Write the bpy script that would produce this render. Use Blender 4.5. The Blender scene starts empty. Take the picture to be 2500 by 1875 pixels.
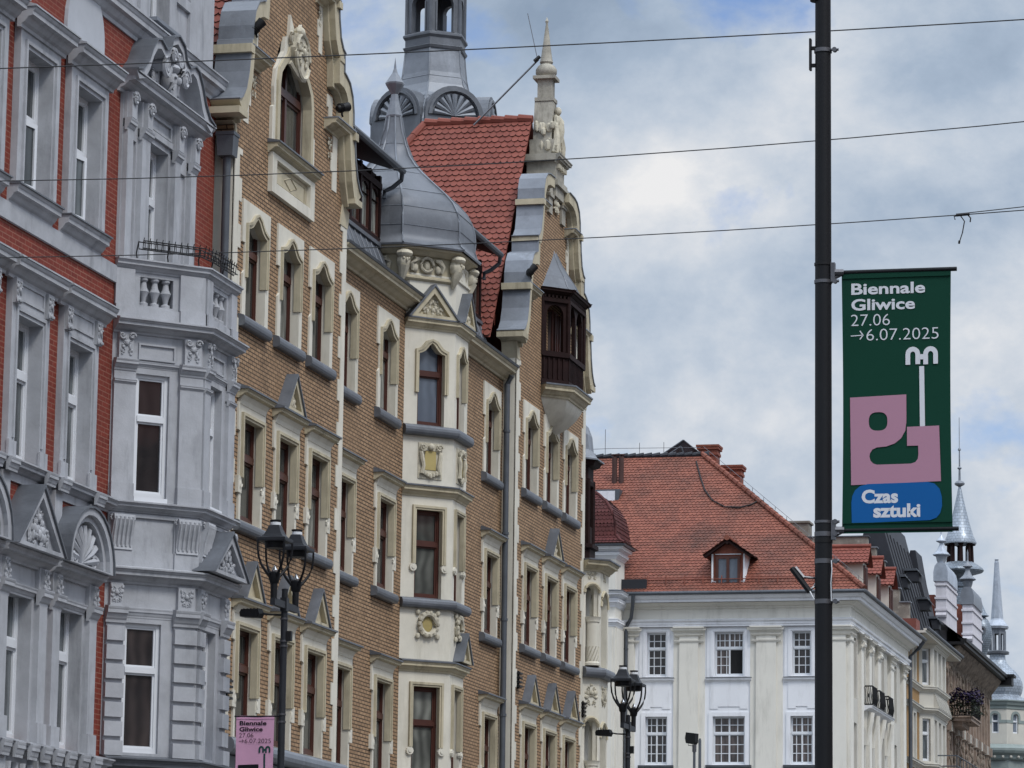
import bpy, bmesh, math, random
from mathutils import Vector, Matrix
from mathutils.geometry import tessellate_polygon
rad = math.radians
sc = bpy.context.scene
col = sc.collection

# ------------------------------------------------------------------ camera
cam = bpy.data.cameras.new('camera')
cam.sensor_fit = 'HORIZONTAL'; cam.sensor_width = 36.0
cam.lens = 129.6
cam.clip_start = 0.5; cam.clip_end = 6000
camo = bpy.data.objects.new('camera', cam); col.objects.link(camo)
camo.matrix_world = Matrix(((0.9728422, 0.0262865, 0.2299717, 0.0),
                            (0.2310864, -0.1674046, -0.9584231, 0.0),
                            (0.0133048, 0.9855378, -0.1689327, 1.6),
                            (0, 0, 0, 1)))
sc.camera = camo

# ------------------------------------------------------------------ exposure, sky, sun
sc.view_settings.view_transform = 'Standard'
sc.view_settings.look = 'None'
sc.view_settings.exposure = 0.22
sc.view_settings.gamma = 1.0
SUN_EL, SUN_AZ = 52.0, 128.0        # azimuth clockwise from +Y (the street direction)
w = bpy.data.worlds.new('World'); sc.world = w; w.use_nodes = True
nt = w.node_tree; nt.nodes.clear()
def wn(t, **kw):
    n = nt.nodes.new(t)
    for k, v in kw.items(): setattr(n, k, v)
    return n
def wl(a, b): nt.links.new(a, b)
sky = wn('ShaderNodeTexSky'); sky.sky_type = 'NISHITA'; sky.sun_disc = False
sky.sun_elevation = rad(SUN_EL); sky.sun_rotation = rad(SUN_AZ)
sky.air_density = 1.0; sky.dust_density = 1.2; sky.ozone_density = 1.0
tc = wn('ShaderNodeTexCoord')
def wnoise(scale, detail, rough, dist, off, squash=1.0):
    mp = wn('ShaderNodeMapping'); mp.inputs['Location'].default_value = off
    mp.inputs['Scale'].default_value = (1, 1, squash)
    wl(tc.outputs['Generated'], mp.inputs['Vector'])
    n = wn('ShaderNodeTexNoise'); n.inputs['Scale'].default_value = scale
    n.inputs['Detail'].default_value = detail; n.inputs['Roughness'].default_value = rough
    n.inputs['Distortion'].default_value = dist
    wl(mp.outputs[0], n.inputs['Vector'])
    return n.outputs['Fac']
def wmath(op, a, b=None, c=None, clamp=False):
    n = wn('ShaderNodeMath', operation=op); n.use_clamp = clamp
    for i, v in enumerate((a, b, c)):
        if v is None: continue
        if isinstance(v, (int, float)): n.inputs[i].default_value = v
        else: wl(v, n.inputs[i])
    return n.outputs[0]
def wblob(d, width):                # a soft cloud bank round the direction d
    v = wn('ShaderNodeVectorMath', operation='DOT_PRODUCT')
    wl(tc.outputs['Generated'], v.inputs[0]); v.inputs[1].default_value = Vector(d).normalized()
    a = wmath('SUBTRACT', 1.0, v.outputs['Value'])
    return wmath('POWER', 2.718, wmath('MULTIPLY', a, -1.0 / (width * width / 2)))
def wramp(f, stops):
    r = wn('ShaderNodeValToRGB'); e = r.color_ramp.elements
    while len(e) < len(stops): e.new(0.5)
    for i, (p, c) in enumerate(stops): e[i].position = p; e[i].color = (*c, 1)
    wl(f, r.inputs['Fac']); return r.outputs['Color']
big = wnoise(7.5, 9, 0.58, 0.1, (3.1, 0.7, 1.9), 1.5)
fine = wnoise(21, 14, 0.62, 0.12, (1.3, 4.2, 0.4), 1.3)
gaps = wnoise(13, 7, 0.55, 0.2, (7.7, 2.2, 5.1), 1.4)
CLOUD_BANKS = []
def wsum(*t):
    s = t[0]
    for x in t[1:]: s = wmath('ADD', s, x)
    return s
# cloud brightness: 0 = blue grey underside, 1 = sunlit white
bank_white = wblob((-0.186, 0.948, 0.2275), 0.021)
bank_white2 = wblob((-0.150, 0.953, 0.262), 0.030)
bank_low = wblob((-0.150, 0.97, 0.150), 0.05)
bank_dark = wblob((-0.205, 0.93, 0.272), 0.040)
bank_dark2 = wblob((-0.10, 0.95, 0.262), 0.035)
lum = wsum(wmath('MULTIPLY', wmath('SUBTRACT', big, 0.5), 1.75), wmath('MULTIPLY', wmath('SUBTRACT', fine, 0.5), 1.15), 0.61,
           wmath('MULTIPLY', bank_white, 0.34), wmath('MULTIPLY', bank_white2, 0.16), wmath('MULTIPLY', bank_low, 0.16),
           wmath('MULTIPLY', bank_dark, -0.42), wmath('MULTIPLY', bank_dark2, -0.22))
cloudcol = wramp(lum, [(0.0, (0.31, 0.40, 0.53)), (0.35, (0.44, 0.54, 0.68)), (0.60, (0.60, 0.68, 0.79)), (0.82, (0.78, 0.82, 0.88)), (1.0, (0.96, 0.96, 0.97))])
cover = wramp(wsum(gaps, wmath('MULTIPLY', bank_white, 0.10)), [(0.33, (0, 0, 0)), (0.45, (1, 1, 1))])
skys = wn('ShaderNodeMixRGB', blend_type='MULTIPLY'); skys.inputs[0].default_value = 1.0
wl(sky.outputs[0], skys.inputs[1]); skys.inputs[2].default_value = (0.72, 0.82, 1.05, 1)
cl10 = wn('ShaderNodeMixRGB', blend_type='MULTIPLY'); cl10.inputs[0].default_value = 1.0
wl(cloudcol, cl10.inputs[1]); cl10.inputs[2].default_value = (7.7, 7.7, 7.7, 1)
# overcast sky: brighter overhead than near the horizon
sepz = wn('ShaderNodeSeparateXYZ'); wl(tc.outputs['Generated'], sepz.inputs[0])
zen = wramp(sepz.outputs['Z'], [(0.0, (0.32, 0.32, 0.32)), (0.34, (0.32, 0.32, 0.32)), (0.75, (1.0, 1.0, 1.0))])
clz = wn('ShaderNodeMixRGB', blend_type='MULTIPLY'); clz.inputs[0].default_value = 1.0
wl(cl10.outputs[0], clz.inputs[1]); wl(zen, clz.inputs[2])
clg = wn('ShaderNodeMixRGB', blend_type='MULTIPLY'); clg.inputs[0].default_value = 1.0
wl(clz.outputs[0], clg.inputs[1]); clg.inputs[2].default_value = (2.55, 2.55, 2.55, 1)
mixs = wn('ShaderNodeMixRGB'); wl(cover, mixs.inputs[0]); wl(skys.outputs[0], mixs.inputs[1]); wl(clg.outputs[0], mixs.inputs[2])
bg = wn('ShaderNodeBackground'); bg.inputs['Strength'].default_value = 0.12
wl(mixs.outputs[0], bg.inputs['Color'])
wo = wn('ShaderNodeOutputWorld'); wl(bg.outputs[0], wo.inputs['Surface'])

sun = bpy.data.lights.new('sun', 'SUN'); sun.energy = 1.5; sun.angle = rad(14); sun.color = (1.0, 0.96, 0.90)
suno = bpy.data.objects.new('sun', sun); col.objects.link(suno)
sd = Vector((math.sin(rad(SUN_AZ)) * math.cos(rad(SUN_EL)), math.cos(rad(SUN_AZ)) * math.cos(rad(SUN_EL)), math.sin(rad(SUN_EL))))
suno.rotation_euler = sd.to_track_quat('Z', 'Y').to_euler()
suno.location = (40, 10, 60)

# ------------------------------------------------------------------ materials
MATS = {}
def base_mat(name):
    m = bpy.data.materials.new(name); m.use_nodes = True
    t = m.node_tree; b = t.nodes['Principled BSDF']
    return m, t, b
def tnode(t, typ, **kw):
    n = t.nodes.new(typ)
    for k, v in kw.items(): setattr(n, k, v)
    return n
def mixrgb(t, f, a, b, mode='MIX'):
    n = t.nodes.new('ShaderNodeMixRGB'); n.blend_type = mode
    for i, v in enumerate((f, a, b)):
        if isinstance(v, (int, float)): n.inputs[i].default_value = v
        elif isinstance(v, tuple): n.inputs[i].default_value = (*v, 1)
        else: t.links.new(v, n.inputs[i])
    return n.outputs[0]
def ramp1(t, f, p0, p1, v0=0.0, v1=1.0):
    n = t.nodes.new('ShaderNodeMapRange'); n.inputs[1].default_value = p0; n.inputs[2].default_value = p1
    n.inputs[3].default_value = v0; n.inputs[4].default_value = v1
    t.links.new(f, n.inputs[0]); return n.outputs[0]
def onoise(t, scale, detail=5, rough=0.6, stretch=(1, 1, 1)):
    tcn = t.nodes.new('ShaderNodeTexCoord'); mp = t.nodes.new('ShaderNodeMapping'); mp.inputs['Scale'].default_value = stretch
    t.links.new(tcn.outputs['Object'], mp.inputs['Vector'])
    n = t.nodes.new('ShaderNodeTexNoise'); n.inputs['Scale'].default_value = scale
    n.inputs['Detail'].default_value = detail; n.inputs['Roughness'].default_value = rough
    t.links.new(mp.outputs[0], n.inputs['Vector']); return n.outputs['Fac']
def bump(t, b, h, strength, dist=0.02):
    n = t.nodes.new('ShaderNodeBump'); n.inputs['Strength'].default_value = strength; n.inputs['Distance'].default_value = dist
    t.links.new(h, n.inputs['Height']); t.links.new(n.outputs[0], b.inputs['Normal'])
def plain(name, c, rough=0.7, metal=0.0, var=0.18, dirt=None, dirt_amt=0.4, nscale=1.3, bscale=40, bstr=0.25, streak=False, spec=0.4):
    m, t, b = base_mat(name)
    b.inputs['Roughness'].default_value = rough; b.inputs['Metallic'].default_value = metal
    b.inputs['Specular IOR Level'].default_value = spec
    n1 = onoise(t, nscale, 6, 0.65)
    lo = tuple(x * (1 - var) for x in c); hi = tuple(min(1, x * (1 + var * 0.6)) for x in c)
    cc = mixrgb(t, ramp1(t, n1, 0.3, 0.7), lo, hi)
    if dirt:
        n2 = onoise(t, 2.2, 7, 0.7, (1, 1, 0.18) if streak else (1, 1, 1))
        cc = mixrgb(t, ramp1(t, n2, 0.52, 0.75, 0.0, dirt_amt), cc, dirt)
    t.links.new(cc, b.inputs['Base Color'])
    if bstr: bump(t, b, onoise(t, bscale, 4, 0.6), bstr, 0.01)
    MATS[name] = m; return m
def brick(name, c1, c2, mortar, bw=0.25, bh=0.077, ms=0.012, rough=0.8, dirt=(0.05, 0.035, 0.025), dirt_amt=0.6):
    m, t, b = base_mat(name); b.inputs['Roughness'].default_value = rough; b.inputs['Specular IOR Level'].default_value = 0.25
    uv = tnode(t, 'ShaderNodeUVMap')
    br = tnode(t, 'ShaderNodeTexBrick'); t.links.new(uv.outputs[0], br.inputs['Vector'])
    br.inputs['Scale'].default_value = 1.0; br.inputs['Brick Width'].default_value = bw; br.inputs['Row Height'].default_value = bh
    br.inputs['Mortar Size'].default_value = ms; br.inputs['Mortar Smooth'].default_value = 0.1; br.inputs['Bias'].default_value = 0.0
    br.inputs['Color1'].default_value = (*c1, 1); br.inputs['Color2'].default_value = (*c2, 1); br.inputs['Mortar'].default_value = (*mortar, 1)
    n1 = onoise(t, 0.6, 6, 0.65)
    cc = mixrgb(t, ramp1(t, n1, 0.35, 0.7, 0.0, 0.45), br.outputs['Color'], tuple(x * 0.62 for x in c1))
    n2 = onoise(t, 1.6, 7, 0.7, (1, 1, 0.3))
    cc = mixrgb(t, ramp1(t, n2, 0.55, 0.8, 0.0, dirt_amt), cc, dirt)
    n3 = onoise(t, 9, 3, 0.5)
    cc = mixrgb(t, ramp1(t, n3, 0.3, 0.7, 0.85, 1.0), (0, 0, 0), cc)
    t.links.new(cc, b.inputs['Base Color'])
    inv = t.nodes.new('ShaderNodeMath'); inv.operation = 'SUBTRACT'; inv.inputs[0].default_value = 1.0
    t.links.new(br.outputs['Fac'], inv.inputs[1]); bump(t, b, inv.outputs[0], 0.5, 0.012)
    MATS[name] = m; return m
def tilemat(name, c1, c2, dark, dirt_amt=0.5, rough=0.75):
    m, t, b = base_mat(name); b.inputs['Roughness'].default_value = rough; b.inputs['Specular IOR Level'].default_value = 0.3
    uv = tnode(t, 'ShaderNodeUVMap')
    fl = tnode(t, 'ShaderNodeVectorMath', operation='FLOOR'); t.links.new(uv.outputs[0], fl.inputs[0])
    wnz = tnode(t, 'ShaderNodeTexWhiteNoise', noise_dimensions='2D'); t.links.new(fl.outputs[0], wnz.inputs['Vector'])
    cc = mixrgb(t, wnz.outputs['Value'], c1, c2)
    n1 = onoise(t, 0.45, 6, 0.65)
    cc = mixrgb(t, ramp1(t, n1, 0.48, 0.72, 0.0, dirt_amt), cc, dark)
    n2 = onoise(t, 6, 5, 0.65)
    cc = mixrgb(t, ramp1(t, n2, 0.5, 0.8, 0.0, 0.35), cc, dark)
    t.links.new(cc, b.inputs['Base Color'])
    MATS[name] = m; return m
def glass(name, inside, curtain, rough=0.06):
    m, t, b = base_mat(name); b.inputs['Roughness'].default_value = rough; b.inputs['Specular IOR Level'].default_value = 0.55
    oi = tnode(t, 'ShaderNodeObjectInfo')
    uv = tnode(t, 'ShaderNodeUVMap')
    wv = tnode(t, 'ShaderNodeTexWave'); wv.wave_type = 'BANDS'; wv.bands_direction = 'X'
    wv.inputs['Scale'].default_value = 1.3; wv.inputs['Distortion'].default_value = 7.0; wv.inputs['Detail'].default_value = 2; wv.inputs['Detail Scale'].default_value = 0.6
    t.links.new(uv.outputs[0], wv.inputs['Vector'])
    cur = mixrgb(t, wv.outputs['Fac'], tuple(x * 0.45 for x in curtain), curtain)
    amt = ramp1(t, oi.outputs['Random'], 0.25, 0.95, 0.1, 1.0)
    cn = onoise(t, 0.9, 3, 0.6); amt2 = t.nodes.new('ShaderNodeMath'); amt2.operation = 'MULTIPLY'; t.links.new(amt, amt2.inputs[0]); t.links.new(ramp1(t, cn, 0.35, 0.6, 0.35, 1.0), amt2.inputs[1])
    cc = mixrgb(t, amt2.outputs[0], inside, cur)
    t.links.new(cc, b.inputs['Base Color'])
    bump(t, b, onoise(t, 1.5, 2, 0.5), 0.12, 0.03)
    MATS[name] = m; return m
def leadmat(name, c, rough=0.42, seam=0.0, metal=0.25):
    m, t, b = base_mat(name); b.inputs['Roughness'].default_value = rough; b.inputs['Metallic'].default_value = metal
    n1 = onoise(t, 1.1, 6, 0.7)
    cc = mixrgb(t, ramp1(t, n1, 0.3, 0.7), tuple(x * 0.72 for x in c), tuple(x * 1.18 for x in c))
    n2 = onoise(t, 2.5, 7, 0.7, (1, 1, 0.22))
    cc = mixrgb(t, ramp1(t, n2, 0.55, 0.78, 0.0, 0.5), cc, tuple(min(1, x * 1.9) for x in c))
    n3 = onoise(t, 3.0, 6, 0.7)
    cc = mixrgb(t, ramp1(t, n3, 0.58, 0.8, 0.0, 0.45), cc, tuple(x * 0.4 for x in c))
    t.links.new(cc, b.inputs['Base Color'])
    t.links.new(ramp1(t, n1, 0.3, 0.7, rough - 0.06, rough + 0.15), b.inputs['Roughness'])
    bump(t, b, onoise(t, 5, 4, 0.6), 0.25, 0.03)
    MATS[name] = m; return m
def scalemat(name, c, sx=0.16, sy=0.13):
    m, t, b = base_mat(name); b.inputs['Roughness'].default_value = 0.38; b.inputs['Metallic'].default_value = 0.35
    uv = tnode(t, 'ShaderNodeUVMap')
    br = tnode(t, 'ShaderNodeTexBrick'); t.links.new(uv.outputs[0], br.inputs['Vector'])
    br.inputs['Scale'].default_value = 1.0; br.inputs['Brick Width'].default_value = sx; br.inputs['Row Height'].default_value = sy
    br.inputs['Mortar Size'].default_value = 0.012; br.inputs['Mortar Smooth'].default_value = 0.4
    br.inputs['Color1'].default_value = (*c, 1); br.inputs['Color2'].default_value = (*[x * 1.35 for x in c], 1); br.inputs['Mortar'].default_value = (*[x * 0.35 for x in c], 1)
    n1 = onoise(t, 0.9, 6, 0.7)
    cc = mixrgb(t, ramp1(t, n1, 0.4, 0.7, 0, 0.5), br.outputs['Color'], tuple(x * 0.5 for x in c))
    t.links.new(cc, b.inputs['Base Color'])
    inv = t.nodes.new('ShaderNodeMath'); inv.operation = 'SUBTRACT'; inv.inputs[0].default_value = 1.0
    t.links.new(br.outputs['Fac'], inv.inputs[1]); bump(t, b, inv.outputs[0], 0.4, 0.01)
    MATS[name] = m; return m

brick('red_brick', (0.235, 0.043, 0.027), (0.170, 0.030, 0.020), (0.30, 0.135, 0.095), 0.27, 0.082, 0.0085, dirt=(0.07, 0.02, 0.015))
brick('tan_brick', (0.452, 0.292, 0.168), (0.316, 0.200, 0.114), (0.030, 0.021, 0.016), 0.235, 0.074, 0.0115)
brick('ochre_brick', (0.42, 0.25, 0.09), (0.36, 0.20, 0.075), (0.30, 0.2, 0.12), 0.25, 0.075, 0.012)
plain('grey_stucco', (0.385, 0.397, 0.424), 0.8, var=0.18, dirt=(0.15, 0.157, 0.168), dirt_amt=0.75, nscale=2.0, bstr=0.3, bscale=25, streak=True)
plain('grey_stucco_base', (0.42, 0.44, 0.475), 0.8, var=0.10, bstr=0.12)
plain('cream_stone', (0.630, 0.600, 0.515), 0.8, var=0.12, dirt=(0.28, 0.25, 0.17), dirt_amt=0.45, bstr=0.15, streak=True)
plain('cream_moulding', (0.470, 0.418, 0.300), 0.8, var=0.18, dirt=(0.14, 0.115, 0.075), dirt_amt=0.75, nscale=2.2, bstr=0.15, streak=True)
plain('carved_stone', (0.52, 0.48, 0.38), 0.85, var=0.3, dirt=(0.10, 0.09, 0.07), dirt_amt=0.7, nscale=5, bstr=0.4)
plain('ochre_panel', (0.40, 0.32, 0.13), 0.8, var=0.15, dirt=(0.22, 0.17, 0.08), bstr=0.1)
plain('white_plaster', (0.70, 0.675, 0.610), 0.85, var=0.06, dirt=(0.40, 0.38, 0.33), dirt_amt=0.55, nscale=0.5, bstr=0.08, streak=True)
plain('white_trim', (0.76, 0.77, 0.80), 0.8, var=0.06, dirt=(0.42, 0.42, 0.42), dirt_amt=0.5, nscale=0.6, bstr=0.08, streak=True)
plain('pale_plaster', (0.53, 0.51, 0.455), 0.85, var=0.08, dirt=(0.3, 0.28, 0.25), bstr=0.1, streak=True)
plain('lilac_plaster', (0.60, 0.58, 0.62), 0.85, var=0.08, dirt=(0.3, 0.29, 0.3), bstr=0.1, streak=True)
plain('rough_render', (0.20, 0.18, 0.155), 0.95, var=0.35, dirt=(0.42, 0.39, 0.34), dirt_amt=0.9, nscale=1.4, bstr=0.5, bscale=12)
plain('rose_stone', (0.31, 0.24, 0.195), 0.85, var=0.25, dirt=(0.10, 0.075, 0.06), dirt_amt=0.8, nscale=1.5, bstr=0.3, streak=True)
plain('facing_plaster', (0.42, 0.32, 0.28), 0.85, var=0.2, bstr=0.1)
plain('rose_red', (0.20, 0.065, 0.05), 0.85, var=0.25, dirt=(0.06, 0.03, 0.03), bstr=0.2)
plain('brown_carving', (0.25, 0.205, 0.165), 0.85, var=0.4, dirt=(0.035, 0.03, 0.028), dirt_amt=0.9, nscale=3, bstr=0.5)
plain('sage_stucco', (0.235, 0.275, 0.265), 0.85, var=0.12, dirt=(0.12, 0.14, 0.14), bstr=0.1)
plain('dark_wood', (0.018, 0.0075, 0.007), 0.7, spec=0.15, var=0.35, dirt=(0.012, 0.006, 0.005), nscale=4, bstr=0.2)
plain('window_wood', (0.068, 0.022, 0.015), 0.45, var=0.2, nscale=3, bstr=0.05)
plain('white_frame', (0.66, 0.68, 0.71), 0.35, var=0.04, bstr=0)
plain('black_iron', (0.009, 0.009, 0.010), 0.5, var=0.2, bstr=0.05, spec=0.25)
plain('black_paint', (0.0085, 0.009, 0.011), 0.5, var=0.2, nscale=2, bscale=60, bstr=0.1, spec=0.22)
plain('dark_grey_paint', (0.019, 0.021, 0.026), 0.5, var=0.25, nscale=2, bscale=50, bstr=0.1, spec=0.25)
plain('weathered_stone', (0.345, 0.325, 0.275), 0.9, var=0.35, dirt=(0.055, 0.05, 0.042), dirt_amt=0.9, nscale=2.5, bstr=0.5, bscale=14, streak=True)
plain('steel', (0.13, 0.13, 0.14), 0.4, metal=0.8, var=0.25, nscale=8, bstr=0.1)
plain('chrome', (0.75, 0.75, 0.75), 0.15, metal=1.0, var=0.05, bstr=0)
plain('zinc_pipe', (0.085, 0.095, 0.11), 0.5, metal=0.2, var=0.25, nscale=2)
plain('dark_slate', (0.019, 0.021, 0.028), 0.6, var=0.3, nscale=0.8, bscale=8, bstr=0.3)
plain('chimney_brick', (0.20, 0.062, 0.04), 0.85, var=0.35, nscale=4, bscale=10, bstr=0.5)
plain('tile_edge_shade', (0.045, 0.022, 0.018), 0.9, var=0.3, bstr=0)  # painted shade: dark tile rims deepen the shadow lines between courses
plain('flue_brown', (0.06, 0.03, 0.026), 0.8, var=0.3, bstr=0.2)
plain('wire_black', (0.012, 0.011, 0.012), 0.6, var=0.1, bstr=0)
plain('asphalt', (0.05, 0.05, 0.052), 0.9, var=0.25, bscale=60, bstr=0.4)
plain('paving', (0.15, 0.145, 0.135), 0.9, var=0.2, bscale=20, bstr=0.3)
plain('earth', (0.08, 0.075, 0.065), 0.95, var=0.25, bscale=5, bstr=0.3)
plain('green_cloth', (0.0035, 0.040, 0.024), 0.6, var=0.10, nscale=0.8, bscale=120, bstr=0.06, spec=0.12)
plain('pink_print', (0.385, 0.205, 0.275), 0.6, var=0.05, nscale=0.8, bscale=120, bstr=0.06, spec=0.12)
plain('pink_cloth', (0.56, 0.315, 0.45), 0.65, var=0.07, nscale=2, bscale=9, bstr=0.35, spec=0.12)
plain('blue_print', (0.007, 0.095, 0.30), 0.6, var=0.05, bstr=0, spec=0.12)
plain('white_print', (0.60, 0.61, 0.645), 0.6, var=0.03, bstr=0, spec=0.12)
plain('black_print', (0.010, 0.011, 0.014), 0.6, var=0.1, bstr=0, spec=0.12)
plain('teal_print', (0.020, 0.055, 0.055), 0.6, var=0.1, bstr=0, spec=0.12)
plain('shop_sign', (0.035, 0.038, 0.043), 0.5, var=0.2, bstr=0)
plain('petals', (0.022, 0.012, 0.055), 0.7, var=0.5, nscale=12, bstr=0)
plain('leaves', (0.016, 0.024, 0.011), 0.7, var=0.5, nscale=12, bstr=0)
plain('interior_dark', (0.008, 0.008, 0.009), 0.9, var=0.2, bstr=0)
plain('curtain_white', (0.66, 0.68, 0.72), 0.85, var=0.15, nscale=6, bstr=0)
tilemat('clay_tile', (0.170, 0.047, 0.034), (0.222, 0.066, 0.047), (0.085, 0.036, 0.030), 0.4)
tilemat('clay_tile_worn', (0.178, 0.057, 0.037), (0.240, 0.082, 0.053), (0.045, 0.028, 0.022), 0.7)
tilemat('maroon_tile', (0.060, 0.014, 0.014), (0.095, 0.023, 0.021), (0.04, 0.014, 0.013), 0.5)
leadmat('lead', (0.120, 0.130, 0.148), 0.44)
leadmat('lead_pale', (0.190, 0.207, 0.235), 0.44)
leadmat('bright_zinc', (0.42, 0.46, 0.52), 0.36, metal=0.4)
scalemat('zinc_scales', (0.20, 0.235, 0.275))
scalemat('zinc_scales_pale', (0.30, 0.34, 0.39), 0.22, 0.2)
glass('glass_brown_house', (0.022, 0.025, 0.024), (0.36, 0.37, 0.33))
glass('glass_grey_house', (0.020, 0.024, 0.026), (0.17, 0.19, 0.20))
glass('glass_dark', (0.012, 0.012, 0.014), (0.17, 0.13, 0.12))
glass('glass_blue', (0.07, 0.085, 0.11), (0.42, 0.48, 0.58), 0.1)

# ------------------------------------------------------------------ mesh builder
class Fr:                                   # facade frame: u along the wall, z up, n out of the wall
    def __init__(s, o, ang):                # ang: plan direction of u, degrees from +X
        s.o = o; s.c = math.cos(rad(ang)); s.s = math.sin(rad(ang))
    def __call__(s, u, z, n):
        return (s.o[0] + s.c * u + s.s * n, s.o[1] + s.s * u - s.c * n, z)
WORLD = lambda u, z, n: (u, n, z)
def between(a, b):                          # frame along the plan segment a -> b
    return Fr(a, math.degrees(math.atan2(b[1] - a[1], b[0] - a[0]))), math.hypot(b[0] - a[0], b[1] - a[1])
SPLIT = {'volute_console', 'attic_panel', 'capital_carving', 'carved_knob', 'quoin', 'shop_ledge', 'carved_disc', 'pendant_carving', 'wall_bracket', 'bay_pilaster', 'rusticated_pier', 'eaves_cornice', 'eaves_gutter', 'porch_carving', 'arch_moulding', 'turret_post', 'baluster_band', 'hip_roof', 'garland_carving', 'carving'}
class MB:
    def __init__(s, F=WORLD): s.v = []; s.f = []; s.uv = []; s.F = F
    def face(s, pts, uvs=None):             # local (u,z,n)
        if uvs is None:
            a, b, c = Vector(pts[0]), Vector(pts[1]), Vector(pts[2])
            nn = (b - a).cross(c - a)
            x = [abs(nn[0]), abs(nn[1]), abs(nn[2])]
            k = x.index(max(x))
            if k == 2: uvs = [(p[0], p[1]) for p in pts]
            elif k == 0: uvs = [(p[2], p[1]) for p in pts]
            else: uvs = [(p[0], p[2]) for p in pts]
        b0 = len(s.v)
        for p in pts: s.v.append(s.F(*p))
        s.f.append(list(range(b0, b0 + len(pts)))); s.uv.append(uvs)
        return s
    def wface(s, pts, uvs=None):
        if uvs is None:
            a, b, c = Vector(pts[0]), Vector(pts[1]), Vector(pts[2])
            nn = (b - a).cross(c - a); x = [abs(q) for q in nn]; k = x.index(max(x))
            uvs = [((p[0], p[1]) if k == 2 else (p[1], p[2]) if k == 0 else (p[0], p[2])) for p in pts]
        b0 = len(s.v); s.v.extend(tuple(p) for p in pts)
        s.f.append(list(range(b0, b0 + len(pts)))); s.uv.append(uvs)
        return s
    def box(s, u0, u1, z0, z1, n0, n1):
        P = lambda i, j, k: ((u0, u1)[i], (z0, z1)[j], (n0, n1)[k])
        for q in (((0,0,1),(1,0,1),(1,1,1),(0,1,1)), ((0,0,0),(0,1,0),(1,1,0),(1,0,0)), ((0,0,0),(0,0,1),(0,1,1),(0,1,0)),
                  ((1,0,0),(1,1,0),(1,1,1),(1,0,1)), ((0,1,0),(0,1,1),(1,1,1),(1,1,0)), ((0,0,0),(1,0,0),(1,0,1),(0,0,1))):
            s.face([P(*x) for x in q])
        return s
    def prism(s, outer, n0, n1, holes=(), rec=None, back=False):
        """plate with outline outer [(u,z)] at n1, sides down to n0, hole reveals down to rec"""
        loops = [list(outer)] + [list(h) for h in holes]
        flat = [p for l in loops for p in l]
        tris = tessellate_polygon([[Vector((p[0], p[1], 0)) for p in l] for l in loops])
        for t in tris:
            s.face([(flat[i][0], flat[i][1], n1) for i in t])
            if back: s.face([(flat[i][0], flat[i][1], n0) for i in t])
        for li, l in enumerate(loops):
            nb = n0 if li == 0 or rec is None else rec
            for i in range(len(l)):
                a, b = l[i], l[(i + 1) % len(l)]
                s.face([(a[0], a[1], nb), (b[0], b[1], nb), (b[0], b[1], n1), (a[0], a[1], n1)])
        return s
    def mould(s, u0, u1, prof, du=0.0):
        """moulding profile [(n,z)] run from u0 to u1, ends mitred out by du per n"""
        k = len(prof)
        A = [(u0 - du * p[0], p[1], p[0]) for p in prof]; B = [(u1 + du * p[0], p[1], p[0]) for p in prof]
        for i in range(k):
            j = (i + 1) % k
            s.face([A[i], B[i], B[j], A[j]])
        s.face(A); s.face(B[::-1])
        return s
    def sweep(s, plan, prof, cap=True, closed=False):
        """profile [(n,z)] swept along the plan polyline (outside on the right hand)"""
        N = len(plan); nr = []
        segs = N if closed else N - 1
        for i in range(segs):
            a, b = plan[i], plan[(i + 1) % N]; d = Vector((b[0] - a[0], b[1] - a[1])).normalized(); nr.append(Vector((d.y, -d.x)))
        rows = []
        for i in range(N):
            if closed: n1, n2 = nr[i - 1], nr[i]
            else: n1, n2 = nr[max(0, i - 1)], nr[min(segs - 1, i)]
            m = (n1 + n2) / (1 + n1.dot(n2))
            rows.append([(plan[i][0] + m.x * p[0], plan[i][1] + m.y * p[0], p[1]) for p in prof])
        k = len(prof); acc = 0.0
        for i in range(segs):
            r0, r1 = rows[i], rows[(i + 1) % N]
            for q in range(k):
                p = (q + 1) % k
                s.wface([r0[q], r1[q], r1[p], r0[p]])
        if cap and not closed: s.wface(rows[0]); s.wface(rows[-1][::-1])
        return s
    def lathe(s, c, prof, N=16, phase=0.0, a0=0.0, a1=360.0, seams=0.0):
        full = abs(a1 - a0) > 359
        M = N if full else N + 1
        rows = []
        for k in range(M):
            a = rad(phase + a0 + (a1 - a0) * k / N)
            rows.append([(c[0] + r * math.cos(a), c[1] + r * math.sin(a), z) for r, z in prof])
        L = [0.0]
        for i in range(1, len(prof)): L.append(L[-1] + math.hypot(prof[i][0] - prof[i-1][0], prof[i][1] - prof[i-1][1]))
        for k in range(N):
            r0, r1 = rows[k], rows[(k + 1) % M]
            for q in range(len(prof) - 1):
                w0 = 2 * math.pi / N * prof[q][0]; w1 = 2 * math.pi / N * prof[q + 1][0]
                uvs = [(k * 3.0 - w0 / 2, L[q]), (k * 3.0 + w0 / 2, L[q]), (k * 3.0 + w1 / 2, L[q + 1]), (k * 3.0 - w1 / 2, L[q + 1])]
                if prof[q][0] < 1e-4: s.wface([r0[q], r1[q + 1], r0[q + 1]], [uvs[0], uvs[2], uvs[3]])
                elif prof[q + 1][0] < 1e-4: s.wface([r0[q], r1[q], r0[q + 1]], [uvs[0], uvs[1], uvs[3]])
                else: s.wface([r0[q], r1[q], r1[q + 1], r0[q + 1]], uvs)
        return s
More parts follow.
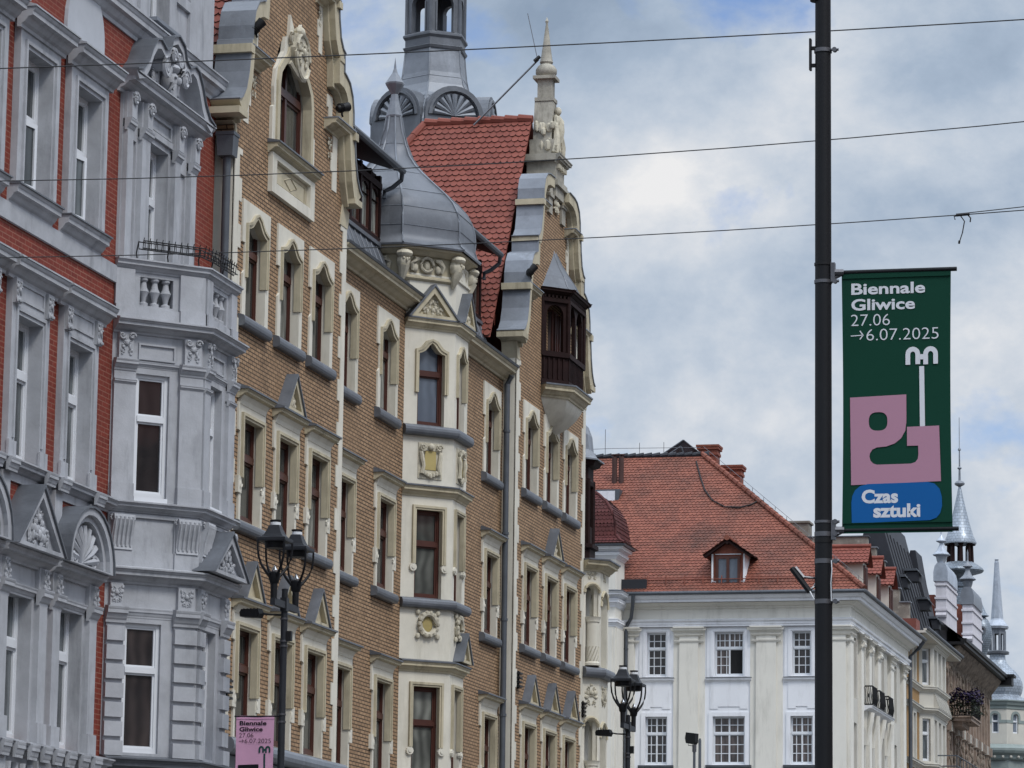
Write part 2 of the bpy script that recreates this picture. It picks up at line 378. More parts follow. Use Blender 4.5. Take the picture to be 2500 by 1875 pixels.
    def tube(s, pts, r, N=6, local=False, cap=True):
        if local: pts = [s.F(*p) for p in pts]
        P = [Vector(p) for p in pts]; rows = []
        rr = r if isinstance(r, (list, tuple)) else [r] * len(P)
        for i, p in enumerate(P):
            d = (P[min(i + 1, len(P) - 1)] - P[max(0, i - 1)])
            if d.length < 1e-9: d = Vector((0, 0, 1))
            d.normalize()
            up = Vector((0, 0, 1)) if abs(d.z) < 0.95 else Vector((0, 1, 0))
            e1 = d.cross(up).normalized(); e2 = d.cross(e1)
            rows.append([p + (e1 * math.cos(2 * math.pi * k / N) + e2 * math.sin(2 * math.pi * k / N)) * rr[i] for k in range(N)])
        for i in range(len(P) - 1):
            for k in range(N):
                s.wface([rows[i][k], rows[i][(k + 1) % N], rows[i + 1][(k + 1) % N], rows[i + 1][k]])
        if cap: s.wface(rows[0]); s.wface(rows[-1][::-1])
        return s
    def ball(s, c, r, sc3=(1, 1, 1), local=False, N=8, M=6):
        """ellipsoid; scale axes are (u,z,n) when local, else (x,z,y)"""
        pts = []
        for j in range(M + 1):
            th = math.pi * j / M
            for k in range(N):
                a = 2 * math.pi * k / N
                q = (c[0] + r * sc3[0] * math.sin(th) * math.cos(a), c[1] + r * sc3[1] * math.cos(th), c[2] + r * sc3[2] * math.sin(th) * math.sin(a))
                pts.append(s.F(*q) if local else (q[0], q[2], q[1]) )
        for j in range(M):
            for k in range(N):
                a, b = j * N + k, j * N + (k + 1) % N
                c2, d = (j + 1) * N + (k + 1) % N, (j + 1) * N + k
                if j == 0: s.wface([pts[a], pts[c2], pts[d]])
                elif j == M - 1: s.wface([pts[a], pts[b], pts[d]])
                else: s.wface([pts[a], pts[b], pts[c2], pts[d]])
        return s
    def scroll(s, u, z, n, r, turns=1.6, sgn=1, th=0.03, a0=0.0):
        pts = []; k = int(turns * 10)
        for i in range(k + 1):
            t = i / k; a = a0 + sgn * turns * 2 * math.pi * t; rr = r * (1 - 0.8 * t)
            pts.append((u + rr * math.cos(a), z + rr * math.sin(a), n))
        s.tube(pts, [th * (1 - 0.3 * i / k) for i in range(k + 1)], 5, local=True)
        s.ball((u, z, n), r * 0.25, (1, 1, 0.8), local=True, N=6, M=4)
        return s
    def relief(s, u0, u1, z0, z1, n, seed, k=16, size=1.0):
        """carved foliage: curling leaves and buds laid out in mirror symmetry"""
        R = random.Random(seed); cu = (u0 + u1) / 2; hu = (u1 - u0) / 2; hz = z1 - z0; r0 = min(hu, hz) * 0.17 * size
        for i in range(k):
            a = R.random() ** 0.8; zz = z0 + hz * R.uniform(0.08, 0.92); r = r0 * R.uniform(0.6, 1.4)
            for sg in (-1, 1):
                s.ball((cu + sg * a * hu * 0.88, zz, n + r * 0.3), r, (R.uniform(0.6, 1.5), R.uniform(0.6, 1.7), 0.75), local=True, N=6, M=4)
        for i in range(3):
            zz = z0 + hz * (0.25 + 0.25 * i)
            for sg in (-1, 1):
                s.scroll(cu + sg * hu * 0.5, zz, n + r0 * 0.4, r0 * 1.7, 1.2, sg, r0 * 0.35, math.pi / 2)
        s.ball((cu, z0 + hz * 0.6, n + r0 * 0.6), r0 * 1.5, (1, 1.3, 0.8), local=True, N=7, M=5)
        return s
    def pieces(s):
        """split into pieces that stand apart from each other"""
        par = list(range(len(s.f)))
        def find(i):
            while par[i] != i: par[i] = par[par[i]]; i = par[i]
            return i
        seen = {}
        for i, f in enumerate(s.f):
            for q in f:
                k = tuple(round(c, 3) for c in s.v[q])
                if k in seen: par[find(i)] = find(seen[k])
                else: seen[k] = i
        bb = {}
        for i, f in enumerate(s.f):
            r = find(i); b = bb.setdefault(r, [[1e9] * 3, [-1e9] * 3])
            for q in f:
                for k in range(3): b[0][k] = min(b[0][k], s.v[q][k]); b[1][k] = max(b[1][k], s.v[q][k])
        ks = list(bb); ch = True
        while ch:
            ch = False
            for i in range(len(ks)):
                for j in range(i + 1, len(ks)):
                    a, b = bb[ks[i]], bb[ks[j]]
                    if all(a[0][k] - .012 < b[1][k] and b[0][k] - .012 < a[1][k] for k in range(3)):
                        par[find(ks[j])] = find(ks[i]); bb[ks[i]] = [[min(a[0][k], b[0][k]) for k in range(3)], [max(a[1][k], b[1][k]) for k in range(3)]]
                        ks.pop(j); ch = True; break
                if ch: break
        out = {}
        for i, f in enumerate(s.f):
            r = find(i); m = out.get(r)
            if m is None: m = out[r] = MB()
            b0 = len(m.v); m.v.extend(s.v[q] for q in f); m.f.append(list(range(b0, b0 + len(f)))); m.uv.append(s.uv[i])
        return list(out.values())
    def build(s, name, mat, parent=None, smooth=False, label=None):
        if name in SPLIT:
            ps = s.pieces()
            if len(ps) > 1: return [p._build(name, mat, parent, smooth, label) for p in ps][0]
        return s._build(name, mat, parent, smooth, label)
    def _build(s, name, mat, parent=None, smooth=False, label=None):
        me = bpy.data.meshes.new(name); me.from_pydata(s.v, [], s.f)
        uvl = me.uv_layers.new(name='UVMap')
        flat = [c for f in s.uv for q in f for c in q]
        uvl.data.foreach_set('uv', flat)
        bm = bmesh.new(); bm.from_mesh(me)
        bmesh.ops.remove_doubles(bm, verts=bm.verts, dist=0.0004)
        bmesh.ops.recalc_face_normals(bm, faces=bm.faces)
        if smooth:
            for f in bm.faces: f.smooth = True
            for e in bm.edges:
                if len(e.link_faces) == 2 and e.calc_face_angle(0) > rad(38): e.smooth = False
        bm.to_mesh(me); bm.free()
        me.materials.append(MATS[mat])
        o = bpy.data.objects.new(name, me); col.objects.link(o)
        if parent is not None:
            o.parent = parent
            if parent.type == 'EMPTY': o.matrix_parent_inverse = Matrix.Translation(-parent.location)
        if label: o['label'] = label
        return o
def thing(name, label, cat, loc=(0, 0, 0), group=None):
    o = bpy.data.objects.new(name, None); col.objects.link(o); o.location = loc; o.empty_display_size = 0.5
    o['label'] = label; o['category'] = cat
    if group: o['group'] = group
    return o
def tag(o, label, cat, group=None):
    o['label'] = label; o['category'] = cat
    if group: o['group'] = group
    return o
def rect(u0, u1, z0, z1): return [(u0, z0), (u1, z0), (u1, z1), (u0, z1)]
def corn(z0, z1, p, q=0.0):                 # cornice profile
    h = z1 - z0
    return [(q - 0.03, z0), (q + 0.12 * p, z0), (q + 0.16 * p, z0 + 0.16 * h), (q + 0.34 * p, z0 + 0.26 * h), (q + 0.52 * p, z0 + 0.44 * h), (q + 0.56 * p, z0 + 0.52 * h),
            (q + 0.86 * p, z0 + 0.58 * h), (q + 0.86 * p, z0 + 0.78 * h), (q + 0.93 * p, z0 + 0.84 * h), (q + p, z0 + 0.95 * h), (q + p, z1), (q - 0.03, z1 + 0.015)]
def roundsill(z0, z1, p):
    h = z1 - z0; return [(-0.03, z0)] + [(p * (0.55 + 0.45 * math.sin(a)), z0 + h * (0.5 - 0.5 * math.cos(a))) for a in [0.15, 0.6, 1.1, 1.57, 2.1, 2.6]] + [(p * 0.4, z1), (-0.03, z1 + 0.03)]
def ogee(c, w, z0, zs, zp):                 # opening outline with an ogee head
    h = zp - zs; pts = [(c - w, z0), (c + w, z0), (c + w, zs)]
    for t, k in ((0.78, 0.08), (0.55, 0.24), (0.36, 0.50), (0.18, 0.80)): pts.append((c + w * t, zs + h * k))
    pts.append((c, zp))
    for t, k in ((0.18, 0.80), (0.36, 0.50), (0.55, 0.24), (0.78, 0.08)): pts.append((c - w * t, zs + h * k))
    pts.append((c - w, zs)); return pts
def arch(c, w, z0, zs, n=10):
    return [(c - w, z0), (c + w, z0)] + [(c + w * math.cos(math.pi * i / n), zs + w * math.sin(math.pi * i / n)) for i in range(n + 1)]
def ushape(outer, inner):                   # band round an opening, open at the bottom
    return [outer[0]] + outer[:1:-1] + [outer[1]] + inner[1:] + [inner[0]]
def grow(pts, c, d, zmin=None):             # opening outline grown sideways and upwards by d
    zs = [p[1] for p in pts]; z0 = min(zs)
    return [(p[0] + (d if p[0] > c + 1e-6 else -d if p[0] < c - 1e-6 else 0), p[1] + (d if p[1] > z0 + 1e-6 else 0)) for p in pts]
def leadtri(F, c, hw, z0, z1, n1, parent, stone, seed, lead='lead', carve=None, n0=0.0):
    """triangular pediment with a lead covered back"""
    t = (z1 - z0) / hw; k = 0.085
    m = MB(F); m.prism([(c - hw, z0), (c + hw, z0), (c, z1)], n0 - 0.02, n1, [[(c - hw + 2.1 * k, z0 + k * 0.7), (c + hw - 2.1 * k, z0 + k * 0.7), (c, z1 - 1.9 * k)]], rec=n1 - 0.1)
    m.prism([(c - hw + 2 * k, z0 + k * 0.6), (c + hw - 2 * k, z0 + k * 0.6), (c, z1 - 1.7 * k)], n0, n1 - 0.09)
    o = m.build('pediment', stone, parent)
    L = MB(F)
    for sg in (-1, 1):
        a = (c + sg * (hw + 0.05), z0 - 0.0); b = (c, z1 + 0.045); e = 0.035
        nx, nz = sg * t / math.hypot(t, 1), 1 / math.hypot(t, 1)
        L.prism([a, b, (b[0], b[1] - 0.05), (a[0] - sg * 0.05, a[1] + 0.0)], n0 - 0.02, n1 + 0.035, back=True)
    L.build('pediment_flashing', lead, o)
    if carve: MB(F).relief(c - hw * 0.46, c + hw * 0.46, z0 + 0.08, z0 + (z1 - z0) * 0.36, n1 - 0.08, seed, 14, 0.95).relief(c - hw * 0.22, c + hw * 0.22, z0 + (z1 - z0) * 0.3, z0 + (z1 - z0) * 0.66, n1 - 0.08, seed + 7, 9, 0.9).build('carving', carve, o, True)
    return o
def sash(F, u0, u1, z0, z1, nr, parent, frame_mat, glass_mat, tr=0.62, mid=False, fw=0.075, name='window', top=None, grid=None, tilt=False, label=None):
    """window joinery: outer frame, transom at tr, optional mullion; returns the window part"""
    m = MB(F); d0, d1 = nr - 0.07, nr
    m.box(u0, u0 + fw, z0, z1, d0, d1); m.box(u1 - fw, u1, z0, z1, d0, d1)
    m.box(u0 + fw, u1 - fw, z0, z0 + fw * 1.4, d0, d1 - 0.002); m.box(u0 + fw, u1 - fw, z1 - fw, z1, d0, d1 - 0.002)
    zt = z0 + (z1 - z0) * tr
    if tr: m.box(u0 + fw, u1 - fw, zt - fw * 0.8, zt + fw * 0.8, d0, d1 + 0.02)
    if mid: m.box((u0 + u1) / 2 - fw * 0.6, (u0 + u1) / 2 + fw * 0.6, z0 + fw * 1.4, z1 - fw, d0, d1 + 0.01)
    if tr:                                  # casement sub-frames
        for za, zb in ((z0 + fw * 1.4, zt - fw * 0.8), (zt + fw * 0.8, z1 - fw)):
            s2 = fw * 0.55
            m.box(u0 + fw, u0 + fw + s2, za, zb, d0 + 0.01, d1 - 0.018); m.box(u1 - fw - s2, u1 - fw, za, zb, d0 + 0.01, d1 - 0.018)
            m.box(u0 + fw + s2, u1 - fw - s2, za, za + s2, d0 + 0.01, d1 - 0.02); m.box(u0 + fw + s2, u1 - fw - s2, zb - s2, zb, d0 + 0.01, d1 - 0.02)
    if grid:
        b = 0.018
        for zs_, nu, nz in grid:
            for i in range(1, nu): m.box(u0 + (u1 - u0) * i / nu - b, u0 + (u1 - u0) * i / nu + b, zs_[0], zs_[1], d0 + 0.01, d1 - 0.03)
            for j in range(1, nz):
                zz = zs_[0] + (zs_[1] - zs_[0]) * j / nz; m.box(u0 + fw, u1 - fw, zz - b, zz + b, d0 + 0.012, d1 - 0.032)
    o = m.build(name, frame_mat, parent, label=label)
    g = MB(F); g.face([(u0 + 0.01, z0 + 0.01, nr - 0.05), (u1 - 0.01, z0 + 0.01, nr - 0.05), (u1 - 0.01, z1 - 0.01, nr - 0.05), (u0 + 0.01, z1 - 0.01, nr - 0.05)])
    g.build('pane', glass_mat, o)
    return o
def tile_field(name, mat, parent, O, U, V, poly, course, tw, lift=0.040, over=1.45, drop=0.40):
    """overlapping round-ended clay tiles laid on a plane; poly is convex, in (u,v) with v up the slope"""
    O, U, V = Vector(O), Vector(U).normalized(), Vector(V).normalized(); Nn = U.cross(V).normalized()
    if Nn.z < 0: Nn = -Nn
    area = sum(poly[i][0] * poly[(i + 1) % len(poly)][1] - poly[(i + 1) % len(poly)][0] * poly[i][1] for i in range(len(poly)))
    if area < 0: poly = poly[::-1]
    def clip(pg):
        for i in range(len(poly)):
            a, b = poly[i], poly[(i + 1) % len(poly)]; ex, ey = b[0] - a[0], b[1] - a[1]
            out = []; sd_ = lambda p: ex * (p[1] - a[1]) - ey * (p[0] - a[0])
            for j in range(len(pg)):
                p, q = pg[j], pg[(j + 1) % len(pg)]; sp, sq = sd_(p), sd_(q)
                if sp >= 0: out.append(p)
                if (sp >= 0) != (sq >= 0):
                    t = sp / (sp - sq); out.append((p[0] + (q[0] - p[0]) * t, p[1] + (q[1] - p[1]) * t))
            pg = out
            if len(pg) < 3: return None
        return pg
    us = [p[0] for p in poly]; vs = [p[1] for p in poly]
    m = MB(); edge = []
    P3 = lambda u, v, h: O + U * u + V * v + Nn * h
    m.wface([P3(u, v, -0.03) for u, v in poly])
    R = random.Random(7)
    r = 0; v = min(vs)
    while v < max(vs):
        u = min(us) - tw * (0.5 if r % 2 else 0.0); k = 0
        while u < max(us):
            uc = u + tw / 2; hw = tw * 0.49
            pg = [(uc - hw, v + course * drop), (uc - hw * 0.72, v + course * drop * 0.42), (uc - hw * 0.36, v + course * drop * 0.1), (uc, v), (uc + hw * 0.36, v + course * drop * 0.1), (uc + hw * 0.72, v + course * drop * 0.42), (uc + hw, v + course * drop),
                  (uc + hw, v + course * over), (uc - hw, v + course * over)]
            c = clip(pg)
            if c:
                dz = R.uniform(-0.003, 0.004); tiltl = R.uniform(-0.004, 0.004)
                H = lambda p: lift * (1 - (p[1] - v) / (course * over) * 0.95) + dz + tiltl * (p[0] - uc) / hw
                top = [P3(p[0], p[1], H(p)) for p in c]; uvq = (k + 0.5, r + 0.5)
                m.wface(top, [uvq] * len(top))
                for j in range(len(c)):
                    p, q = c[j], c[(j + 1) % len(c)]
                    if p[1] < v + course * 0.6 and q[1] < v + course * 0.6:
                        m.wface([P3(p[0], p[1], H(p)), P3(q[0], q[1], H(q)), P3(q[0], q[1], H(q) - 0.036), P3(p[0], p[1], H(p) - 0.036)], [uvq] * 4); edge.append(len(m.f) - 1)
            u += tw; k += 1
        v += course; r += 1
    me = bpy.data.meshes.new(name); me.from_pydata(m.v, [], m.f)
    uvl = me.uv_layers.new(name='UVMap'); uvl.data.foreach_set('uv', [c for f in m.uv for q in f for c in q])
    me.materials.append(MATS[mat]); me.materials.append(MATS['tile_edge_shade']); o = bpy.data.objects.new(name, me); col.objects.link(o)
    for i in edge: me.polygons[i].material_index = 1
    if parent is not None:
        o.parent = parent
        if parent.type == 'EMPTY': o.matrix_parent_inverse = Matrix.Translation(-parent.location)
    return o
def text_mesh(txt, size, bold=0.0, spacing=1.0):
    cu = bpy.data.curves.new('lettering', 'FONT'); cu.body = txt; cu.size = size; cu.offset = bold; cu.space_character = spacing
    cu.resolution_u = 4
    o = bpy.data.objects.new('lettering', cu); col.objects.link(o)
    bpy.context.view_layer.update()
    me = bpy.data.meshes.new_from_object(o.evaluated_get(bpy.context.evaluated_depsgraph_get()))
    bpy.data.objects.remove(o); bpy.data.curves.remove(cu)
    return [tuple(v.co) for v in me.vertices], [list(p.vertices) for p in me.polygons]
def put_text(m, txt, u, z, n, size, bold=0.0, width=None, spacing=1.0, thick=0.0):
    v, f = text_mesh(txt, size, bold, spacing)
    x0 = min(p[0] for p in v); x1 = max(p[0] for p in v)
    k = width / (x1 - x0) if width else 1.0
    b0 = len(m.v)
    for p in v: m.v.append(m.F(u + (p[0] - x0) * k, z + p[1], n))
    for q in f: m.f.append([i + b0 for i in q]); m.uv.append([(0, 0)] * len(q))

# ------------------------------------------------------------------ the setting
def sheet(name, x0, x1, y0, y1, z, mat):
    m = MB(); m.wface([(x0, y0, z), (x1, y0, z), (x1, y1, z), (x0, y1, z)])
    o = m.build(name, mat); o['kind'] = 'structure'; return o
sheet('ground', -2500, 2500, -2500, 2500, -0.15, 'earth')
sheet('road', -11, 9, -400, 900, -0.12, 'asphalt')
o = MB().box(-24, -11, -0.146, 0.0, -60, 260).build('pavement', 'paving'); o['kind'] = 'structure'

# ------------------------------------------------------------------ red brick tenement
def red_tenement():
    F = Fr((-20, 0), 90)
    B = thing('brick_tenement', 'red brick tenement with grey-blue stucco window frames and a canted bay, at the left edge', 'building', (-24, 52, 0))
    cs = [47.20, 49.45, 51.67, 53.89]
    holes = []
    for c in cs:
        holes += [rect(c - .64, c + .64, 13.84, 16.06), rect(c - .60, c + .60, 9.70, 11.98), rect(c - .64, c + .64, 5.54, 7.92)]
    holes.append(rect(56.86, 57.99, 13.60, 15.98))
    MB(F).prism(rect(40, 60.6, 5.3, 17.66), -0.4, 0.0, holes, rec=-0.25).build('wall', 'red_brick', B)
    MB(F).prism(rect(40, 60.6, 0, 5.3), -0.4, 0.03, [rect(c - .8, c + .8, 0.6, 4.0) for c in cs + [57.5]], rec=-0.4).build('ground_floor_wall', 'grey_stucco_base', B)
    bk = MB(); bk.wface([(-20.45, 40, 0), (-20.45, 60.5, 0), (-20.45, 60.5, 21), (-20.45, 40, 21)])
    bk.box(-32, -20.5, 0, 20.5, 40, 60.55); bk.build('rear_block', 'interior_dark', B)
    for c in cs + [57.5]:
        sash(F, c - .8, c + .8, 0.6, 4.0, -0.3, B, 'white_frame', 'glass_dark', tr=.7, mid=True, name='shop_window')
    # eaves cornice and attic storey
    m = MB(F); m.mould(40, 60.55, corn(17.45, 17.82, 0.22)); m.mould(40, 60.55, [(-.02, 17.8), (.24, 17.82), (.24, 17.85), (-.02, 18.0)])
    m.build('cornice', 'grey_stucco', B)
    aw = [rect(57.0, 57.98, 18.06, 20.4), rect(49.0, 50.0, 18.06, 20.4), rect(53.0, 54.0, 18.06, 20.4)]
    pan = [rect(58.35, 59.1, 18.07, 18.72), rect(55.8, 56.5, 18.07, 18.72), rect(58.35, 59.1, 18.9, 20.3)]
    MB(F).prism(rect(40, 60.4, 17.7, 20.8), -.4, -.02, aw + pan, rec=-.28).build('attic_wall', 'grey_stucco', B)
    pb = MB(F)
    for r_ in pan: pb.box(r_[0][0] - .02, r_[1][0] + .02, r_[0][1] - .02, r_[2][1] + .02, -.3, -.08)
    pb.build('attic_panel', 'grey_stucco', B)
    for r_ in aw:
        wd = sash(F, r_[0][0], r_[1][0], r_[0][1], r_[2][1], -.26, B, 'white_frame', 'glass_grey_house', name='attic_window')
        MB(F).box(r_[0][0] - .1, r_[1][0] + .1, 18.0, 18.06, -.26, .14).build('sill', 'lead_pale', wd)
    m = MB(F); m.mould(40, 60.5, corn(20.6, 21.2, .5)); m.build('attic_cornice', 'grey_stucco', B)
    # round blind lunette between the top windows
    MB(F).prism(arch(53.75, .86, 16.55, 16.92, 14), -.02, .06).build('lunette', 'grey_stucco_base', B)
    for i, c in enumerate(cs):
        # ---- third upper storey
        wd = sash(F, c - .57, c + .57, 13.86, 15.98, -.13, B, 'white_frame', 'glass_grey_house', tr=.55)
        s = MB(F); s.prism(rect(c - .86, c + .86, 13.83, 16.36), -.01, .11, [rect(c - .56, c + .56, 13.835, 15.98)], rec=-.235)
        s.prism(ushape(rect(c - .68, c + .68, 13.84, 16.10), rect(c - .62, c + .62, 13.84, 16.04)), .10, .145)
        s.build('surround', 'grey_stucco', wd)
        h = MB(F); h.mould(c - .98, c + .98, corn(16.22, 16.52, .26, .11), .0); h.mould(c - 1.0, c + 1.0, [(0, 16.52), (.39, 16.525), (.39, 16.55), (0, 16.66)])
        h.build('hood', 'grey_stucco', wd)
        s = MB(F); s.mould(c - .94, c + .94, corn(13.52, 13.80, .2)); s.build('sill', 'grey_stucco', wd)
        MB(F).box(c - .96, c + .96, 13.80, 13.825, -.2, .225).build('sill_flashing', 'lead', wd)
        if i in (2, 3):                      # half-open casement leaning in
            g = MB(Fr((-20.20, c - .46), 80)); g.prism(rect(0, .80, 13.95, 15.0), -.02, .03, [rect(.07, .73, 14.02, 14.93)], rec=-.02); oc = g.build('open_casement', 'white_frame', wd); MB(g.F).prism(rect(.05, .75, 14.0, 14.95), -.015, 0.0).build('pane', 'glass_grey_house', oc)
        # ---- second upper storey
        wd = sash(F, c - .53, c + .53, 9.72, 11.9, -.13, B, 'white_frame', 'glass_grey_house', tr=.62)
        s = MB(F); s.prism(rect(c - .80, c + .80, 9.66, 12.44), -.01, .10, [rect(c - .52, c + .52, 9.665, 11.88)], rec=-.235)
        s.prism(ushape(rect(c - .63, c + .63, 10.0, 12.0), rect(c - .57, c + .57, 10.0, 11.94)), .09, .125)
        s.box(c - .82, c - .50, 9.66, 9.95, .09, .13); s.box(c + .50, c + .82, 9.66, 9.95, .09, .13)
        s.prism(rect(c - .52, c + .52, 12.1, 12.38), .09, .12, [rect(c - .47, c + .47, 12.14, 12.34)])
        s.build('surround', 'grey_stucco', wd)
        h = MB(F); h.mould(c - 1.02, c + 1.08, corn(12.38, 12.66, .24, .08)); h.mould(c - 1.04, c + 1.10, [(0, 12.66), (.335, 12.665), (.335, 12.69), (0, 12.80)])
        h.build('hood', 'grey_stucco', wd)
        for sg in (-1, 1):
            k = MB(F); u = c + sg * .68
            k.prism([(u - .10, 12.02), (u + .10, 12.02), (u + .12, 12.40), (u - .12, 12.40)], .08, .16); k.relief(u - .13, u + .13, 11.95, 12.4, .16, 5, 6)
            k.build('console', 'grey_stucco', wd, True)
        # ---- first upper storey with carved pediments
        wd = sash(F, c - .57, c + .57, 5.56, 7.9, -.15, B, 'white_frame', 'glass_grey_house', tr=.62)
        s = MB(F); s.prism(rect(c - 1.0, c + 1.0, 5.52, 8.22), -.01, .06, [rect(c - .55, c + .55, 5.525, 7.72)], rec=-.235)
        for sg in (-1, 1):
            a, b = sorted((c + sg * .66, c + sg * .98)); s.box(a, b, 5.54, 7.66, .05, .15); s.box(a - .03, b + .03, 5.54, 5.85, .05, .19)
            s.mould(a - .04, b + .04, corn(7.62, 7.86, .12, .13)); s.box(a, b, 7.86, 8.24, .05, .13)
        s.mould(c - .6, c + .6, corn(7.70, 7.86, .08, .05))
        s.build('surround', 'grey_stucco', wd)
        for sg in (-1, 1):
            k = MB(F); u = c + sg * .82
            k.box(u - .09, u + .09, 7.86, 8.18, .12, .19); k.relief(u - .13, u + .13, 7.84, 8.2, .19, 9, 7); k.build('console', 'grey_stucco', wd, True)
        h = MB(F); h.mould(c - 1.06, c + 1.06, corn(8.16, 8.36, .22, .08)); h.build('hood', 'grey_stucco', wd)
        if i % 2 == 0:
            leadtri(F, c, 1.0, 8.37, 9.33, .40, wd, 'grey_stucco', i, 'lead', 'grey_stucco')
        else:
            n = 14; ap = [(c + 1.0 * math.cos(math.pi * k / n), 8.37 + .94 * math.sin(math.pi * k / n)) for k in range(n + 1)]
            ai = [(c + .74 * math.cos(math.pi * k / n), 8.40 + .70 * math.sin(math.pi * k / n)) for k in range(n + 1)]
            a2 = [(c + .86 * math.cos(math.pi * k / n), 8.39 + .81 * math.sin(math.pi * k / n)) for k in range(n + 1)]
            p = MB(F); p.prism(ap, -.02, .32, [ai], rec=.16); p.prism(ai, 0, .18); p.prism(ap, .31, .39, [a2], rec=.28)
            pd = p.build('pediment', 'grey_stucco', wd)
            q = MB(F)
            for k in range(n):
                b0, b1 = ap[k], ap[k + 1]; e = lambda t, d: (c + (t[0] - c) * (1 + d), 8.37 + (t[1] - 8.37) * (1 + d))
                q.prism([b0, b1, e(b1, .035), e(b0, .035)], -.02, .42, back=True)
            q.build('pediment_flashing', 'lead', pd)
            q = MB(F)                        # scallop shell
            for k in range(9):
                a = math.pi * (0.06 + 0.88 * k / 8); q.tube([(c, 8.45, .2), (c + .35 * math.cos(a), 8.45 + .33 * math.sin(a), .26), (c + .64 * math.cos(a), 8.45 + .58 * math.sin(a), .22)], [.02, .05, .07], 6, local=True)
            for sg in (-1, 1): q.scroll(c + sg * .45, 8.5, .26, .13, 1.4, sg, .03)
            q.build('shell_carving', 'grey_stucco', pd, True)
    # string courses and panel zones below the windows
    m = MB(F); m.box(40, 55.62, 13.24, 13.52, -.01, .05); m.build('string_course', 'grey_stucco', B)
    m = MB(F); m.mould(40, 55.6, corn(9.48, 9.66, .20)); m.box(40, 55.6, 9.655, 9.68, -.2, .215)
    for c in cs: m.mould(c - 1.0, c - .62, corn(9.46, 9.658, .07, .20)); m.mould(c + .62, c + 1.0, corn(9.46, 9.658, .07, .20))
    m.build('sill_course', 'grey_stucco', B)
    m = MB(F)
    for c in cs:
        m.prism(rect(c - 1.0, c + 1.0, 8.3, 9.5), -.01, .04, [rect(c - .5, c + .5, 8.5, 9.38)], rec=.005)
        for sg in (-1, 1):
            a, b = sorted((c + sg * .66, c + sg * .98)); m.box(a, b, 8.4, 9.47, .03, .12)
    m.build('panel_zone', 'grey_stucco', B)
    m = MB(F); m.mould(40, 55.6, corn(5.30, 5.50, .26)); m.box(40, 55.6, 5.496, 5.52, -.2, .28)
    for c in cs:
        for d in (-.85, -.3, .3, .85): m.mould(c + d - .16, c + d + .16, corn(5.26, 5.49, .06, .26))
    m.build('base_cornice', 'grey_stucco', B)
    m = MB(F)
    for c in cs:
        for d in (-.45, -.15, .15, .45): m.tube([(c + d, 4.55, .14), (c + d, 4.7, .14), (c + d, 4.95, .14), (c + d, 5.2, .14)], [.05, .09, .05, .07], 8, local=True)
        m.box(c - 1.0, c - .66, 4.4, 5.28, .02, .2); m.box(c + .66, c + 1.0, 4.4, 5.28, .02, .2)
    m.build('baluster_band', 'grey_stucco', B, True)
    # ---- canted bay
    P = [(-20, 55.6), (-18.85, 56.75), (-18.85, 58.36), (-20, 59.5)]
    faces = [between(P[i], P[i + 1]) for i in range(3)]
    bay = MB()
    bay.wface([(x, y, 12.6) for x, y in P]); bay.wface([(x, y, 5.5) for x, y in P])
    bay_o = bay.build('bay_slab', 'grey_stucco', B)
    for fi, (G, L) in enumerate(faces):
        op = [(.42, 1.03) if fi == 0 else (.42, 1.19) if fi == 1 else (.5, 1.1)][0]
        a, b = op
        if fi == 0: ops = [(.44, 1.04, 9.78, 11.8), (.36, 1.02, 5.66, 7.74)]
        elif fi == 1: ops = [(.36, 1.10, 9.78, 11.8), (.36, 1.10, 5.66, 7.74)]
        else: ops = [(.45, 1.15, 9.78, 11.8), (.45, 1.15, 5.66, 7.74)]
        ws = MB(G); ws.prism(rect(0, L, 4.6, 12.7), -.3, 0.0, [rect(o_[0], o_[1], o_[2], o_[3]) for o_ in ops], rec=-.16)
        
        ws.build('bay_wall', 'grey_stucco', B)
        for k, o_ in enumerate(ops):
            wd = sash(G, *o_, -.06 if fi == 0 else -.13, B, 'white_frame', 'glass_dark' if fi == 0 else 'glass_grey_house', tr=.64, name='bay_window', fw=.06)
            if k == 0: MB(G).box(o_[0], o_[1], 9.70, 9.78, -.12, .05).build('sill', 'white_frame', wd)
        # pilasters, second storey
        pl = MB(G)
        pa = (.02, .40) if fi == 0 else (.0, .30); pb2 = (L - .42, L) if fi == 0 else (L - .34, L)
        for u0, u1 in (pa, pb2):
            pl.box(u0, u1, 9.69, 11.62, -.01, .07); pl.box(u0 - .01, u1 + .01, 9.69, 9.98, -.01, .10)
            pl.box(u0, u1, 11.66, 11.84, -.01, .06); pl.mould(u0 - .01, u1 + .01, corn(11.58, 11.67, .05, .06)); pl.mould(u0 - .01, u1 + .01, corn(11.82, 12.0, .10, .06))
            pl.box(u0 + .06, u1 - .06, 12.0, 12.44, -.01, .09)
        pl.mould(.3, L - .3, corn(11.9, 12.0, .05, .0))
        pl.prism(rect(.46, L - .50, 12.03, 12.30), -.0, .035, [rect(.49, L - .53, 12.06, 12.27)], rec=.0)
        pl.build('bay_pilaster', 'grey_stucco', B)
        cv = MB(G)
        for u0, u1 in (pa, pb2):
            uc = (u0 + u1) / 2; cv.relief(uc - .13, uc + .13, 12.04, 12.42, .09, 21, 9, 1.1)
            cv.scroll(uc - .09, 12.38, .12, .06, 1.2, -1, .02); cv.scroll(uc + .09, 12.38, .12, .06, 1.2, 1, .02)
        cv.build('capital_carving', 'grey_stucco', B, True)
        # panel zone with fluted brackets
        pz = MB(G)
        pz.prism(rect(.0, L, 8.62, 9.5), -.01, .04, [rect(.46, L - .44, 8.9, 9.44)], rec=.01)
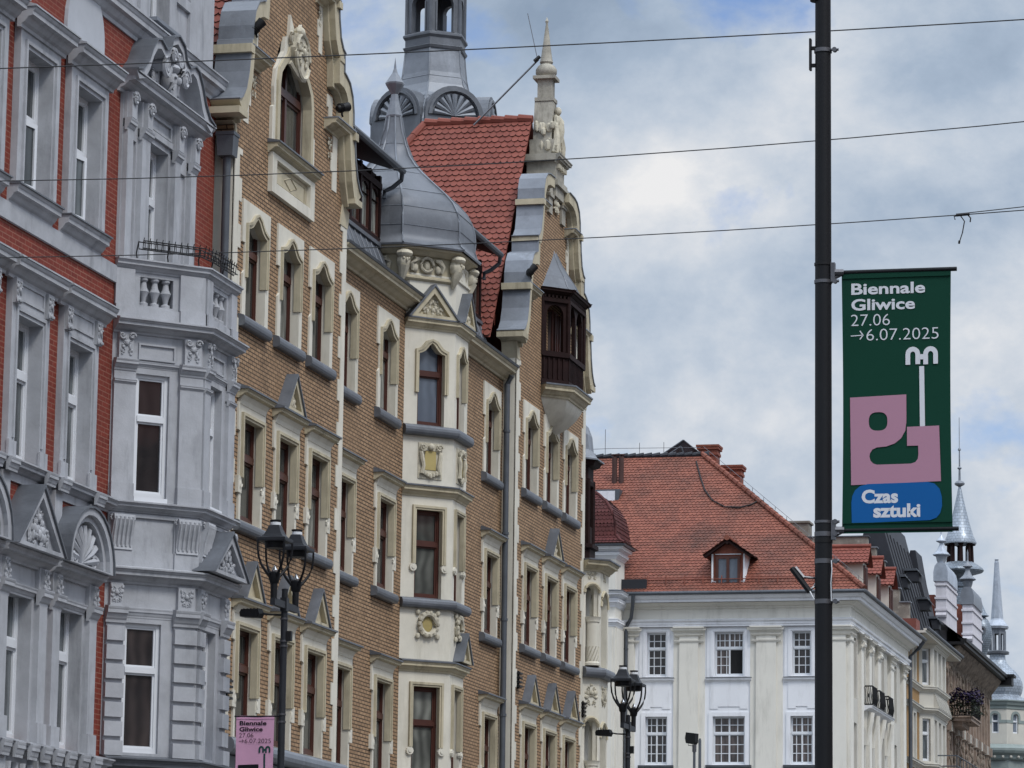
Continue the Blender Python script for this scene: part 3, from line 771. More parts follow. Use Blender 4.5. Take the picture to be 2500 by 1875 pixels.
        for u0, u1 in ((.05, .42), (L - .42, L - .02)):
            n = 8
            prof = [(.02, 9.48), (.17, 9.46), (.19, 9.38), (.14, 9.26), (.10, 9.12), (.08, 8.98), (.10, 8.9), (.02, 8.9)]
            pz.mould(u0, u1, prof)
            for q in range(5):
                uu = u0 + (u1 - u0) * (q + .5) / 5
                pz.tube([(uu, 9.42, .18), (uu, 9.28, .155), (uu, 9.12, .11), (uu, 8.95, .085)], .024, 5, local=True)
            pz.scroll(u0 + .02, 9.4, .10, .07, 1.2, 1, .02)
            pz.box(u0 - .02, u1 + .02, 8.62, 8.9, .03, .08)
        pz.build('bracket_zone', 'grey_stucco', B)
        # rusticated piers, first storey
        ru = MB(G)
        for u0, u1 in (((.02, .34) if fi == 0 else (.0, .30)), ((L - .40, L - .0) if fi == 0 else (L - .34, L))):
            z = 5.58; hb = (7.72 - 5.58) / 7
            for q in range(7):
                ru.prism([(u0, z + .02), (u1, z + .02), (u1, z + hb - .05), (u0, z + hb - .05)], -.01, .10 if q else .13); z += hb
            ru.box(u0 + .006, u1 - .006, 5.59, 7.73, -.01, .04)
            ru.mould(u0 - .02, u1 + .02, corn(7.72, 7.98, .11, .06)); ru.box(u0 + .05, u1 - .05, 7.98, 8.36, -.01, .08)
        ru.mould(.3, L - .3, corn(7.82, 7.98, .05, .0))
        ru.build('rusticated_pier', 'grey_stucco', B)
        cv = MB(G)
        for u0, u1 in ((.02, .34), (L - .38, L - .02)):
            uc = (u0 + u1) / 2; cv.relief(uc - .12, uc + .12, 8.0, 8.34, .08, 23, 9, 1.1)
        cv.build('capital_carving', 'grey_stucco', B, True)
        # balcony parapet
        pp = MB(G); hb = [rect(.46, 1.06, 12.93, 13.40)] if fi == 0 else [rect(.40, L - .40, 12.93, 13.40)]
        pp.prism(rect(0, L, 12.66, 13.5), -.28, 0.0, hb, rec=-.2, back=False); pp.box(0.02, L - .02, 12.66, 13.5, -.3, -.22)
        pp.box(-.0, L, 12.66, 12.88, -.01, .05)
        for u0, u1 in ((.0, .34), (L - .46, L)) if fi == 0 else ((.0, .3), (L - .3, L)): pp.box(u0, u1, 12.66, 13.5, -.01, .06); pp.box(u0, u1, 12.66, 12.90, -.01, .09)
        pp.build('parapet', 'grey_stucco', B)
        h0, h1 = hb[0][0][0], hb[0][1][0]; nb = 3
        for q in range(nb):
            uu = h0 + (h1 - h0) * (q + .5) / nb; bl = MB(G)
            bl.tube([(uu, 12.93, -.08), (uu, 12.98, -.08), (uu, 13.0, -.08), (uu, 13.08, -.08), (uu, 13.17, -.08), (uu, 13.24, -.08), (uu, 13.33, -.08), (uu, 13.36, -.08), (uu, 13.41, -.08)],
                    [.08, .08, .04, .055, .095, .06, .045, .075, .075], 10, local=True)
            bl.build('baluster', 'grey_stucco', B, True)
    m = MB(); m.sweep(P, corn(12.44, 12.64, .24)); m.sweep(P, [(-.02, 12.63), (.26, 12.64), (.26, 12.665), (-.02, 12.72)]); m.build('bay_cornice', 'grey_stucco', B)
    m = MB(); m.sweep(P, corn(9.52, 9.66, .17)); m.sweep(P, [(-.02, 9.655), (.19, 9.66), (.19, 9.685), (-.02, 9.72)]); m.build('bay_sill_course', 'grey_stucco', B)
    m = MB(); m.sweep(P, corn(8.36, 8.58, .22)); m.sweep(P, [(-.02, 8.575), (.24, 8.58), (.24, 8.605), (-.02, 8.66)]); m.build('bay_lower_cornice', 'grey_stucco', B)
    m = MB(); m.sweep(P, corn(5.30, 5.54, .2)); m.sweep(P, [(-.02, 5.535), (.24, 5.54), (.24, 5.565), (-.02, 5.62)]); m.build('bay_base_cornice', 'lead', B)
    m = MB(); m.sweep(P, corn(13.47, 13.64, .13)); m.sweep(P, [(-.32, 13.63), (.15, 13.64), (.15, 13.665), (-.32, 13.70)]); m.build('parapet_coping', 'grey_stucco', B)
    leadtri(faces[1][0], .80, .92, 8.64, 9.36, .34, B, 'grey_stucco', 31, 'lead', 'grey_stucco')
    # ---- balcony door aedicule
    A = MB(F)
    A.prism(rect(55.6, 59.24, 13.62, 16.45), -.01, .05, [rect(56.9, 57.95, 13.63, 15.92), rect(55.94, 56.3, 13.7, 15.75), rect(58.4, 58.86, 13.7, 15.75)], rec=-.2)
    for u0, u1 in ((55.62, 55.9), (56.36, 56.76), (58.06, 58.34), (58.92, 59.2)):
        A.box(u0, u1, 13.62, 15.86, .04, .14); A.mould(u0 - .03, u1 + .03, corn(15.80, 16.0, .09, .12)); A.box(u0, u1, 16.0, 16.45, .04, .12)
    A.box(55.92, 56.32, 13.62, 15.8, -.25, .008); A.box(58.38, 58.88, 13.62, 15.8, -.25, .008)
    A.box(56.78, 58.04, 16.02, 16.12, .04, .1); A.prism(rect(56.82, 58.0, 16.14, 16.4), .04, .09, [rect(56.88, 57.94, 16.18, 16.36)])
    ad = A.build('door_surround', 'grey_stucco', B)
    k = MB(F)
    for u in (55.76, 56.56, 58.2, 59.06):
        k.prism([(u - .12, 16.02), (u + .12, 16.02), (u + .13, 16.44), (u - .13, 16.44)], .1, .2); k.scroll(u, 16.34, .22, .12, 1.6, 1, .035); k.scroll(u, 16.1, .18, .07, 1.3, -1, .025)
    k.build('volute_console', 'grey_stucco', ad, True)
    k = MB(F); k.mould(55.42, 59.5, corn(16.42, 16.72, .36, .0)); k.mould(55.42, 59.5, [(0, 16.72), (.38, 16.725), (.38, 16.75), (0, 16.8)]); k.build('entablature', 'grey_stucco', ad)
    # broken scroll pediment with a bearded mask
    c = 57.38; out, inn = [], []
    prof = [(-2.05, 16.74), (-1.75, 16.82), (-1.5, 17.02), (-1.3, 17.3), (-1.1, 17.48), (-.9, 17.52), (-.62, 17.42), (-.42, 17.50), (-.3, 17.72), (0, 17.82)]
    full = prof + [(-u, z) for u, z in prof[-2::-1]]
    k = MB(F)
    for i in range(len(full) - 1):
        (a, za), (b, zb) = full[i], full[i + 1]; t = .13
        k.prism([(c + a, za), (c + b, zb), (c + b * .93, zb - t), (c + a * .93, za - t)], .0, .36, back=True)
    k.prism([(c + u * .93, max(z - .1, 16.72)) for u, z in full], -.02, .07)
    pd = k.build('scroll_pediment', 'grey_stucco', ad)
    k = MB(F)
    for i in range(len(full) - 1):
        (a, za), (b, zb) = full[i], full[i + 1]
        k.prism([(c + a, za), (c + b, zb), (c + b, zb + .03), (c + a, za + .03)], -.02, .4, back=True)
    k.build('pediment_flashing', 'lead', pd)
    k = MB(F)
    for u, z, s2 in ((-.5, 17.2, -1), (.5, 17.2, 1), (-.15, 17.45, 1), (.15, 17.45, -1)):
        k.scroll(c + u, z, .34, .2 if abs(u) > .3 else .13, 1.8, s2, .045)
        k.tube([(c + u, z, .05), (c + u, z, .36)], .10, 8, local=True)
    k.ball((c, 17.05, .22), .17, (.85, 1.2, .95), local=True, N=10, M=8)     # mask
    k.ball((c, 17.04, .40), .045, (.8, 1.5, 1), local=True); k.ball((c, 17.26, .24), .17, (1.05, .55, 1), local=True)
    for sg in (-1, 1): k.ball((c + sg * .07, 17.1, .365), .035, (1.2, .6, .7), local=True)
    for q in range(9):
        a = -1.2 + 2.4 * q / 8; k.tube([(c + .11 * math.sin(a), 16.98, .32), (c + .17 * math.sin(a), 16.85, .3), (c + .13 * math.sin(a), 16.76, .3)], [.05, .045, .02], 6, local=True)
    k.relief(c - .75, c - .22, 16.76, 17.15, .12, 41, 10); k.relief(c + .22, c + .75, 16.76, 17.15, .12, 42, 10)
    k.build('bearded_mask_carving', 'grey_stucco', pd, True)
    sash(F, 56.88, 57.97, 13.62, 15.92, -.17, B, 'white_frame', 'glass_grey_house', tr=.62, name='balcony_door')
    return B
red_tenement()

# corner downpipe with hopper between the two brick tenements
def pipe_run(name, label, pts, r, mat='zinc_pipe', hopper=None, collars=()):
    t = thing(name, label, 'downpipe', (pts[0][0], pts[0][1], 0))
    MB().tube(pts, r, 10).build('pipe', mat, t, True)
    if hopper:
        x, y, z, wd, h = hopper; m = MB()
        m.lathe((x, y), [(.02, z - .02), (wd * .62, z), (wd * .70, z + h), (wd * .76, z + h + .01), (wd * .76, z + h + .07), (.02, z + h + .07)], 4, 45); m.build('hopper', mat, t)
    for (x, y, z) in collars: MB().tube([(x, y, z - .03), (x, y, z + .03)], r * 1.25, 10).build('collar', mat, t)
    return t
pipe_run('downpipe', 'dark grey downpipe with square hopper between the red and the tan brick houses', [(-19.78, 60.62, 0), (-19.78, 60.62, 16.5)], .075, hopper=(-19.78, 60.62, 16.5, .32, .36), collars=[(-19.78, 60.62, z) for z in (14.6, 11.6, 8.6)])
# wire planter rack on the balcony
def planter_rack():
    t = thing('planter_rack', 'empty black wire planter rack hooked on the grey bay parapet', 'planter rack', (-19.3, 56.4, 13.7))
    path = [(-19.72, 55.92), (-18.92, 56.72), (-18.86, 57.25), (-18.86, 58.3)]
    rails = MB(); ribs = MB()
    for d, z in ((.0, 13.98), (.16, 13.98), (.02, 13.86), (.14, 13.86)):
        rails.tube([(x + d * .7, y - d * .5, z) for x, y in path], .011, 5)
    rails.build('rail', 'black_iron', t)
    k = 0
    for i in range(3):
        (x0, y0), (x1, y1) = path[i], path[i + 1]; L = math.hypot(x1 - x0, y1 - y0); n = max(2, int(L / .11))
        for q in range(n):
            f = q / n; x, y = x0 + (x1 - x0) * f, y0 + (y1 - y0) * f
            ribs.tube([(x, y, 14.0), (x + .01, y - .01, 13.86), (x + .1, y - .07, 13.84), (x + .115, y - .08, 13.98), (x + .13, y - .09, 14.03)], .008, 4)
            if q % 5 == 0: ribs.tube([(x, y, 13.98), (x - .05, y + .04, 13.8), (x - .02, y + .02, 13.68)], .012, 4)
    ribs.build('wire_rib', 'black_iron', t)
planter_rack()

# ------------------------------------------------------------------ tan brick tenement with two gables
def quoin(m, u, sg, z0, z1, w1=.26, w2=.42, h=.42, n0=-.02, n1=.018):
    """toothed stone strip along the edge u, teeth pointing to sg"""
    pts = [(u, z0)]; z = z0; k = 0; side = []
    while z < z1 - .05:
        zt = min(z1, z + h); ww = (w1, w2)[k % 2]; side += [(u + sg * ww, z), (u + sg * ww, zt)]; z = zt; k += 1
    pts = [(u, z0)] + side + [(u, z1)]
    m.prism(pts, n0, n1)
COPE = [(3.98, 17.34), (3.80, 17.42), (3.62, 17.62), (3.48, 17.95), (3.40, 18.35), (3.36, 18.58), (3.30, 18.60), (3.28, 18.85), (3.18, 19.15), (2.98, 19.37), (2.72, 19.46), (2.58, 19.49),
        (2.56, 19.84), (2.64, 19.87), (2.46, 19.93), (2.28, 20.1), (2.16, 20.45), (2.10, 20.88), (2.04, 20.90), (2.02, 21.15), (1.90, 21.42), (1.65, 21.60), (1.35, 21.66), (.80, 21.68)]
COPI = [(3.60, 17.10), (3.50, 17.20), (3.33, 17.5), (3.20, 17.9), (3.12, 18.35), (3.08, 18.50), (3.02, 18.54), (3.00, 18.80), (2.92, 19.02), (2.80, 19.14), (2.62, 19.20), (2.32, 19.22),
        (2.28, 19.70), (2.30, 19.72), (2.20, 19.78), (2.02, 20.0), (1.90, 20.4), (1.84, 20.80), (1.78, 20.82), (1.76, 21.05), (1.66, 21.24), (1.50, 21.36), (1.25, 21.42), (.80, 21.44)]
def tan_tenement():
    FM, FG = Fr((-20, 0), 90), Fr((-19.7, 0), 90)
    B = thing('brick_tenement', 'long tan brick tenement with cream stone trim, two curved gables and a domed bay', 'building', (-25, 75, 0))
    GL = 'glass_brown_house'; WW = 'window_wood'
    # window axes: (frame, centre, column kind)
    g1 = [62.12, 64.25, 66.32]; mid = [69.2, 72.25, 81.36]; g2 = [84.05, 86.23, 88.35]
    G1, G2 = (60.8, 68.0), (82.5, 90.1)
    def hole_list(cs): 
        h = []
        for c in cs: h += [ogee(c, .62, 13.8, 15.46, 15.74), rect(c - .62, c + .62, 10.16, 12.04), rect(c - .62, c + .62, 6.34, 8.32)]
        return h
    MB(FM).prism(rect(68.0, 82.5, 6.1, 16.34), -.4, 0, hole_list(mid), rec=-.24).build('wall', 'tan_brick', B)
    for (a, b), cs, c, nm in ((G1, g1, 64.2, 0), (G2, g2, 86.1, 1)):
        inn = [(c + t * .985, z - .02) for t, z in COPI]; inl = [(c - t * .985, z - .02) for t, z in COPI]
        out = [(a, 6.1), (b, 6.1), (b, 16.9)] + inn + inl[::-1] + [(a, 16.9)]
        hl = hole_list(cs)
        if nm == 0: hl.append(arch(64.15, 1.08, 17.32, 18.55, 12))
        MB(FG).prism(out, -.34, 0, hl, rec=-.24, back=True).build('gable_wall', 'tan_brick', B)
        # coping with curled ends
        cp = MB(FG); fl = MB(FG)
        for sg in (1, -1):
            dz = .10 if nm == 0 else .0; o_ = [(c + sg * t, z + dz) for t, z in COPE]; i_ = [(c + sg * t, z + dz) for t, z in COPI]
            for k in range(len(COPE) - 1):
                cp.prism([o_[k], o_[k + 1], i_[k + 1], i_[k]], -.36, .24, back=True)
                q = [(o_[k][0] + sg * .022, o_[k][1] + .02), (o_[k + 1][0] + sg * .022, o_[k + 1][1] + .02)]
                fl.prism([o_[k], o_[k + 1], q[1], q[0]], -.39, .27, back=True)
                # moulded inner rim, stepped back
                mid_ = lambda p, q2, f: (p[0] + (q2[0] - p[0]) * f, p[1] + (q2[1] - p[1]) * f)
                cp.prism([mid_(o_[k], i_[k], .8), mid_(o_[k + 1], i_[k + 1], .8), mid_(o_[k + 1], i_[k + 1], 1.3), mid_(o_[k], i_[k], 1.3)], -.1, .12, back=True)
            # corbel under the curl
            e = a if sg < 0 else b
            cp.prism([(e, 16.75), (e + sg * .06, 16.9), (e + sg * .1, 17.1), (c + sg * 3.7, 17.14), (c + sg * 3.45, 17.2), (c + sg * 3.3, 16.75)], -.34, .03, back=True)
            # ledges on the brickwork at the joints of the curve
            for t0, t1, zz in ((2.1, 3.36, 18.5), (1.35, 2.12, 20.80)):
                u0, u1 = sorted((c + sg * t0, c + sg * t1))
                cp.mould(u0, u1, corn(zz - .12, zz + .08, .28)); fl.box(u0 - .01, u1 + .02, zz + .081, zz + .105, -.39, .30)
            u0, u1 = sorted((c + sg * 3.3, c + sg * 3.52)); cp.box(u0, u1, 18.42, 18.575, -.41, .30)
            u0, u1 = sorted((c + sg * 2.0, c + sg * 2.22)); cp.box(u0, u1, 20.74, 20.875, -.41, .30)
            u0, u1 = sorted((c + sg * 3.5, c + sg * 4.0)); cp.box(u0, u1, 17.2, 17.32, -.39, .26)
            u0, u1 = sorted((c + sg * 2.3, c + sg * 2.62)); cp.box(u0, u1, 19.76, 19.85, -.39, .26)
        cpo = cp.build('gable_coping', 'cream_moulding', B); fl.build('coping_flashing', 'lead_pale', cpo)
        q = MB(FG)
        for sg, e in ((1, a), (-1, b)): quoin(q, e, sg, 6.15, 16.76)
        for sg in (-1, 1):                    # toothed margin along the curve
            e = c + sg * 3.12
            quoin(q, c + sg * 3.0, -sg, 17.3, 18.4, .3, .42, .36); quoin(q, c + sg * 1.82, -sg, 19.75, 20.7, .22, .32, .32); quoin(q, c + sg * 2.6, -sg, 18.6, 19.1, .25, .35, .25)
        q.box(a - .004, a + .3, 6.12, 16.9, -.40, -.021)          # plain return
        q.build('quoin', 'cream_stone', B)
        p = MB(FG)
        for sg in (-1, 1): p.relief(c + sg * 2.45 - .12, c + sg * 2.45 + .12, 17.75, 18.36, .02, 3, 8); p.relief(c + sg * 1.6 - .1, c + sg * 1.6 + .1, 20.2, 20.66, .02, 4, 7)
        p.build('pendant_carving', 'carved_stone', B, True)
        # pedestal, sculpted group and obelisk
        x = c + .28; pd = MB(FG)
        pd.box(x - .45, x + .45, 21.4, 22.28, -.62, .12); pd.box(x - .52, x + .52, 21.66, 21.8, -.70, .19); pd.mould(x - .45, x + .45, corn(22.22, 22.42, .16, .12), .9)
        pd.box(x - .58, x + .58, 22.28, 22.44, -.74, .22); pd.box(x - .36, x + .36, 22.44, 22.85, -.58, .05)
        pd.prism([(x - .33, 22.85), (x + .33, 22.85), (x + .19, 23.9), (x - .19, 23.9)], -.5, -.04, back=True)
        pd.box(x - .22, x + .22, 23.86, 23.95, -.5, -.02); pd.box(x - .17, x + .17, 23.95, 24.42, -.44, -.08); pd.box(x - .27, x + .27, 24.42, 24.5, -.54, .02)
        for sg in (-1, 1):
            a0, a1 = sorted((x + sg * .52, x + sg * .92)); pd.box(a0, a1, 20.9, 21.72, -.4, .06); pd.box(a0 - .05, a1 + .05, 21.72, 21.82, -.45, .12); pd.box(a0 - .02, a1 + .02, 21.3, 21.38, -.42, .10)
        px, py, _ = FG(x, 0, -.26)
        po = pd.build('gable_pedestal', 'weathered_stone', B)
        sp = MB(); sp.lathe((px, py), [(.14, 24.5), (.22, 24.53), (.27, 24.6), (.27, 24.68), (.21, 24.78), (.14, 24.83), (.17, 24.88), (.145, 24.98), (.10, 25.3), (.06, 25.62), (.025, 25.88), (.045, 25.93), (.0, 26.05)], 12)
        sp.build('obelisk_finial', 'weathered_stone', po, True)
        g = MB(FG); R = random.Random(5)
        for sg in (-1, 1):
            g.tube([(x + sg * .34, 22.5, .06), (x + sg * .3, 22.75, .1), (x + sg * .22, 23.15, .06), (x + sg * .12, 23.5, .02)], [.10, .09, .07, .04], 7, local=True)
            g.scroll(x + sg * .33, 22.62, .1, .13, 1.4, sg, .035)
        g.tube([(x, 22.85, .04), (x - .04, 23.1, .1), (x + .02, 23.35, .08), (x, 23.5, .04)], [.14, .13, .12, .06], 8, local=True)
        g.ball((x, 23.62, .05), .10, (.9, 1.15, .9), local=True)
        for k in range(16): g.ball((x + R.uniform(-.26, .26), R.uniform(22.6, 23.4), .03 + R.uniform(0, .06)), R.uniform(.04, .09), (1, 1.5, .8), local=True, N=6, M=4)
        for k in range(10): g.ball((x + .3 + R.uniform(-.03, .08), R.uniform(22.5, 23.3), R.uniform(-.45, .0)), R.uniform(.05, .1), (.8, 1.5, 1), local=True, N=6, M=4)
        for k in range(12): g.ball((x - .3 - R.uniform(-.03, .08), R.uniform(22.6, 23.3), R.uniform(-.45, .0)), R.uniform(.05, .1), (.8, 1.5, 1), local=True, N=6, M=4)
        g.build('sculpted_group', 'carved_stone', po, True)
        dc = MB(FG); dc.relief(x - .3, x + .3, 21.0, 21.42, .02, 8, 9)
        for u in (-.36, -.18, 0, .18, .36): dc.box(x + u - .05, x + u + .05, 22.1, 22.2, .12, .2)
        dc.build('garland_carving', 'carved_stone', po, True)
    # ---- windows of the three upper storeys
    axes = [(FG, c, 'g') for c in g1] + [(FM, c, 'm') for c in mid] + [(FG, c, 'g') for c in g2]
    for i, (F, c, kind) in enumerate(axes):
        # ogee-headed top storey
        wd = sash(F, c - .61, c + .61, 13.8, 15.72, -.135, B, WW, GL, tr=.66)
        s = MB(F)
        z0 = 13.79
        outl = [(c - .78, z0), (c + .78, z0), (c + .78, 14.55), (c + .68, 14.62), (c + .68, 15.12), (c + .82, 15.12), (c + .82, 15.90), (c - .82, 15.90), (c - .82, 15.12), (c - .68, 15.12), (c - .68, 14.62), (c - .78, 14.55)]
        op = ogee(c, .58, z0 + .005, 15.42, 15.71)
        s.prism(outl, -.02, .035, [op], rec=-.235); so = s.build('surround', 'cream_stone', wd)
        mo = MB(F); o1 = ogee(c, .555, 14.5, 15.40, 15.68); mo.prism(ushape(grow(o1, c, .06), o1), -.07, .062); mo.prism(ushape(grow(o1, c, .09), grow(o1, c, .05)), .0, .085)
        mo.build('moulding', 'cream_moulding', so)
        s = MB(F); s.mould(c - .90, c + .76, roundsill(13.58, 13.79, .14)); s.build('sill', 'lead', wd)
        # corniced middle storey
        wd = sash(F, c - .61, c + .61, 10.16, 12.0, -.105, B, WW, GL, tr=.64)
        s = MB(F); outl = [(c - .70, 10.15), (c + .70, 10.15), (c + .70, 11.72), (c + .80, 11.74), (c + .80, 12.24), (c - .80, 12.24), (c - .80, 11.74), (c - .70, 11.72)]
        op = rect(c - .58, c + .58, 10.155, 11.99); s.prism(outl, -.02, .04, [op], rec=-.235)
        s.mould(c - .76, c + .76, [(0, 12.2), (.05, 12.2), (.07, 12.28), (.12, 12.36), (0, 12.38)])
        so = s.build('surround', 'cream_stone', wd)
        m2 = MB(F); o1 = rect(c - .555, c + .555, 10.9, 11.965); m2.prism(ushape(grow(o1, c, .06), o1), -.06, .07); m2.prism(ushape(grow(o1, c, .10), grow(o1, c, .045)), .0, .095); m2.build('moulding', 'cream_moulding', so)
        kn = MB(F)
        for sg in (-1, 1):
            kn.prism(rect(*sorted((c + sg * .60, c + sg * .80)), 10.62, 10.92), .0, .06); kn.ball((c + sg * .68, 10.76, .055), .05, (.8, 1.6, .5), local=True); kn.scroll(c + sg * .62, 10.79, .05, .075, 1.2, sg, .016)
        kn.build('carved_knob', 'cream_stone', so, True)
        h = MB(F); h.mould(c - .84, c + .84, corn(12.30, 12.45, .2, .02)); h.build('hood', 'cream_moulding', wd)
        h = MB(F); h.mould(c - .87, c + .87, [(-.02, 12.452), (.245, 12.452), (.245, 12.485), (-.02, 12.56)]); h.build('hood_flashing', 'lead', wd)
        if kind == 'g' and i % 3 == 1 and i != 3: leadtri(F, c, .56, 12.5, 13.18, .2, wd, 'cream_moulding', i, 'lead', 'carved_stone')
        s = MB(F); s.mould(c - .90, c + .76, roundsill(9.93, 10.13, .15)); s.build('sill', 'lead', wd)
        # lower storey with small lead gablets
        wd = sash(F, c - .61, c + .61, 6.34, 8.3, -.105, B, WW, GL, tr=.64)
        s = MB(F); outl = [(c - .68, 6.33), (c + .68, 6.33), (c + .68, 8.02), (c + .80, 8.04), (c + .80, 8.54), (c - .80, 8.54), (c - .80, 8.04), (c - .68, 8.02)]
        op = rect(c - .58, c + .58, 6.335, 8.28); s.prism(outl, -.02, .04, [op], rec=-.235)
        s.mould(c - .76, c + .76, [(0, 8.5), (.05, 8.5), (.07, 8.56), (.12, 8.64), (0, 8.66)])
        so = s.build('surround', 'cream_stone', wd)
        m2 = MB(F); o1 = rect(c - .555, c + .555, 7.1, 8.255); m2.prism(ushape(grow(o1, c, .06), o1), -.06, .07); m2.prism(ushape(grow(o1, c, .10), grow(o1, c, .045)), .0, .095); m2.build('moulding', 'cream_moulding', so)
        kn = MB(F)
        for sg in (-1, 1): kn.prism(rect(*sorted((c + sg * .60, c + sg * .82)), 6.85, 7.14), .0, .06); kn.ball((c + sg * .64, 6.98, .05), .055, (.7, 1.6, .5), local=True)
        kn.build('carved_knob', 'cream_stone', so, True)
        h = MB(F); h.mould(c - .84, c + .84, corn(8.58, 8.73, .2, .02)); h.build('hood', 'cream_moulding', wd)
        h = MB(F); h.mould(c - .87, c + .87, [(-.02, 8.732), (.245, 8.732), (.245, 8.765), (-.02, 8.84)]); h.build('hood_flashing', 'lead', wd)
        if kind == 'g': leadtri(F, c, .54, 8.78, 9.44, .17, wd, 'cream_moulding', i, 'lead', None)
    # shared lead ledge and lintel over the shops, ground floor
    m = MB(FG)
    for a, b in (G1, G2): m.mould(a, b, roundsill(6.0, 6.3, .28))
    m.build('shop_ledge', 'lead_pale', B)
    m = MB(FM); m.mould(68.02, 82.46, roundsill(5.95, 6.25, .3)); m.build('shop_ledge', 'lead_pale', B)
    gf = MB(FM); gh = [rect(u, u + 2.0, .5, 4.2) for u in (61.6, 65.0, 68.8, 72.0, 76.5, 79.6, 83.4, 86.6)]
    gf.prism(rect(60.8, 90.1, 0, 6.1), -.4, -.01, gh, rec=-.4); gf.build('ground_floor_wall', 'pale_plaster', B)
    for g in gh: sash(FM, g[0][0], g[1][0], .5, 4.2, -.2, B, 'dark_grey_paint', 'glass_dark', tr=.75, mid=True, name='shop_window')
    m = MB(); m.box(-20.9, -20.41, 0, 16.3, 60.9, 90.0); m.box(-36, -20.9, 0, 16.2, 60.9, 90.0); m.build('rear_block', 'interior_dark', B)
    # shop fascia
    m = MB(FG); m.box(61.0, 67.8, 5.1, 5.98, .02, .12); fo = m.build('shop_fascia', 'shop_sign', B)
    t = MB(FG); put_text(t, 'ANDRAS', 61.5, 5.42, .125, .42, .012, 4.4, 1.2); t.build('lettering', 'white_print', fo)
    # ---- big gable window with coat of arms (first gable)
    c = 64.15; wd = sash(FG, c - 1.03, c + 1.03, 17.34, 19.45, -.12, B, WW, 'glass_brown_house', tr=.55, mid=True, fw=.09, name='gable_window')
    s = MB(FG)
    outl = [(c - 1.36, 17.3), (c + 1.36, 17.3), (c + 1.36, 17.95), (c + 1.26, 18.0), (c + 1.3, 18.35), (c + 1.22, 18.7), (c + .95, 18.95), (c + .72, 19.15), (c + .66, 19.45), (c + .42, 19.5), (c + .36, 19.95), (c + .1, 19.7), (c - .1, 19.7), (c - .36, 19.95), (c - .42, 19.5), (c - .66, 19.45), (c - .72, 19.15), (c - .95, 18.95), (c - 1.22, 18.7), (c - 1.3, 18.35), (c - 1.26, 18.0), (c - 1.36, 17.95)]
    op = [(c - 1.0, 17.31), (c + 1.0, 17.31), (c + 1.0, 18.45), (c + .93, 18.7), (c + .72, 18.88), (c + .5, 19.02), (c + .36, 19.25), (c, 19.34), (c - .36, 19.25), (c - .5, 19.02), (c - .72, 18.88), (c - .93, 18.7), (c - 1.0, 18.45)]
    s.prism(outl, -.02, .06, [[(c + (p[0] - c) * 1.025, p[1] + (.03 if p[1] > 18 else .002)) for p in op]], rec=-.2); s.build('surround', 'cream_stone', wd)
    m2 = MB(FG); gop = [(c + (p[0] - c) * 1.16, 18.0 + (p[1] - 18.0) * (1.1 if p[1] > 18 else 1.0)) for p in op]; m2.prism(ushape(gop, op), -.08, .10); m2.build('moulding', 'cream_moulding', wd)
    sh = MB(FG); sh.prism([(c - .36, 19.6), (c + .36, 19.6), (c + .46, 19.3), (c + .34, 18.98), (c, 18.8), (c - .34, 18.98), (c - .46, 19.3)], .05, .2); sh.tube([(c + .42 * math.cos(a), 19.22 + .42 * math.sin(a), .2) for a in [2 * math.pi * k / 16 for k in range(17)]], .045, 6, local=True)
    sh.relief(c - .34, c + .34, 18.92, 19.55, .2, 12, 12, .8); sh.ball((c - .1, 19.66, .16), .14, (1.3, .8, .8), local=True); sh.scroll(c - .42, 19.5, .12, .15, 1.5, -1, .035); sh.scroll(c + .42, 19.5, .12, .15, 1.5, 1, .035)
    sh.tube([(c - .5, 19.0, .1), (c - .25, 18.84, .16), (c, 18.78, .18), (c + .25, 18.84, .16), (c + .5, 19.0, .1)], .05, 6, local=True)
    sh.build('coat_of_arms', 'carved_stone', wd, True)
    s = MB(FG); s.mould(c - 1.42, c + 1.40, corn(17.08, 17.26, .22)); s.build('sill', 'cream_moulding', wd)
    MB(FG).mould(c - 1.44, c + 1.42, [(-.02, 17.26), (.25, 17.262), (.25, 17.29), (-.02, 17.34)]).build('sill_flashing', 'lead', wd)
    s = MB(FG); s.prism(rect(c - 1.36, c + 1.36, 16.36, 17.10), -.02, .09, [rect(c - 1.08, c + 1.08, 16.56, 17.0)], rec=-.01); s.build('apron_frame', 'cream_stone', wd)
    s = MB(FG); s.box(c - 1.1, c + 1.1, 16.54, 17.02, -.1, .012)
    s.tube([(c - .95, 16.62, .014), (c - .2, 16.62, .014), (c + .9, 16.62, .014), (c + .9, 16.92, .014), (c - .95, 16.92, .014), (c - .95, 16.62, .014)], .014, 4, local=True)
    s.tube([(c - .4, 16.78, .014), (c, 16.66, .014), (c + .4, 16.78, .014), (c, 16.9, .014), (c - .4, 16.78, .014)], .014, 4, local=True); s.build('apron_panel', 'cream_moulding', wd)
    # ---- eaves of the middle part
    m = MB(FM); m.mould(68.02, 73.9, corn(16.22, 16.5, .36)); m.mould(76.3, 82.47, corn(16.22, 16.5, .36)); m.build('eaves_cornice', 'cream_moulding', B)
    m = MB(FM); m.mould(68.02, 73.85, [(-.3, 16.5), (.38, 16.502), (.40, 16.55), (-.3, 16.62)]); m.mould(76.3, 82.47, [(-.3, 16.5), (.38, 16.502), (.40, 16.55), (-.3, 16.62)]); m.build('eaves_gutter', 'zinc_pipe', B)
    # steep roof behind the eaves, dark timber dormers
    mr = MB(); mr.wface([(-20.3, 68, 16.55), (-20.3, 82.5, 16.55), (-23.5, 82.5, 20.6), (-23.5, 68, 20.6)]); mr.wface([(-23.5, 68, 20.6), (-23.5, 82.5, 20.6), (-36, 82.5, 17), (-36, 68, 17)]); mr.build('main_roof', 'clay_tile', B)
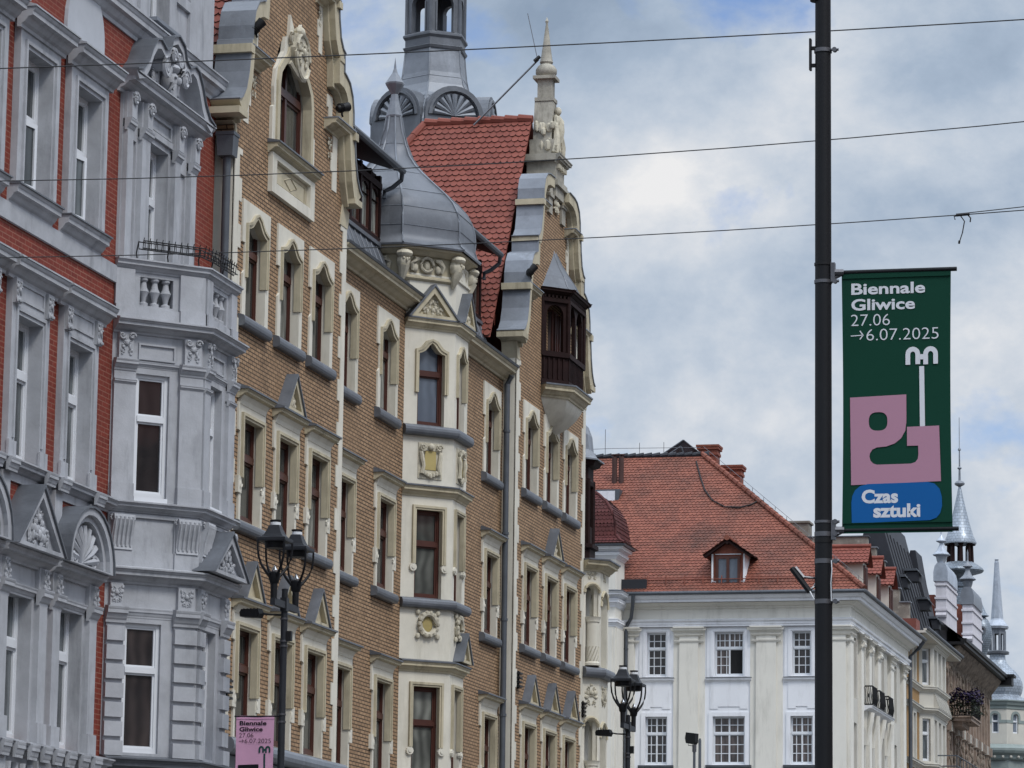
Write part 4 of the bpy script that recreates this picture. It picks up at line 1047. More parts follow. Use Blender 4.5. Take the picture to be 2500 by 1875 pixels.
    for (u0, u1, side) in ((68.05, 73.35, 0), (77.6, 82.2, 1)):
        D = Fr((-20.55, 0), 90); dm = MB(D)
        dm.box(u0, u1, 17.55, 19.1, -2.6, -.06)
        dr = dm.build('dormer', 'dark_wood', B)
        ps = MB(D); n = 7
        for k in range(n + 1):
            u = u0 + .06 + (u1 - u0 - .12) * k / n; ps.box(u - .06, u + .06, 17.6, 19.05, -.07, .06)
        for z in (17.55, 18.75): ps.box(u0, u1, z, z + .14, -.06, .075)
        for k in range(n):
            ua = u0 + .06 + (u1 - u0 - .12) * k / n; ub = u0 + .06 + (u1 - u0 - .12) * (k + 1) / n; uc = (ua + ub) / 2; hw = (ub - ua) / 2 - .05
            ps.prism(rect(ua + .03, ub - .03, 18.45, 18.78), -.05, .03, [[(uc - hw, 18.455), (uc + hw, 18.455), (uc + hw, 18.52), (uc + hw * .55, 18.66), (uc, 18.72), (uc - hw * .55, 18.66), (uc - hw, 18.52)]])
        ps.build('timber_frame', 'dark_wood', dr)
        for k in range(n):
            ua = u0 + .06 + (u1 - u0 - .12) * k / n + .07; ub = u0 + .06 + (u1 - u0 - .12) * (k + 1) / n - .07
            sash(D, ua, ub, 17.7, 18.75, .03, dr, 'window_wood', GL, tr=.0, fw=.04, name='dormer_window')
        rf = MB(D); rf.mould(u0 - .05, u1 + .18, [(-2.7, 20.25), (.42, 19.18), (.42, 19.26), (-2.7, 20.36)]); rf.build('dormer_roof', 'dark_wood', dr)
        tile_field('roof_tiles', 'clay_tile', dr, D(u0 - .05, 19.28, .42), (0, 1, 0), (-3.1, 0, 1.08), [(0, 0), (u1 - u0 + .23, 0), (u1 - u0 + .23, 3.25), (0, 3.25)], .19, .17)
        gt = MB(D); gt.tube([(u0, 19.2, .48), (u1 + .16, 19.19, .48)], .075, 8, local=True); gt.tube([(u1 + .1, 19.15, .48), (u1 + .17, 19.0, .44), (u1 + .16, 18.85, .25), (u1 + .08, 18.76, .1), (u1 + .07, 18.6, .1)], .05, 8, local=True); gt.build('gutter', 'zinc_pipe', dr, True)
        ap = MB(D); ap.wface([D(u0, 17.55, .03), D(u1 + .05, 17.55, .03), D(u1 + .05, 16.56, .42), D(u0, 16.56, .42)]); ap.box(u0, u1 + .05, 17.5, 17.58, -.05, .11)
        k = u0 + .3
        while k < u1: ap.tube([(k, 17.5, .055), (k, 16.58, .42)], .018, 4, local=True); k += .42
        ap.build('lead_apron', 'lead', dr)
    # red tile roofs running back from the gables
    for (a, b), c in ((G1, 64.3), (G2, 86.0)):
        hw = 4.0; sl = math.hypot(hw, 6.15)
        for sg in (-1, 1):
            U = (-1, 0, 0); V = (0, -sg * hw, 6.15)
            poly = [(0, 0), (6.3, 0), (2.75, sl), (0, sl)]
            o = tile_field('roof_tiles', 'clay_tile', B, (-20.22, c + sg * hw, 17.2), U, V, poly, .187, .165)
        rg = MB(); 
        k = 0
        while k < 2.7: rg.tube([(-20.2 - k, c, 23.36), (-20.2 - k - .36, c, 23.39)], [.10, .115], 8); k += .34
        p0 = Vector((-22.95, c, 23.36))
        for sg in (-1, 1):
            p1 = Vector((-26.5, c + sg * hw, 17.25)); n = 18
            for q in range(n): rg.tube([p0.lerp(p1, q / n), p0.lerp(p1, (q + 1.06) / n)], [.10, .115], 8)
        rg.build('ridge_tiles', 'clay_tile', B, True)
    rp = MB(); rp.wface([(-22.9, 86, 23.3), (-26.5, 90, 17.2), (-26.5, 82, 17.2)]); rp.wface([(-22.9, 64.3, 23.3), (-26.5, 68.3, 17.2), (-26.5, 60.3, 17.2)]); rp.build('hip_roof', 'clay_tile', B)
    sg_ = MB(); sg_.tube([(-20.3, 82.75, 17.86), (-21.6, 82.75, 17.86)], .03, 6)
    for q in range(12): sg_.tube([(-20.3 - q * .11, 82.75, 17.6), (-20.3 - q * .11, 82.75, 17.86)], .012, 4)
    sg_.build('snow_guard', 'clay_tile', B)
    # ---- octagonal bay with onion dome
    C = (-20.5, 75.08); Rv = 1.483
    V = [(C[0] + Rv * math.cos(rad(a)), C[1] + Rv * math.sin(rad(a))) for a in (-67.5, -22.5, 22.5, 67.5)]
    P = [(-20.05, V[0][1] - .12)] + V + [(-20.05, V[3][1] + .12)]
    P = V[:]; P[0] = (V[0][0] - .08, V[0][1] - .08); P[3] = (V[3][0] - .08, V[3][1] + .08)
    faces = [between(P[i], P[i + 1]) for i in range(3)]
    levels = [(13.8, 15.62, 'o'), (10.16, 12.02, 'r'), (6.34, 8.32, 'r')]
    MB().lathe(C, [(0, 6.0), (1.2, 6.0), (1.2, 16.9), (0, 16.9)], 8, 22.5).build('bay_core', 'interior_dark', B)
    for fi, (G, L) in enumerate(faces):
        uc = L / 2 + (.05 if fi == 0 else -.02 if fi == 1 else 0); hs = []
        for z0, z1, k in levels: hs.append(ogee(uc, .33, z0, 15.36, 15.60) if k == 'o' else rect(uc - .33, uc + .33, z0, z1 + .02))
        w_ = MB(G); w_.prism(rect(0, L, 9.92, 16.0), -.3, 0, hs[:2], rec=-.2); w_.prism(rect(0, L, 6.1, 8.75), -.3, .0, hs[2:], rec=-.2)
        w_.prism([(0, 8.75), (L, 8.75), (L, 9.92), (0, 9.92)], -.3, .004)
        w_.build('bay_wall', 'cream_stone', B)
        for (z0, z1, k), h in zip(levels, hs):
            wd = sash(G, uc - .33, uc + .33, z0, z1, -.12, B, WW, 'glass_blue' if (k == 'o' and fi == 0) else GL, tr=.62, fw=.06, name='bay_window')
            m2 = MB(G)
            if k == 'o':
                o1 = ogee(uc, .315, 14.5, 15.34, 15.58); m2.prism(ushape(grow(o1, uc, .05), o1), -.06, .04); m2.prism(ushape(grow(o1, uc, .085), grow(o1, uc, .04)), .0, .06)
            else:
                zb = z0 + .72; o1 = rect(uc - .315, uc + .315, zb, z1); m2.prism(ushape(grow(o1, uc, .05), o1), -.06, .04); m2.prism(ushape(grow(o1, uc, .09), grow(o1, uc, .04)), .0, .06)
            m2.build('moulding', 'cream_moulding', wd)
            if k == 'r':
                kn = MB(G)
                for sg in (-1, 1): kn.tube([(uc + sg * .38, z0 + .64, -.02), (uc + sg * .38, z0 + .64, .05)], .085, 10, local=True); kn.tube([(uc + sg * .38, z0 + .64, .0), (uc + sg * .38, z0 + .64, .065)], .04, 8, local=True)
                kn.build('carved_disc', 'cream_stone', wd)
        q = MB(G)
        if fi == 0: quoin(q, 0, 1, 13.8, 15.8, .02, .05, .5, -.02, .012)
        # cartouche between the storeys
        ct = MB(G); ct.prism(rect(uc - .29, uc + .29, 12.68, 13.44), -.01, .02, [rect(uc - .14, uc + .14, 12.86, 13.28)], rec=0.0)
        for sg in (-1, 1):
            ct.tube([(uc + sg * .24, 13.25, .05), (uc + sg * .22, 13.1, .07), (uc + sg * .18, 12.95, .06), (uc + sg * .22, 12.78, .06)], [.04, .05, .04, .05], 6, local=True); ct.scroll(uc + sg * .2, 13.34, .07, .085, 1.4, sg, .025)
        ct.ball((uc, 13.36, .06), .075, (1, 1, .8), local=True)
        for k in range(5): ct.ball((uc - .14 + .07 * k, 12.80 - .03 * (2 - abs(k - 2)), .05), .05, (.9, 1.2, .8), local=True, N=6, M=4)
        co = ct.build('cartouche', 'carved_stone', B, True); MB(G).box(uc - .135, uc + .135, 12.87, 13.27, -.02, .03).build('ochre_panel', 'ochre_panel', co)
        ct = MB(G); n = 14
        ct.tube([(uc + .2 * math.cos(2 * math.pi * k / n), 9.62 + .22 * math.sin(2 * math.pi * k / n), .05) for k in range(n + 1)], .06, 7, local=True)
        for k in range(n): a = 2 * math.pi * k / n; ct.ball((uc + .22 * math.cos(a), 9.62 + .24 * math.sin(a), .08), .05, (1, 1, .8), local=True, N=6, M=4)
        for sx in (-1, 1):
            for sz in (-1, 1): ct.ball((uc + sx * .24, 9.62 + sz * .25, .04), .06, (1, 1, .7), local=True, N=6, M=4)
        co = ct.build('wreath', 'carved_stone', B, True); MB(G).ball((uc, 9.62, .0), .15, (1, 1.15, .2), local=True).build('ochre_panel', 'ochre_panel', co)
        leadtri(G, L / 2, L / 2 - .05, 16.09, 16.78, .18, B, 'cream_moulding', 50 + fi, 'lead', 'carved_stone', n0=-.1)
        if fi == 1: leadtri(G, L / 2 + .1, .42, 8.9, 9.5, .2, B, 'cream_moulding', 55, 'lead', 'carved_stone')
    for z0, z1, p, nm in ((13.58, 13.8, .15, 'bay_sill'), (9.95, 10.15, .15, 'bay_sill')):
        MB().sweep(P, roundsill(z0, z1, p)).build(nm, 'lead', B)
    for z0, z1, p in ((15.86, 16.06, .16), (12.3, 12.5, .15), (8.62, 8.82, .15)):
        MB().sweep(P, corn(z0, z1, p)).build('bay_cornice', 'cream_moulding', B); MB().sweep(P, [(-.02, z1), (p + .02, z1 + .002), (p + .02, z1 + .03), (-.02, z1 + .07)]).build('bay_flashing', 'lead', B)
    drum = MB(); drum.lathe(C, [(1.475, 15.95), (1.475, 16.98), (1.52, 17.0), (1.52, 17.04), (1.48, 17.06), (1.48, 17.4)], 8, 22.5); drum.build('dome_drum', 'cream_stone', B)
    C = (-20.70, 75.0)
    fz = MB(); V8 = [(C[0] + 1.62 * math.cos(rad(22.5 + 45 * k)), C[1] + 1.62 * math.sin(rad(22.5 + 45 * k))) for k in range(8)]
    MB().lathe(C, [(1.4, 16.84), (1.60, 16.90), (1.64, 16.93), (1.64, 16.97), (1.60, 17.0), (1.60, 17.45)], 8, 22.5).build('frieze_band', 'cream_moulding', B)
    for k in (5, 6, 7, 0, 1):
        G, L = between(V8[k], V8[(k + 1) % 8]); fz.F = G; uc = L / 2
        fz.ball((0, 17.24, .10), .17, (.9, 1.15, .9), local=True); fz.ball((0, 17.39, .15), .17, (1.15, .6, .95), local=True); fz.ball((0, 17.24, .26), .035, (.8, 1.5, 1), local=True); fz.ball((-.06, 17.28, .23), .03, local=True); fz.ball((.06, 17.28, .23), .03, local=True); fz.tube([(0, 17.16, .14), (0, 16.98, .09), (0, 16.78, .03)], [.13, .09, .03], 7, local=True)
        n = 12; fz.tube([(uc + .15 * math.cos(2 * math.pi * q / n), 17.23 + .15 * math.sin(2 * math.pi * q / n), .04) for q in range(n + 1)], .035, 6, local=True); fz.ball((uc, 17.2, .03), .09, (.8, 1.2, .6), local=True)
        for sg in (-1, 1):
            fz.tube([(uc + sg * .2, 17.34, .05), (uc + sg * .3, 17.33, .06), (uc + sg * .38, 17.22, .05), (uc + sg * .36, 17.08, .04)], [.03, .06, .06, .03], 6, local=True); fz.ball((uc + sg * .28, 17.15, .02), .08, (.9, 1.2, .6), local=True)
    fz.build('mask_frieze', 'carved_stone', B, True)
    MB().lathe(C, [(1.6, 17.40), (1.68, 17.42), (1.80, 17.5), (1.88, 17.52), (1.88, 17.57), (1.4, 17.6)], 8, 22.5).build('dome_cornice', 'cream_moulding', B)
    dprof = [(1.94, 17.56), (1.95, 17.60), (1.86, 17.68), (1.80, 17.84), (1.815, 18.02), (1.80, 18.22), (1.74, 18.44), (1.62, 18.66), (1.41, 18.88), (1.08, 19.16), (.80, 19.4), (.58, 19.62), (.42, 19.84), (.305, 20.12), (.21, 20.45), (.16, 20.75)]
    do = MB().lathe(C, dprof, 8, 22.5).build('onion_dome', 'lead', B, True)
    sm = MB()
    for k in range(8):
        a = rad(22.5 + 45 * k); sm.tube([(C[0] + (r + .005) * math.cos(a), C[1] + (r + .005) * math.sin(a), z) for r, z in dprof[1:]], .022, 5)
    for zi, k0 in ((4, 0), (6, 1), (8, 0), (10, 1), (13, 0)):
        r, z = dprof[zi]; sm.lathe(C, [(r - .01, z - .012), (r + .012, z), (r - .01, z + .012)], 8, 22.5)
    sm.build('lead_seam', 'lead_pale', do)
    sp = MB(); sp.lathe(C, [(.17, 20.74), (.18, 20.78), (.10, 21.1), (.075, 21.26), (.20, 21.47), (.21, 21.51), (.06, 21.74), (.03, 21.84), (0, 22.1)], 8, 22.5); sp.build('dome_spike', 'lead_pale', do)
    # ---- timber oriel on the second gable
    G = FG; pw = [(85.1, 0), (85.63, .53), (87.37, .53), (87.9, 0)]
    Q = [FG(u, 0, n)[:2] for u, n in pw]; fs = [between(Q[i], Q[i + 1]) for i in range(3)]
    sb = MB(); sb.sweep(Q, corn(16.28, 16.56, .22)); so = sb.build('oriel_base', 'cream_moulding', B)
    MB().sweep(Q, [(-.3, 16.56), (.24, 16.562), (.24, 16.6), (-.3, 16.62)]).build('oriel_flashing', 'lead', so)
    cb = MB(); tip = FG(86.5, 15.55, .03); N1 = []
    ring = lambda f, z: [(tip[0] + (q[0] - tip[0]) * f, tip[1] + (q[1] - tip[1]) * f, z) for q in Q]
    rs = [ring(f, z) for f, z in ((.06, 15.55), (.2, 15.62), (.5, 15.78), (.78, 16.0), (.95, 16.2), (1.0, 16.3))]
    for i in range(len(rs) - 1):
        for k in range(3): cb.wface([rs[i][k], rs[i][k + 1], rs[i + 1][k + 1], rs[i + 1][k]])
    cb.build('oriel_corbel', 'cream_stone', so, True)
    ob = MB(); ob.wface([(*q, 16.6) for q in Q]); ob.wface([(*q, 18.9) for q in Q]); oo = ob.build('timber_oriel', 'dark_wood', B)
    for fi, (H, L) in enumerate(fs):
        m = MB(H)
        wa = .24 if fi != 1 else .3
        cs_ = [L / 2] if fi != 1 else [L * .28, L * .72]
        m.prism(rect(0, L, 16.6, 18.92), -.09, 0, [arch(c_, wa, 17.42, 18.32, 8) for c_ in cs_], rec=-.09)
        m.box(0, L, 17.28, 17.40, -.01, .06); m.box(-.02, L + .02, 16.6, 16.72, -.01, .04); m.box(-.02, L + .02, 18.62, 18.72, -.01, .06); m.mould(-.05, L + .05, corn(18.78, 18.95, .18), .4)
        k = .06
        while k < L - .06: m.box(k - .02, k + .02, 16.74, 17.26, -.01, .03); k += .14
        for u in (0.0, L): m.tube([(u, 17.3, .01), (u, 18.8, .01)], .055, 7, local=True)
        k = .05
        while k < L: m.box(k - .025, k + .025, 18.72, 18.79, -.01, .07); k += .11
        m.build('timber_screen', 'dark_wood', oo)
        for c_ in cs_: sash(H, c_ - wa + .02, c_ + wa - .02, 17.42, 18.52, -.42, oo, 'window_wood', 'glass_dark', tr=0, mid=True, fw=.045, name='oriel_window')
    rc = FG(86.45, 0, -.1)[:2]; rf = MB()
    prof = [(1.0, 18.94, .13), (.90, 19.0, .10), (.82, 19.12, .08), (.70, 19.34, .05), (.52, 19.58, .0), (.30, 19.85, 0), (.14, 20.1, 0), (.02, 20.4, 0)]
    Qr = [(Q[0][0] - .25, Q[0][1] - .02)] + Q + [(Q[3][0] - .25, Q[3][1] + .02)]
    def rr(f, z, ex): 
        out = []
        for q in Qr:
            d = Vector((q[0] - rc[0], q[1] - rc[1])); d = d * f + d.normalized() * ex; out.append((rc[0] + d.x, rc[1] + d.y, z))
        return out
    rows = [rr(*p) for p in prof]
    for i in range(len(rows) - 1):
        for k in range(5): rf.wface([rows[i][k], rows[i][k + 1], rows[i + 1][k + 1], rows[i + 1][k]])
    rf.build('oriel_roof', 'lead', oo)
    rf = MB()
    for k in range(1, 5): rf.tube([r_[k] for r_ in rows], .018, 5)
    rf.build('oriel_roof_seam', 'lead_pale', oo)
    # ---- corner porch with arches and round columns, timber turret above
    Q = [(-19.70, 90.04), (-19.34, 90.40), (-19.34, 91.45), (-19.8, 91.9)]
    fs = [between(Q[i], Q[i + 1]) for i in range(3)]
    for fi, (H, L) in enumerate(fs):
        m = MB(H); c_ = L / 2 + (.02 if fi == 0 else 0); wa = (.19, .36, .22)[fi]
        m.prism(rect(0, L, 10.25, 12.72), -.16, 0, [arch(c_, wa, 10.26, 12.12 if fi != 1 else 11.8, 10)], rec=-.3)
        m.prism(rect(0, L, 6.0, 9.95), -.16, 0, [arch(c_, wa, 6.5, 8.75 if fi != 1 else 8.5, 10)], rec=-.3)
        m.prism(rect(0, L, 9.1 + .85, 10.25), -.16, -.002)
        po = m.build('porch_wall', 'cream_stone', B)
        k = MB(H); k.relief(c_ - min(.26, L / 2 - .05), c_ + min(.26, L / 2 - .05), 9.2, 9.86, .0, 33 + fi, 12); k.relief(c_ - .14, c_ + .14, 12.42, 12.72, .0, 3, 8); k.build('porch_carving', 'carved_stone', po, True)
        k = MB(H)
        for zs, zb in ((12.12 if fi != 1 else 11.8, 11.45), (8.75 if fi != 1 else 8.5, 8.0)):
            n = 10; k.tube([(c_ + (wa + .04) * math.cos(math.pi * q / n), zs + (wa + .04) * math.sin(math.pi * q / n), .01) for q in range(n + 1)], .045, 6, local=True)
        k.build('arch_moulding', 'cream_moulding', po, True)
    MB().wface([(-19.95, 90.1, 6), (-19.8, 92.2, 6), (-19.8, 92.2, 12.8), (-19.95, 90.1, 12.8)]) .build('porch_back', 'pale_plaster', B)
    hx, hy = (-19.50, 90.26)
    for z0, z1 in ((10.28, 11.5), (6.5, 7.9)):
        k = MB(); k.lathe((hx, hy), [(.21, z0), (.21, z0 + .06), (.17, z0 + .1), (.165, z1 - .14), (.19, z1 - .12), (.19, z1 - .08), (.22, z1 - .02), (.23, z1), (.0, z1)], 14); co = k.build('column', 'cream_stone', B, True)
        k = MB()
        for q in range(12): k.tube([(hx + .168 * math.cos(.52 * q + t * .9), hy + .168 * math.sin(.52 * q + t * .9), z0 + .12 + .36 * t) for t in (0, .33, .66, 1)], .014, 4)
        k.build('column_flute', 'carved_stone', co)
    MB().sweep(Q, corn(12.66, 12.92, .26)).build('porch_cornice', 'cream_moulding', B)
    MB().sweep(Q, [(-.6, 12.92), (.29, 12.922), (.29, 12.96), (-.6, 13.0)]).build('porch_flashing', 'lead', B)
    MB().sweep(Q, roundsill(9.98, 10.24, .2)).build('porch_sill', 'lead', B)
    K = (-20.48, 91.05); wt = MB(); wt.lathe(K, [(.0, 13.0), (.86, 13.0), (.86, 13.3), (.95, 13.32), (.95, 13.42), (.8, 13.44), (.8, 13.9), (.62, 13.95), (.62, 14.9), (.82, 14.95), (.84, 15.05), (.8, 15.1), (.8, 15.4), (.95, 15.44), (1.02, 15.56), (0, 15.58)], 8, 22.5)
    wo = wt.build('timber_turret', 'dark_wood', B)
    k = MB()
    for q in range(8): a = rad(22.5 + 45 * q); k.tube([(K[0] + .78 * math.cos(a), K[1] + .78 * math.sin(a), 13.4), (K[0] + .78 * math.cos(a), K[1] + .78 * math.sin(a), 15.1)], .07, 6)
    k.build('turret_post', 'dark_wood', wo)
    MB().lathe(K, [(1.08, 15.56), (1.08, 15.6), (.92, 15.68), (.80, 15.86), (.78, 16.05), (.76, 16.25), (.66, 16.5), (.45, 16.7), (.2, 16.85), (.06, 17.1), (0, 17.5)], 8, 22.5).build('turret_dome', 'lead_pale', wo)
    m = MB(); m.box(-36, -20.0, 0, 16.1, 90.12, 92.2); m.build('end_wall', 'pale_plaster', B)
    # cable clamps and small wall fittings
    ft = MB(FG)
    for (u, z) in ((83.0, 9.1), (90.0, 9.0), (61.05, 6.95)):
        for q in range(4): ft.box(u - .12, u + .16, z + q * .1, z + q * .1 + .04, .02, .10)
        ft.box(u - .02, u + .04, z - .03, z + .38, .0, .05)
    ft.build('wall_bracket', 'black_iron', B)
    return B
tan_tenement()
pipe_run('downpipe', 'long grey downpipe at the left edge of the far gable, from eaves to street', [(-19.86, 82.30, 0), (-19.86, 82.30, 16.1), (-19.75, 82.26, 16.3)], .07, 'zinc_pipe', collars=[(-19.86, 82.30, z) for z in (15.0, 12.6, 10.6, 8.4)])

# ------------------------------------------------------------------ white building at the far side of the square
def white_building():
    FF, FS = Fr((0, 165), 0), Fr((-23.87, 0), 90)
    B = thing('plaster_building', 'white plastered building with tall pilasters and a big hipped red tile roof', 'building', (-30, 172, 0))
    wins = [(-32.62, .46, .52), (-29.27, .68, .75), (-25.94, .44, .52)]
    hs = []
    for c, w1, w2 in wins: hs += [rect(c - w1, c + w1, 16.95, 18.97), rect(c - w2, c + w2, 12.95, 15.13), rect(c - w2, c + w2, 8.6, 11.2)]
    MB(FF).prism(rect(-42, -23.875, 0, 20.3), -.5, 0, hs, rec=-.22).build('front_wall', 'white_trim', B)
    MB().box(-42, -24.3, 0, 20.2, 165.5, 185.3).build('rear_block', 'interior_dark', B)
    for k, (c, w1, w2) in enumerate(wins):
        if k != 1:
            wd = sash(FF, c - w1, c + w1, 16.95, 18.97, -.16, B, 'white_frame', 'glass_dark', tr=.63, fw=.06, grid=[((17.05, 18.2), 3, 3), ((18.25, 18.9), 3, 2)])
        else:
            wd = sash(FF, c - w1, c + w1, 16.95, 18.97, -.16, B, 'white_frame', 'glass_dark', tr=.63, mid=True, fw=.06, grid=[((18.25, 18.9), 6, 2)], label='white casement window with its lower right leaf standing open')
            g = MB(FF)
            for i in (1, 2): g.box(c - w1 + i * w1 / 2.6, c - w1 + i * w1 / 2.6 + .03, 17.05, 18.2, -.22, -.19)
            for j in (1, 2): g.box(c - w1, c, 17.05 + j * .385, 17.08 + j * .385, -.22, -.192)
            g.build('glazing_bar', 'white_frame', wd)
            MB(FF).box(c + .06, c + w1 - .06, 17.05, 18.16, -.2, -.185).build('open_leaf_gap', 'interior_dark', wd)
            lf = MB(Fr((c + w1 - .06, 165.2), 80)); lf.prism(rect(0, .58, 17.05, 18.16), -.02, .02, [rect(.06, .52, 17.11, 18.1)], rec=-.02); lf.build('open_leaf', 'white_frame', wd)
        s = MB(FF); s.prism(rect(c - w1 - .34, c + w1 + .34, 16.9, 19.16), -.02, .05, [rect(c - w1 + .01, c + w1 - .01, 16.91, 18.96)], rec=-.13); s.prism(rect(c - w1 - .17, c + w1 + .17, 16.91, 19.08), .04, .08, [rect(c - w1 - .05, c + w1 + .05, 16.915, 19.0)], rec=.0)
        s.build('surround', 'white_trim', wd)
        s = MB(FF); s.mould(c - w1 - .36, c + w1 + .36, corn(16.66, 16.86, .14, .02)); s.build('sill', 'white_trim', wd)
        MB(FF).box(c - w1 - .38, c + w1 + .38, 16.862, 16.885, -.1, .18).build('sill_flashing', 'lead', wd)
        p = MB(FF); a, b = c - w1 - .18, c + w1 + .18
        p.prism([(a, 15.46), (a + .36, 15.46), (a + .36, 15.56), (b - .36, 15.56), (b - .36, 15.46), (b, 15.46), (b, 16.66), (a, 16.66)], -.01, .03); p.build('apron_panel', 'white_trim', wd)
        for z0, z1 in ((12.95, 15.13), (8.6, 11.2)):
            wd = sash(FF, c - w2, c + w2, z0, z1, -.16, B, 'white_frame', 'glass_dark', tr=.64, mid=True, fw=.06, grid=[((z0 + .1, z0 + 1.3), 4 if k != 1 else 4, 3), ((z0 + 1.45, z1 - .06), 4, 2)])
            s = MB(FF); s.prism(rect(c - w2 - .18, c + w2 + .18, z0 - .04, z1 + .17), -.02, .05, [rect(c - w2 + .01, c + w2 - .01, z0 - .03, z1 - .01)], rec=-.13); s.build('surround', 'white_trim', wd)
            MB(FF).mould(c - w2 - .3, c + w2 + .3, corn(z0 - .22, z0 - .045, .16, .02)).build('sill', 'lead', wd)
    # pilasters of the front
    for a, b, side in ((-31.57, -30.64, 1), (-28.03, -27.06, 1), (-24.62, -23.88, 0), (-34.2, -33.62, 0)):
        c = (a + b) / 2; p = MB(FF)
        p.box(a - .26 * side, b + (.26 if side else 0), 6.0, 19.15, -.01, .06)
        t = .03
        p.prism([(a - .02, 6), (b + .02, 6), (b - t, 18.5), (a + t, 18.5)], .05, .16)
        p.mould(a - .02, b + .02, corn(18.46, 18.58, .06, .16), 1.0); p.mould(a + .02, b - .02, corn(18.74, 18.86, .10, .16), 1.0); p.mould(a - .02, b + .02, corn(18.88, 19.12, .20, .16), 1.0); p.box(a - .24, b + .24, 19.12, 19.19, -.01, .40)
        p.box(a + .03, b - .03, 18.5, 19.1, .05, .17)
        p.build('pilaster', 'white_plaster', B)
    # side wall along the street
    us = [167.6, 170.2, 173.0, 177.0, 181.6]; hs = []
    for u in us: hs += [rect(u - .45, u + .45, 16.1, 18.9), rect(u - .45, u + .45, 12.6, 15.0)]
    MB(FS).prism(rect(165.005, 185.4, 0, 20.3), -.5, 0, hs, rec=-.3).build('side_wall', 'pale_plaster', B)
    for u in us:
        for z0, z1 in ((16.1, 18.9), (12.6, 15.0)): sash(FS, u - .45, u + .45, z0, z1, -.2, B, 'white_frame', 'glass_dark', tr=.7, mid=True, fw=.06)
    for u, wd_ in ((165.45, .45), (168.9, .4), (171.6, .42), (174.6, .42), (179.3, .55), (184.0, .5)):
        p = MB(FS); p.box(u - wd_, u + wd_, 6, 18.5, -.01, .16); p.mould(u - wd_, u + wd_, corn(18.46, 18.58, .06, .16), 1.0); p.mould(u - wd_, u + wd_, corn(18.74, 18.9, .12, .16), 1.0); p.mould(u - wd_, u + wd_, corn(18.9, 19.12, .24, .16), 1.0); p.box(u - wd_, u + wd_, 18.5, 19.19, -.01, .18)
        if wd_ < .43: p.tube([(u - .3, 18.7, .2), (u + .3, 18.7, .2)], .13, 8, local=True)
        p.build('pilaster', 'white_plaster', B)
    # entablature round both sides
    plan = [(-42, 165), (-23.87, 165), (-23.87, 185.4)]
    MB().sweep(plan, [(-.02, 19.2), (.20, 19.2), (.20, 19.3), (.23, 19.3), (.23, 19.42), (.30, 19.44), (.33, 19.53), (.2, 19.55), (-.02, 19.55)]).build('architrave', 'white_trim', B)
    MB().sweep(plan, [(-.02, 19.55), (.16, 19.55), (.16, 20.0), (.24, 20.02), (.24, 20.10), (.34, 20.12), (.5, 20.24), (.56, 20.26), (-.02, 20.27)]).build('frieze', 'white_plaster', B)
    MB().sweep(plan, [(-.02, 20.27), (.70, 20.28), (.70, 20.40), (.78, 20.42), (.86, 20.52), (.88, 20.58), (-.02, 20.66)]).build('cornice', 'white_trim', B)
    g = MB(); g.tube([(-34.0, 164.06, 20.66), (-22.95, 164.06, 20.66), (-22.93, 164.10, 20.66), (-22.93, 186.2, 20.66)], .085, 8); g.build('gutter', 'zinc_pipe', B, True)
    # hipped roof
    Vf = Vector((0, 9.3, 7.7)); Lf = Vf.length
    tile_field('roof_tiles', 'clay_tile_worn', B, (-44, 164.1, 20.70), (1, 0, 0), Vf, [(0, 0), (21.03, 0), (11.9, Lf), (0, Lf)], .235, .185)
    Vs = Vector((-9.13, 0, 7.7))
    tile_field('roof_tiles', 'clay_tile_worn', B, (-22.97, 164.1, 20.70), (0, 1, 0), Vs, [(0, 0), (21.6, 0), (12.3, Vs.length), (9.3, Vs.length)], .235, .22)
    bk = MB(); bk.wface([(-44, 173.4, 28.38), (-32.1, 173.4, 28.38), (-32.1, 176.4, 28.38), (-44, 176.4, 28.38)]); bk.wface([(-44, 176.4, 28.38), (-32.1, 176.4, 28.38), (-22.97, 185.7, 20.7), (-44, 185.7, 20.7)]); bk.build('back_slope', 'clay_tile_worn', B)
    rg = MB(); a, b = Vector((-22.95, 164.12, 20.78)), Vector((-32.1, 173.4, 28.48)); n = 34
    for q in range(n): rg.tube([a.lerp(b, q / n), a.lerp(b, (q + 1.08) / n)], [.15, .12], 8)
    rg.build('hip_tiles', 'clay_tile_worn', B, True)
    rg = MB(); x = -43.0
    while x < -32.2: rg.tube([(x, 173.4, 28.42), (x + .42, 173.4, 28.47)], [.12, .15], 8); x += .40
    rg.build('ridge_tiles', 'dark_slate', B, True)
    def onroof(x, z): return (x, 164.1 + (z - 20.7) / 7.7 * 9.3, z)
    sg = MB()
    for z in (21.22, 21.32): sg.tube([onroof(-33.2, z)[:1] + (onroof(0, z)[1] - .12, z + .12), (-23.6, onroof(0, z)[1] - .12, z + .12)], .022, 5)
    x = -33.0
    while x < -23.6: sg.tube([(x, onroof(0, 21.1)[1] - .02, 21.12), (x, onroof(0, 21.3)[1] - .15, 21.52)], .03, 5); x += .86
    sg.build('snow_guard', 'chimney_brick', B)
    cb = MB(); cb.tube([Vector(onroof(*p)) + Vector((0, -.06, .05)) for p in ((-32.3, 28.0), (-31.9, 27.1), (-31.5, 26.3), (-31.0, 25.7), (-30.3, 25.3), (-29.6, 25.25), (-29.1, 25.4), (-28.8, 25.6))], .035, 5); cb.build('roof_cable', 'black_iron', B)
    lc = MB(); lc.tube([(-22.95, 164.0, 21.1), (-32.0, 173.2, 28.8)], .012, 4)
    for q in range(14): p = a.lerp(b, (q + .5) / 14); lc.tube([p, p + Vector((.03, -.03, .34))], .012, 4)
